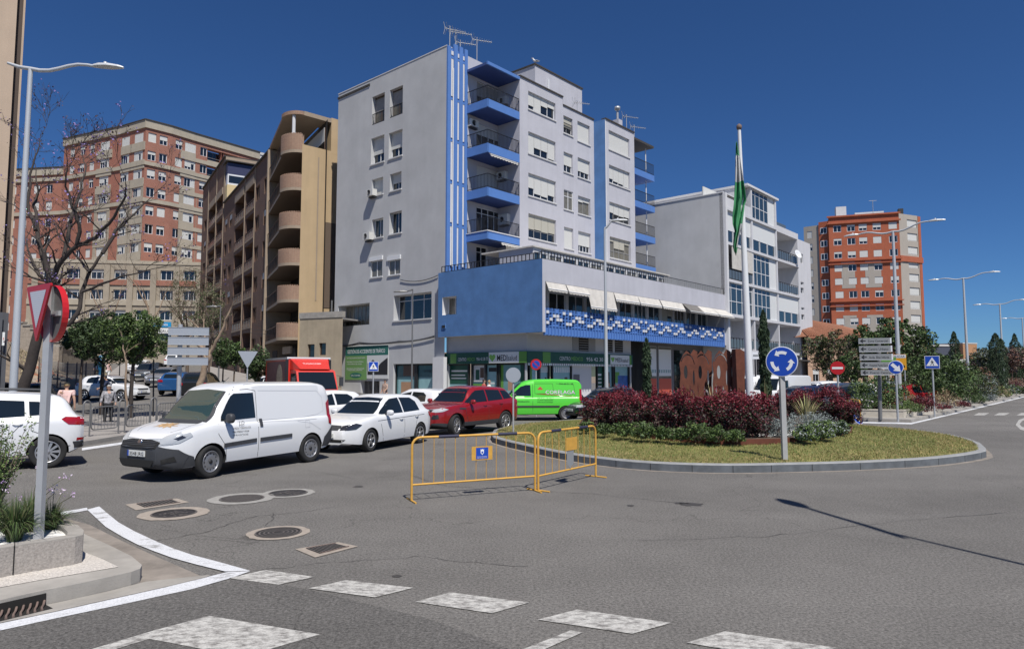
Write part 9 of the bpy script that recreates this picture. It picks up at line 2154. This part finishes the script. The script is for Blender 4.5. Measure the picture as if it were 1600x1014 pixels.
sp=[fl(FM.p(ubx-2.6,-13,0)),fl(FM.p(ubx-2.6,vb-.2,0)),fl(FM.p(ubx-.6,vb+1.6,0)),fl(FM.p(ue2+26,vb+1.6,0)),fl(FM.p(ue2+26,vb-3,0)),fl(FM.p(uS1,vb-2,0)),fl(FM.p(.5,vb-2,0)),fl(FM.p(.5,-13,0))]
tag(slab(sp,'pavement',-.1,.13,'concrete').build('pavement'),kind='structure')
def tulb(px,py,n,h,label,seed,fl_=8,spread=1.0):
 c=G(px,py,.37); t=blades((c.x,c.y,.36),h,n,spread,['leaf_a','leaf_b','leaf_c','leaf_olive'],label,'society_garlic','plant',.011,seed,'society garlic clumps in the planter',droop=.75); rr=random.Random(seed)
 for i in range(fl_):
  a=rr.uniform(0,6.28); L=h*rr.uniform(.8,1.45); ln=rr.uniform(.1,.75); tip=Vector((c.x+math.cos(a)*ln*L,c.y+math.sin(a)*ln*L,.36+L*(1-.25*ln))); mid=Vector((c.x+math.cos(a)*ln*L*.35,c.y+math.sin(a)*ln*L*.35,.36+L*.6)); mb=MB(); mb.tube([Vector((c.x,c.y,.37)),mid,tip],.0035,'leaf_olive',4,caps=False); st=mb.build('flower_stem',t,uv=False)
  q=np.array([tuple(tip+Vector((rr.gauss(0,.022),rr.gauss(0,.022),rr.gauss(.01,.016)))) for _ in range(16)]); scatter('flower',q,.011,['petal','petal_pale'],st,asp=.55)
tulb(22,845,520,.52,'big dark green strap-leaved clump at the left edge of the planter',1,4); tulb(46,830,420,.50,'strap-leaved clump with mauve flowers beside the grey signpost, left',2,4); tulb(80,826,300,.36,'strap-leaved clump with leaning mauve flowers right of the grey signpost',3,4,1.2); tulb(-15,830,420,.52,'strap-leaved clump cut by the left edge of the photo',4,3)
c=G(8,815,.37)
t=thing('flowering_shrub','leafy green shrub rising at the left edge of the planter','shrub',(c.x,c.y,.37),0); mb=MB(); rr=random.Random(12); tips=[]; allp=[]
for i in range(46):
 a=rr.uniform(0,6.28); ln=rr.uniform(.05,.42); L=rr.uniform(.6,1.22); pts=[Vector((c.x-.12,c.y,.37))]
 for k in (.35,.7,1.0): pts.append(Vector((c.x-.12+math.cos(a)*ln*L*k**1.3,c.y+math.sin(a)*ln*L*k**1.3,.37+L*k)))
 mb.tube(pts,[.008,.006,.004,.002],'twig',4,caps=False)
 for k in range(80): s=rr.uniform(.3,1); j=min(2,int(s*3)); p=pts[j].lerp(pts[j+1],s*3-j); allp.append(tuple(p+Vector((rr.gauss(0,.025),rr.gauss(0,.025),rr.gauss(0,.012)))))
mb.build('stems',t,uv=False); scatter('foliage',np.array(allp),.017,['leaf_lime','leaf_b','leaf_a'],t,asp=.5)
# ---------------- people
mat('skin',(.50,.30,.21),.6); mat('hair_grey',(.42,.40,.38),.8); mat('hair_dark',(.03,.022,.018),.7); mat('hair_blond',(.40,.27,.13),.7); mat('cloth_pink',(.72,.50,.46),.85); mat('cloth_navy',(.02,.03,.07),.85); mat('cloth_black',(.018,.018,.02),.85); mat('cloth_pattern',(.34,.33,.34),.85,noise=.95,nscale=16); mat('cloth_floral',(.45,.32,.26),.85,noise=.9,nscale=12); mat('cloth_white',(.72,.72,.70),.85); mat('shoe_white',(.7,.7,.68),.7); mat('bag_red',(.45,.08,.06),.7); mat('eye_dark',(.02,.015,.01),.3); mat('lip',(.42,.15,.13),.6); mat('cloth_blue',(.18,.30,.55),.85)
def skin(name,nodes,edges,m,parent,root=0,sub=1,label=None):
 me=bpy.data.meshes.new(name); me.from_pydata([tuple(n[:3]) for n in nodes],edges,[]); o=bpy.data.objects.new(name,me); COL.objects.link(o)
 md=o.modifiers.new('s','SKIN'); sv=me.skin_vertices[0].data
 for i,n in enumerate(nodes): sv[i].radius=(n[3],n[4] if len(n)>4 else n[3]); sv[i].use_root=(i==root)
 ss=o.modifiers.new('u','SUBSURF'); ss.levels=sub; ss.render_levels=sub
 bpy.context.view_layer.update(); nm=bpy.data.meshes.new_from_object(o.evaluated_get(bpy.context.evaluated_depsgraph_get())); o.modifiers.clear(); o.data=nm; nm.name=name
 nm.materials.clear(); nm.materials.append(M[m])
 for p in nm.polygons: p.use_smooth=True
 o.parent=parent
 if label: o['label']=label
 return o
def person(label,pos,face,h=1.68,top='cloth_pink',legs='cloth_black',hair='hair_dark',sleeve=.5,arm=((.10,.25),(.10,.25)),stride=.0,shoes='shoe_white',skirt=False,fingers=True,hairlen=.0,bend=0.0,stout=1.0):
 """local x = forward, y = left; arm = per side (forward swing, elbow bend)"""
 t=thing('person',label,'person',pos,math.atan2(face[1],face[0])); k=h/1.7; S=lambda x,y,z:(x*k,y*k,z*k)
 b=bend; W=stout
 hipz=.90; shz=1.40; 
 bx=lambda z: b*max(0,(z-.9))*.9
 nodes=[]; edges=[]
 def add(p,r,par=None): nodes.append((*S(*p),*( (r*k,r*k) if not isinstance(r,tuple) else (r[0]*k,r[1]*k)))); i=len(nodes)-1; (edges.append((par,i)) if par is not None else None); return i
 pe=add((0,0,.93),(.13*W,.10*W)); sp=add((bx(1.1),0,1.10),(.115*W,.09*W),pe); ch=add((bx(1.28),0,1.28),(.13*W,.10*W),sp); nk=add((bx(1.45),0,1.44),.052,ch); n2=add((bx(1.52)+.015,0,1.50),.05,nk); hd=add((bx(1.6)+.025,0,1.585),(.072,.085),n2); h2=add((bx(1.65)+.015,0,1.65),(.070,.082),hd)
 wr=[]; leg=[]
 for i,sd in enumerate((1,-1)):
  sw,eb=arm[i]; sh=add((bx(1.38),sd*.17*W,1.385),.056,ch); el=add((bx(1.38)+math.sin(sw)*.28,sd*.235*W,1.385-math.cos(sw)*.28),.043,sh); a2=sw+eb; w_=add((nodes[el][0]/k+math.sin(a2)*.24,sd*.245*W,nodes[el][2]/k-math.cos(a2)*.24),.029,el); pm=add((nodes[w_][0]/k+math.sin(a2)*.07,sd*.245*W,nodes[w_][2]/k-math.cos(a2)*.07),(.020,.036),w_); wr.append((pm,a2,sd))
  st=stride*(1 if sd>0 else -1); hp=add((0,sd*.095*W,.86),.088,pe); kn=add((math.sin(st)*.42+.01,sd*.10*W,.86-.41*math.cos(st)),.058,hp); an=add((math.sin(st)*.42+math.sin(st*.6-.05)*.40,sd*.105*W,.07),.036,kn); to=add((nodes[an][0]/k+.15,sd*.115*W,.035),(.028,.042),an); leg.append((hp,kn,an,to))
 body=skin('body',nodes,edges,'skin',t,0,2)
 if fingers:
  fn=[];
  for pm,a2,sd in wr:
   c=Vector(nodes[pm][:3]); d=Vector((math.sin(a2),0,-math.cos(a2))); fw=Vector((math.cos(a2),0,math.sin(a2)))
   for f,(oy,L) in enumerate(((-.030,.060),(-.010,.072),(.010,.068),(.028,.052))):
    p0=c+fw*oy*k; p1=p0+(d*.5+Vector((0,-sd*.12,0)))*L*k*1.1; p2=p1+(d*.35+Vector((0,-sd*.35,0)))*L*k; fn.append(([p0,p1,p2],.0085*k))
   p0=c+fw*.03*k-d*.03*k; fn.append(([p0,p0+(fw*.6+d*.5)*.035*k,p0+(fw*.55+d*1.1)*.05*k],.0095*k))
  mb=MB(); 
  for pts,r in fn: mb.tube(pts,[r,r*.95,r*.7],'skin',6)
  fo=mb.build('x',None,uv=False); bm=bmesh.new(); bm.from_mesh(body.data); bm.from_mesh(fo.data); bm.to_mesh(body.data); bm.free(); bpy.data.objects.remove(fo)
 hc=Vector(nodes[hd][:3]); mb=MB(); 
 for sd in (1,-1): mb.lathe([(0,.006),(.010,.004),(.012,0)],'eye_dark',8,o=hc+Vector((.078,sd*.028,.028))*k,ax=(1,sd*.25,0))
 mb.build('eyes',t,world=False,uv=False)
 mb=MB(); mb.tube([hc+Vector((.076,0,.022))*k,hc+Vector((.098,0,-.008))*k,hc+Vector((.080,0,-.014))*k],[.007*k,.013*k,.009*k],'skin',6); mb.build('nose',t,world=False,uv=False)
 mb=MB(); mb.tube([hc+Vector((.070,-.022,-.042))*k,hc+Vector((.082,0,-.040))*k,hc+Vector((.070,.022,-.042))*k],.005*k,'lip',5); mb.build('mouth',t,world=False,uv=False)
 for sd in (1,-1): mb=MB(); mb.tube([hc+Vector((.0,sd*.073,.03))*k,hc+Vector((-.01,sd*.083,.01))*k,hc+Vector((.0,sd*.073,-.015))*k],.010*k,'skin',6); mb.build('ear',t,world=False,uv=False)
 bm=bmesh.new(); bmesh.ops.create_icosphere(bm,subdivisions=3,radius=1)
 for v in bm.verts:
  q=v.co; lo=-.35-hairlen*1.6 if q.x<.15 else .42; z=max(q.z,lo) if q.x<.15 else max(q.z,.35); v.co=hc+Vector((-.012+q.x*.098*(.93 if q.x>0 else 1),q.y*.092,.035+z*.098))*k
 me=bpy.data.meshes.new('hair'); bm.to_mesh(me); bm.free(); me.materials.append(M[hair])
 for p in me.polygons: p.use_smooth=True
 ho=bpy.data.objects.new('hair',me); COL.objects.link(ho); ho.parent=t
 def cp(i,gr=1.0,dz=0): n=nodes[i]; return (n[0],n[1],n[2]+dz,n[3]*gr,n[4]*gr)
 tn=[cp(pe,1.3,-.06*k),cp(sp,1.36),cp(ch,1.42),(*(Vector(nodes[nk][:3])-Vector((0,0,.015*k))),.085*k,.08*k)]; te=[(0,1),(1,2),(2,3)]
 for i,sd in enumerate((1,-1)):
  sh,el,w_=[e for e in range(len(nodes))][7+8*i:7+8*i+3]
  a=len(tn); tn.append(cp(sh,1.45)); te.append((2,a)); e=Vector(nodes[sh][:3]).lerp(Vector(nodes[el][:3]),min(1,sleeve*2)); tn.append((*e,.064*k,.064*k)); te.append((a,a+1))
  if sleeve>.5: e2=Vector(nodes[el][:3]).lerp(Vector(nodes[w_][:3]),(sleeve-.5)*2); tn.append((*e2,.050*k,.050*k)); te.append((a+1,a+2))
 skin('shirt',tn,te,top,t,1,2)
 ln=[cp(pe,1.2,-.03*k)]; le=[]
 for (hp,kn,an,to) in leg:
  a=len(ln); ln+= [cp(hp,1.22),cp(kn,1.3),(*Vector(nodes[an][:3])+Vector((0,0,.03*k)),.052*k,.052*k)]; le+= [(0,a),(a,a+1),(a+1,a+2)]
 if skirt: 
  mb=MB(); mb.lathe([(.14*k*W,.98*k),(.19*k*W,.8*k),(.24*k*W,.45*k)],legs,18); mb.build('skirt',t,world=False)
 else: skin('trousers',ln,le,legs,t,0,2)
 for (hp,kn,an,to) in leg:
  a=Vector(nodes[an][:3]); b2=Vector(nodes[to][:3]); mb=MB(); mb.tube([a+Vector((-.07*k,0,-.035*k)),a+Vector((0,0,-.03*k)),b2+Vector((-.03*k,0,.002)),b2+Vector((.05*k,0,-.004))],[.036*k,.045*k,.042*k,.024*k],shoes,9); mb.build('shoe',t,world=False,uv=False)
 return t
def toward(px,Y_,z): q=P(px,600,Y_); return (q.x,Y_,z)
w_=G(168,664); person('elderly woman in patterned grey top and black trousers standing at the guard rail',(w_.x,w_.y,.0 if False else .0),(.45,-.9),1.62,'cloth_pattern','cloth_black','hair_grey',.9,((.15,.35),(.15,.35)),.06,stout=1.12)
q=P(104,610,24.2); person('person in a pale pink top seen from behind beyond the white suv',(q.x,24.2,0),(-.3,.95),1.76,'cloth_pink','cloth_black','hair_blond',.28,((.1,.2),(-.1,.2)),.05,stout=1.1)
q=P(172,600,36.5); z=hz(q.x,36.5); person('dark-clothed person stooping behind the street trees before the white hatchback',(q.x,36.5,z),(-.8,-.5),1.7,'cloth_navy','cloth_black','hair_dark',.6,((.5,.6),(.4,.7)),.1,shoes='cloth_black',bend=.35)
q=P(602,600,42.5); person('person in a flowered pink dress standing by the shop door under the billboard',(q.x,42.5,.1),(-.6,-.8),1.62,'cloth_floral','cloth_floral','hair_dark',.7,((.2,.9),(.1,.3)),.05,skirt=True,hairlen=.3)
q=P(756,600,36.3); person('person in a red top passing the medical shop window behind the red suv',(q.x,36.3,.13),(1,-.2),1.66,'bag_red','cloth_black','hair_dark',.5,((.4,.3),(-.3,.2)),.25)
q=P(764,600,36.6); person('person in a white top walking beside the one in red by the shop window',(q.x,36.8,.13),(1,-.2),1.60,'cloth_white','cloth_navy','hair_blond',.5,((.3,.3),(-.2,.2)),.25)
q=P(151,590,60); z=hz(q.x,60); person('distant person in dark clothes walking on the upper pavement',(q.x,60,z+.1),(.3,-.9),1.7,'cloth_navy','cloth_black','hair_dark',.8,fingers=False); q=P(169,590,58); z=hz(q.x,58); person('distant person in a pink top and white trousers on the upper pavement',(q.x,58,z+.1),(.3,.9),1.62,'cloth_pink','cloth_white','hair_dark',.3,fingers=False,stride=.2)
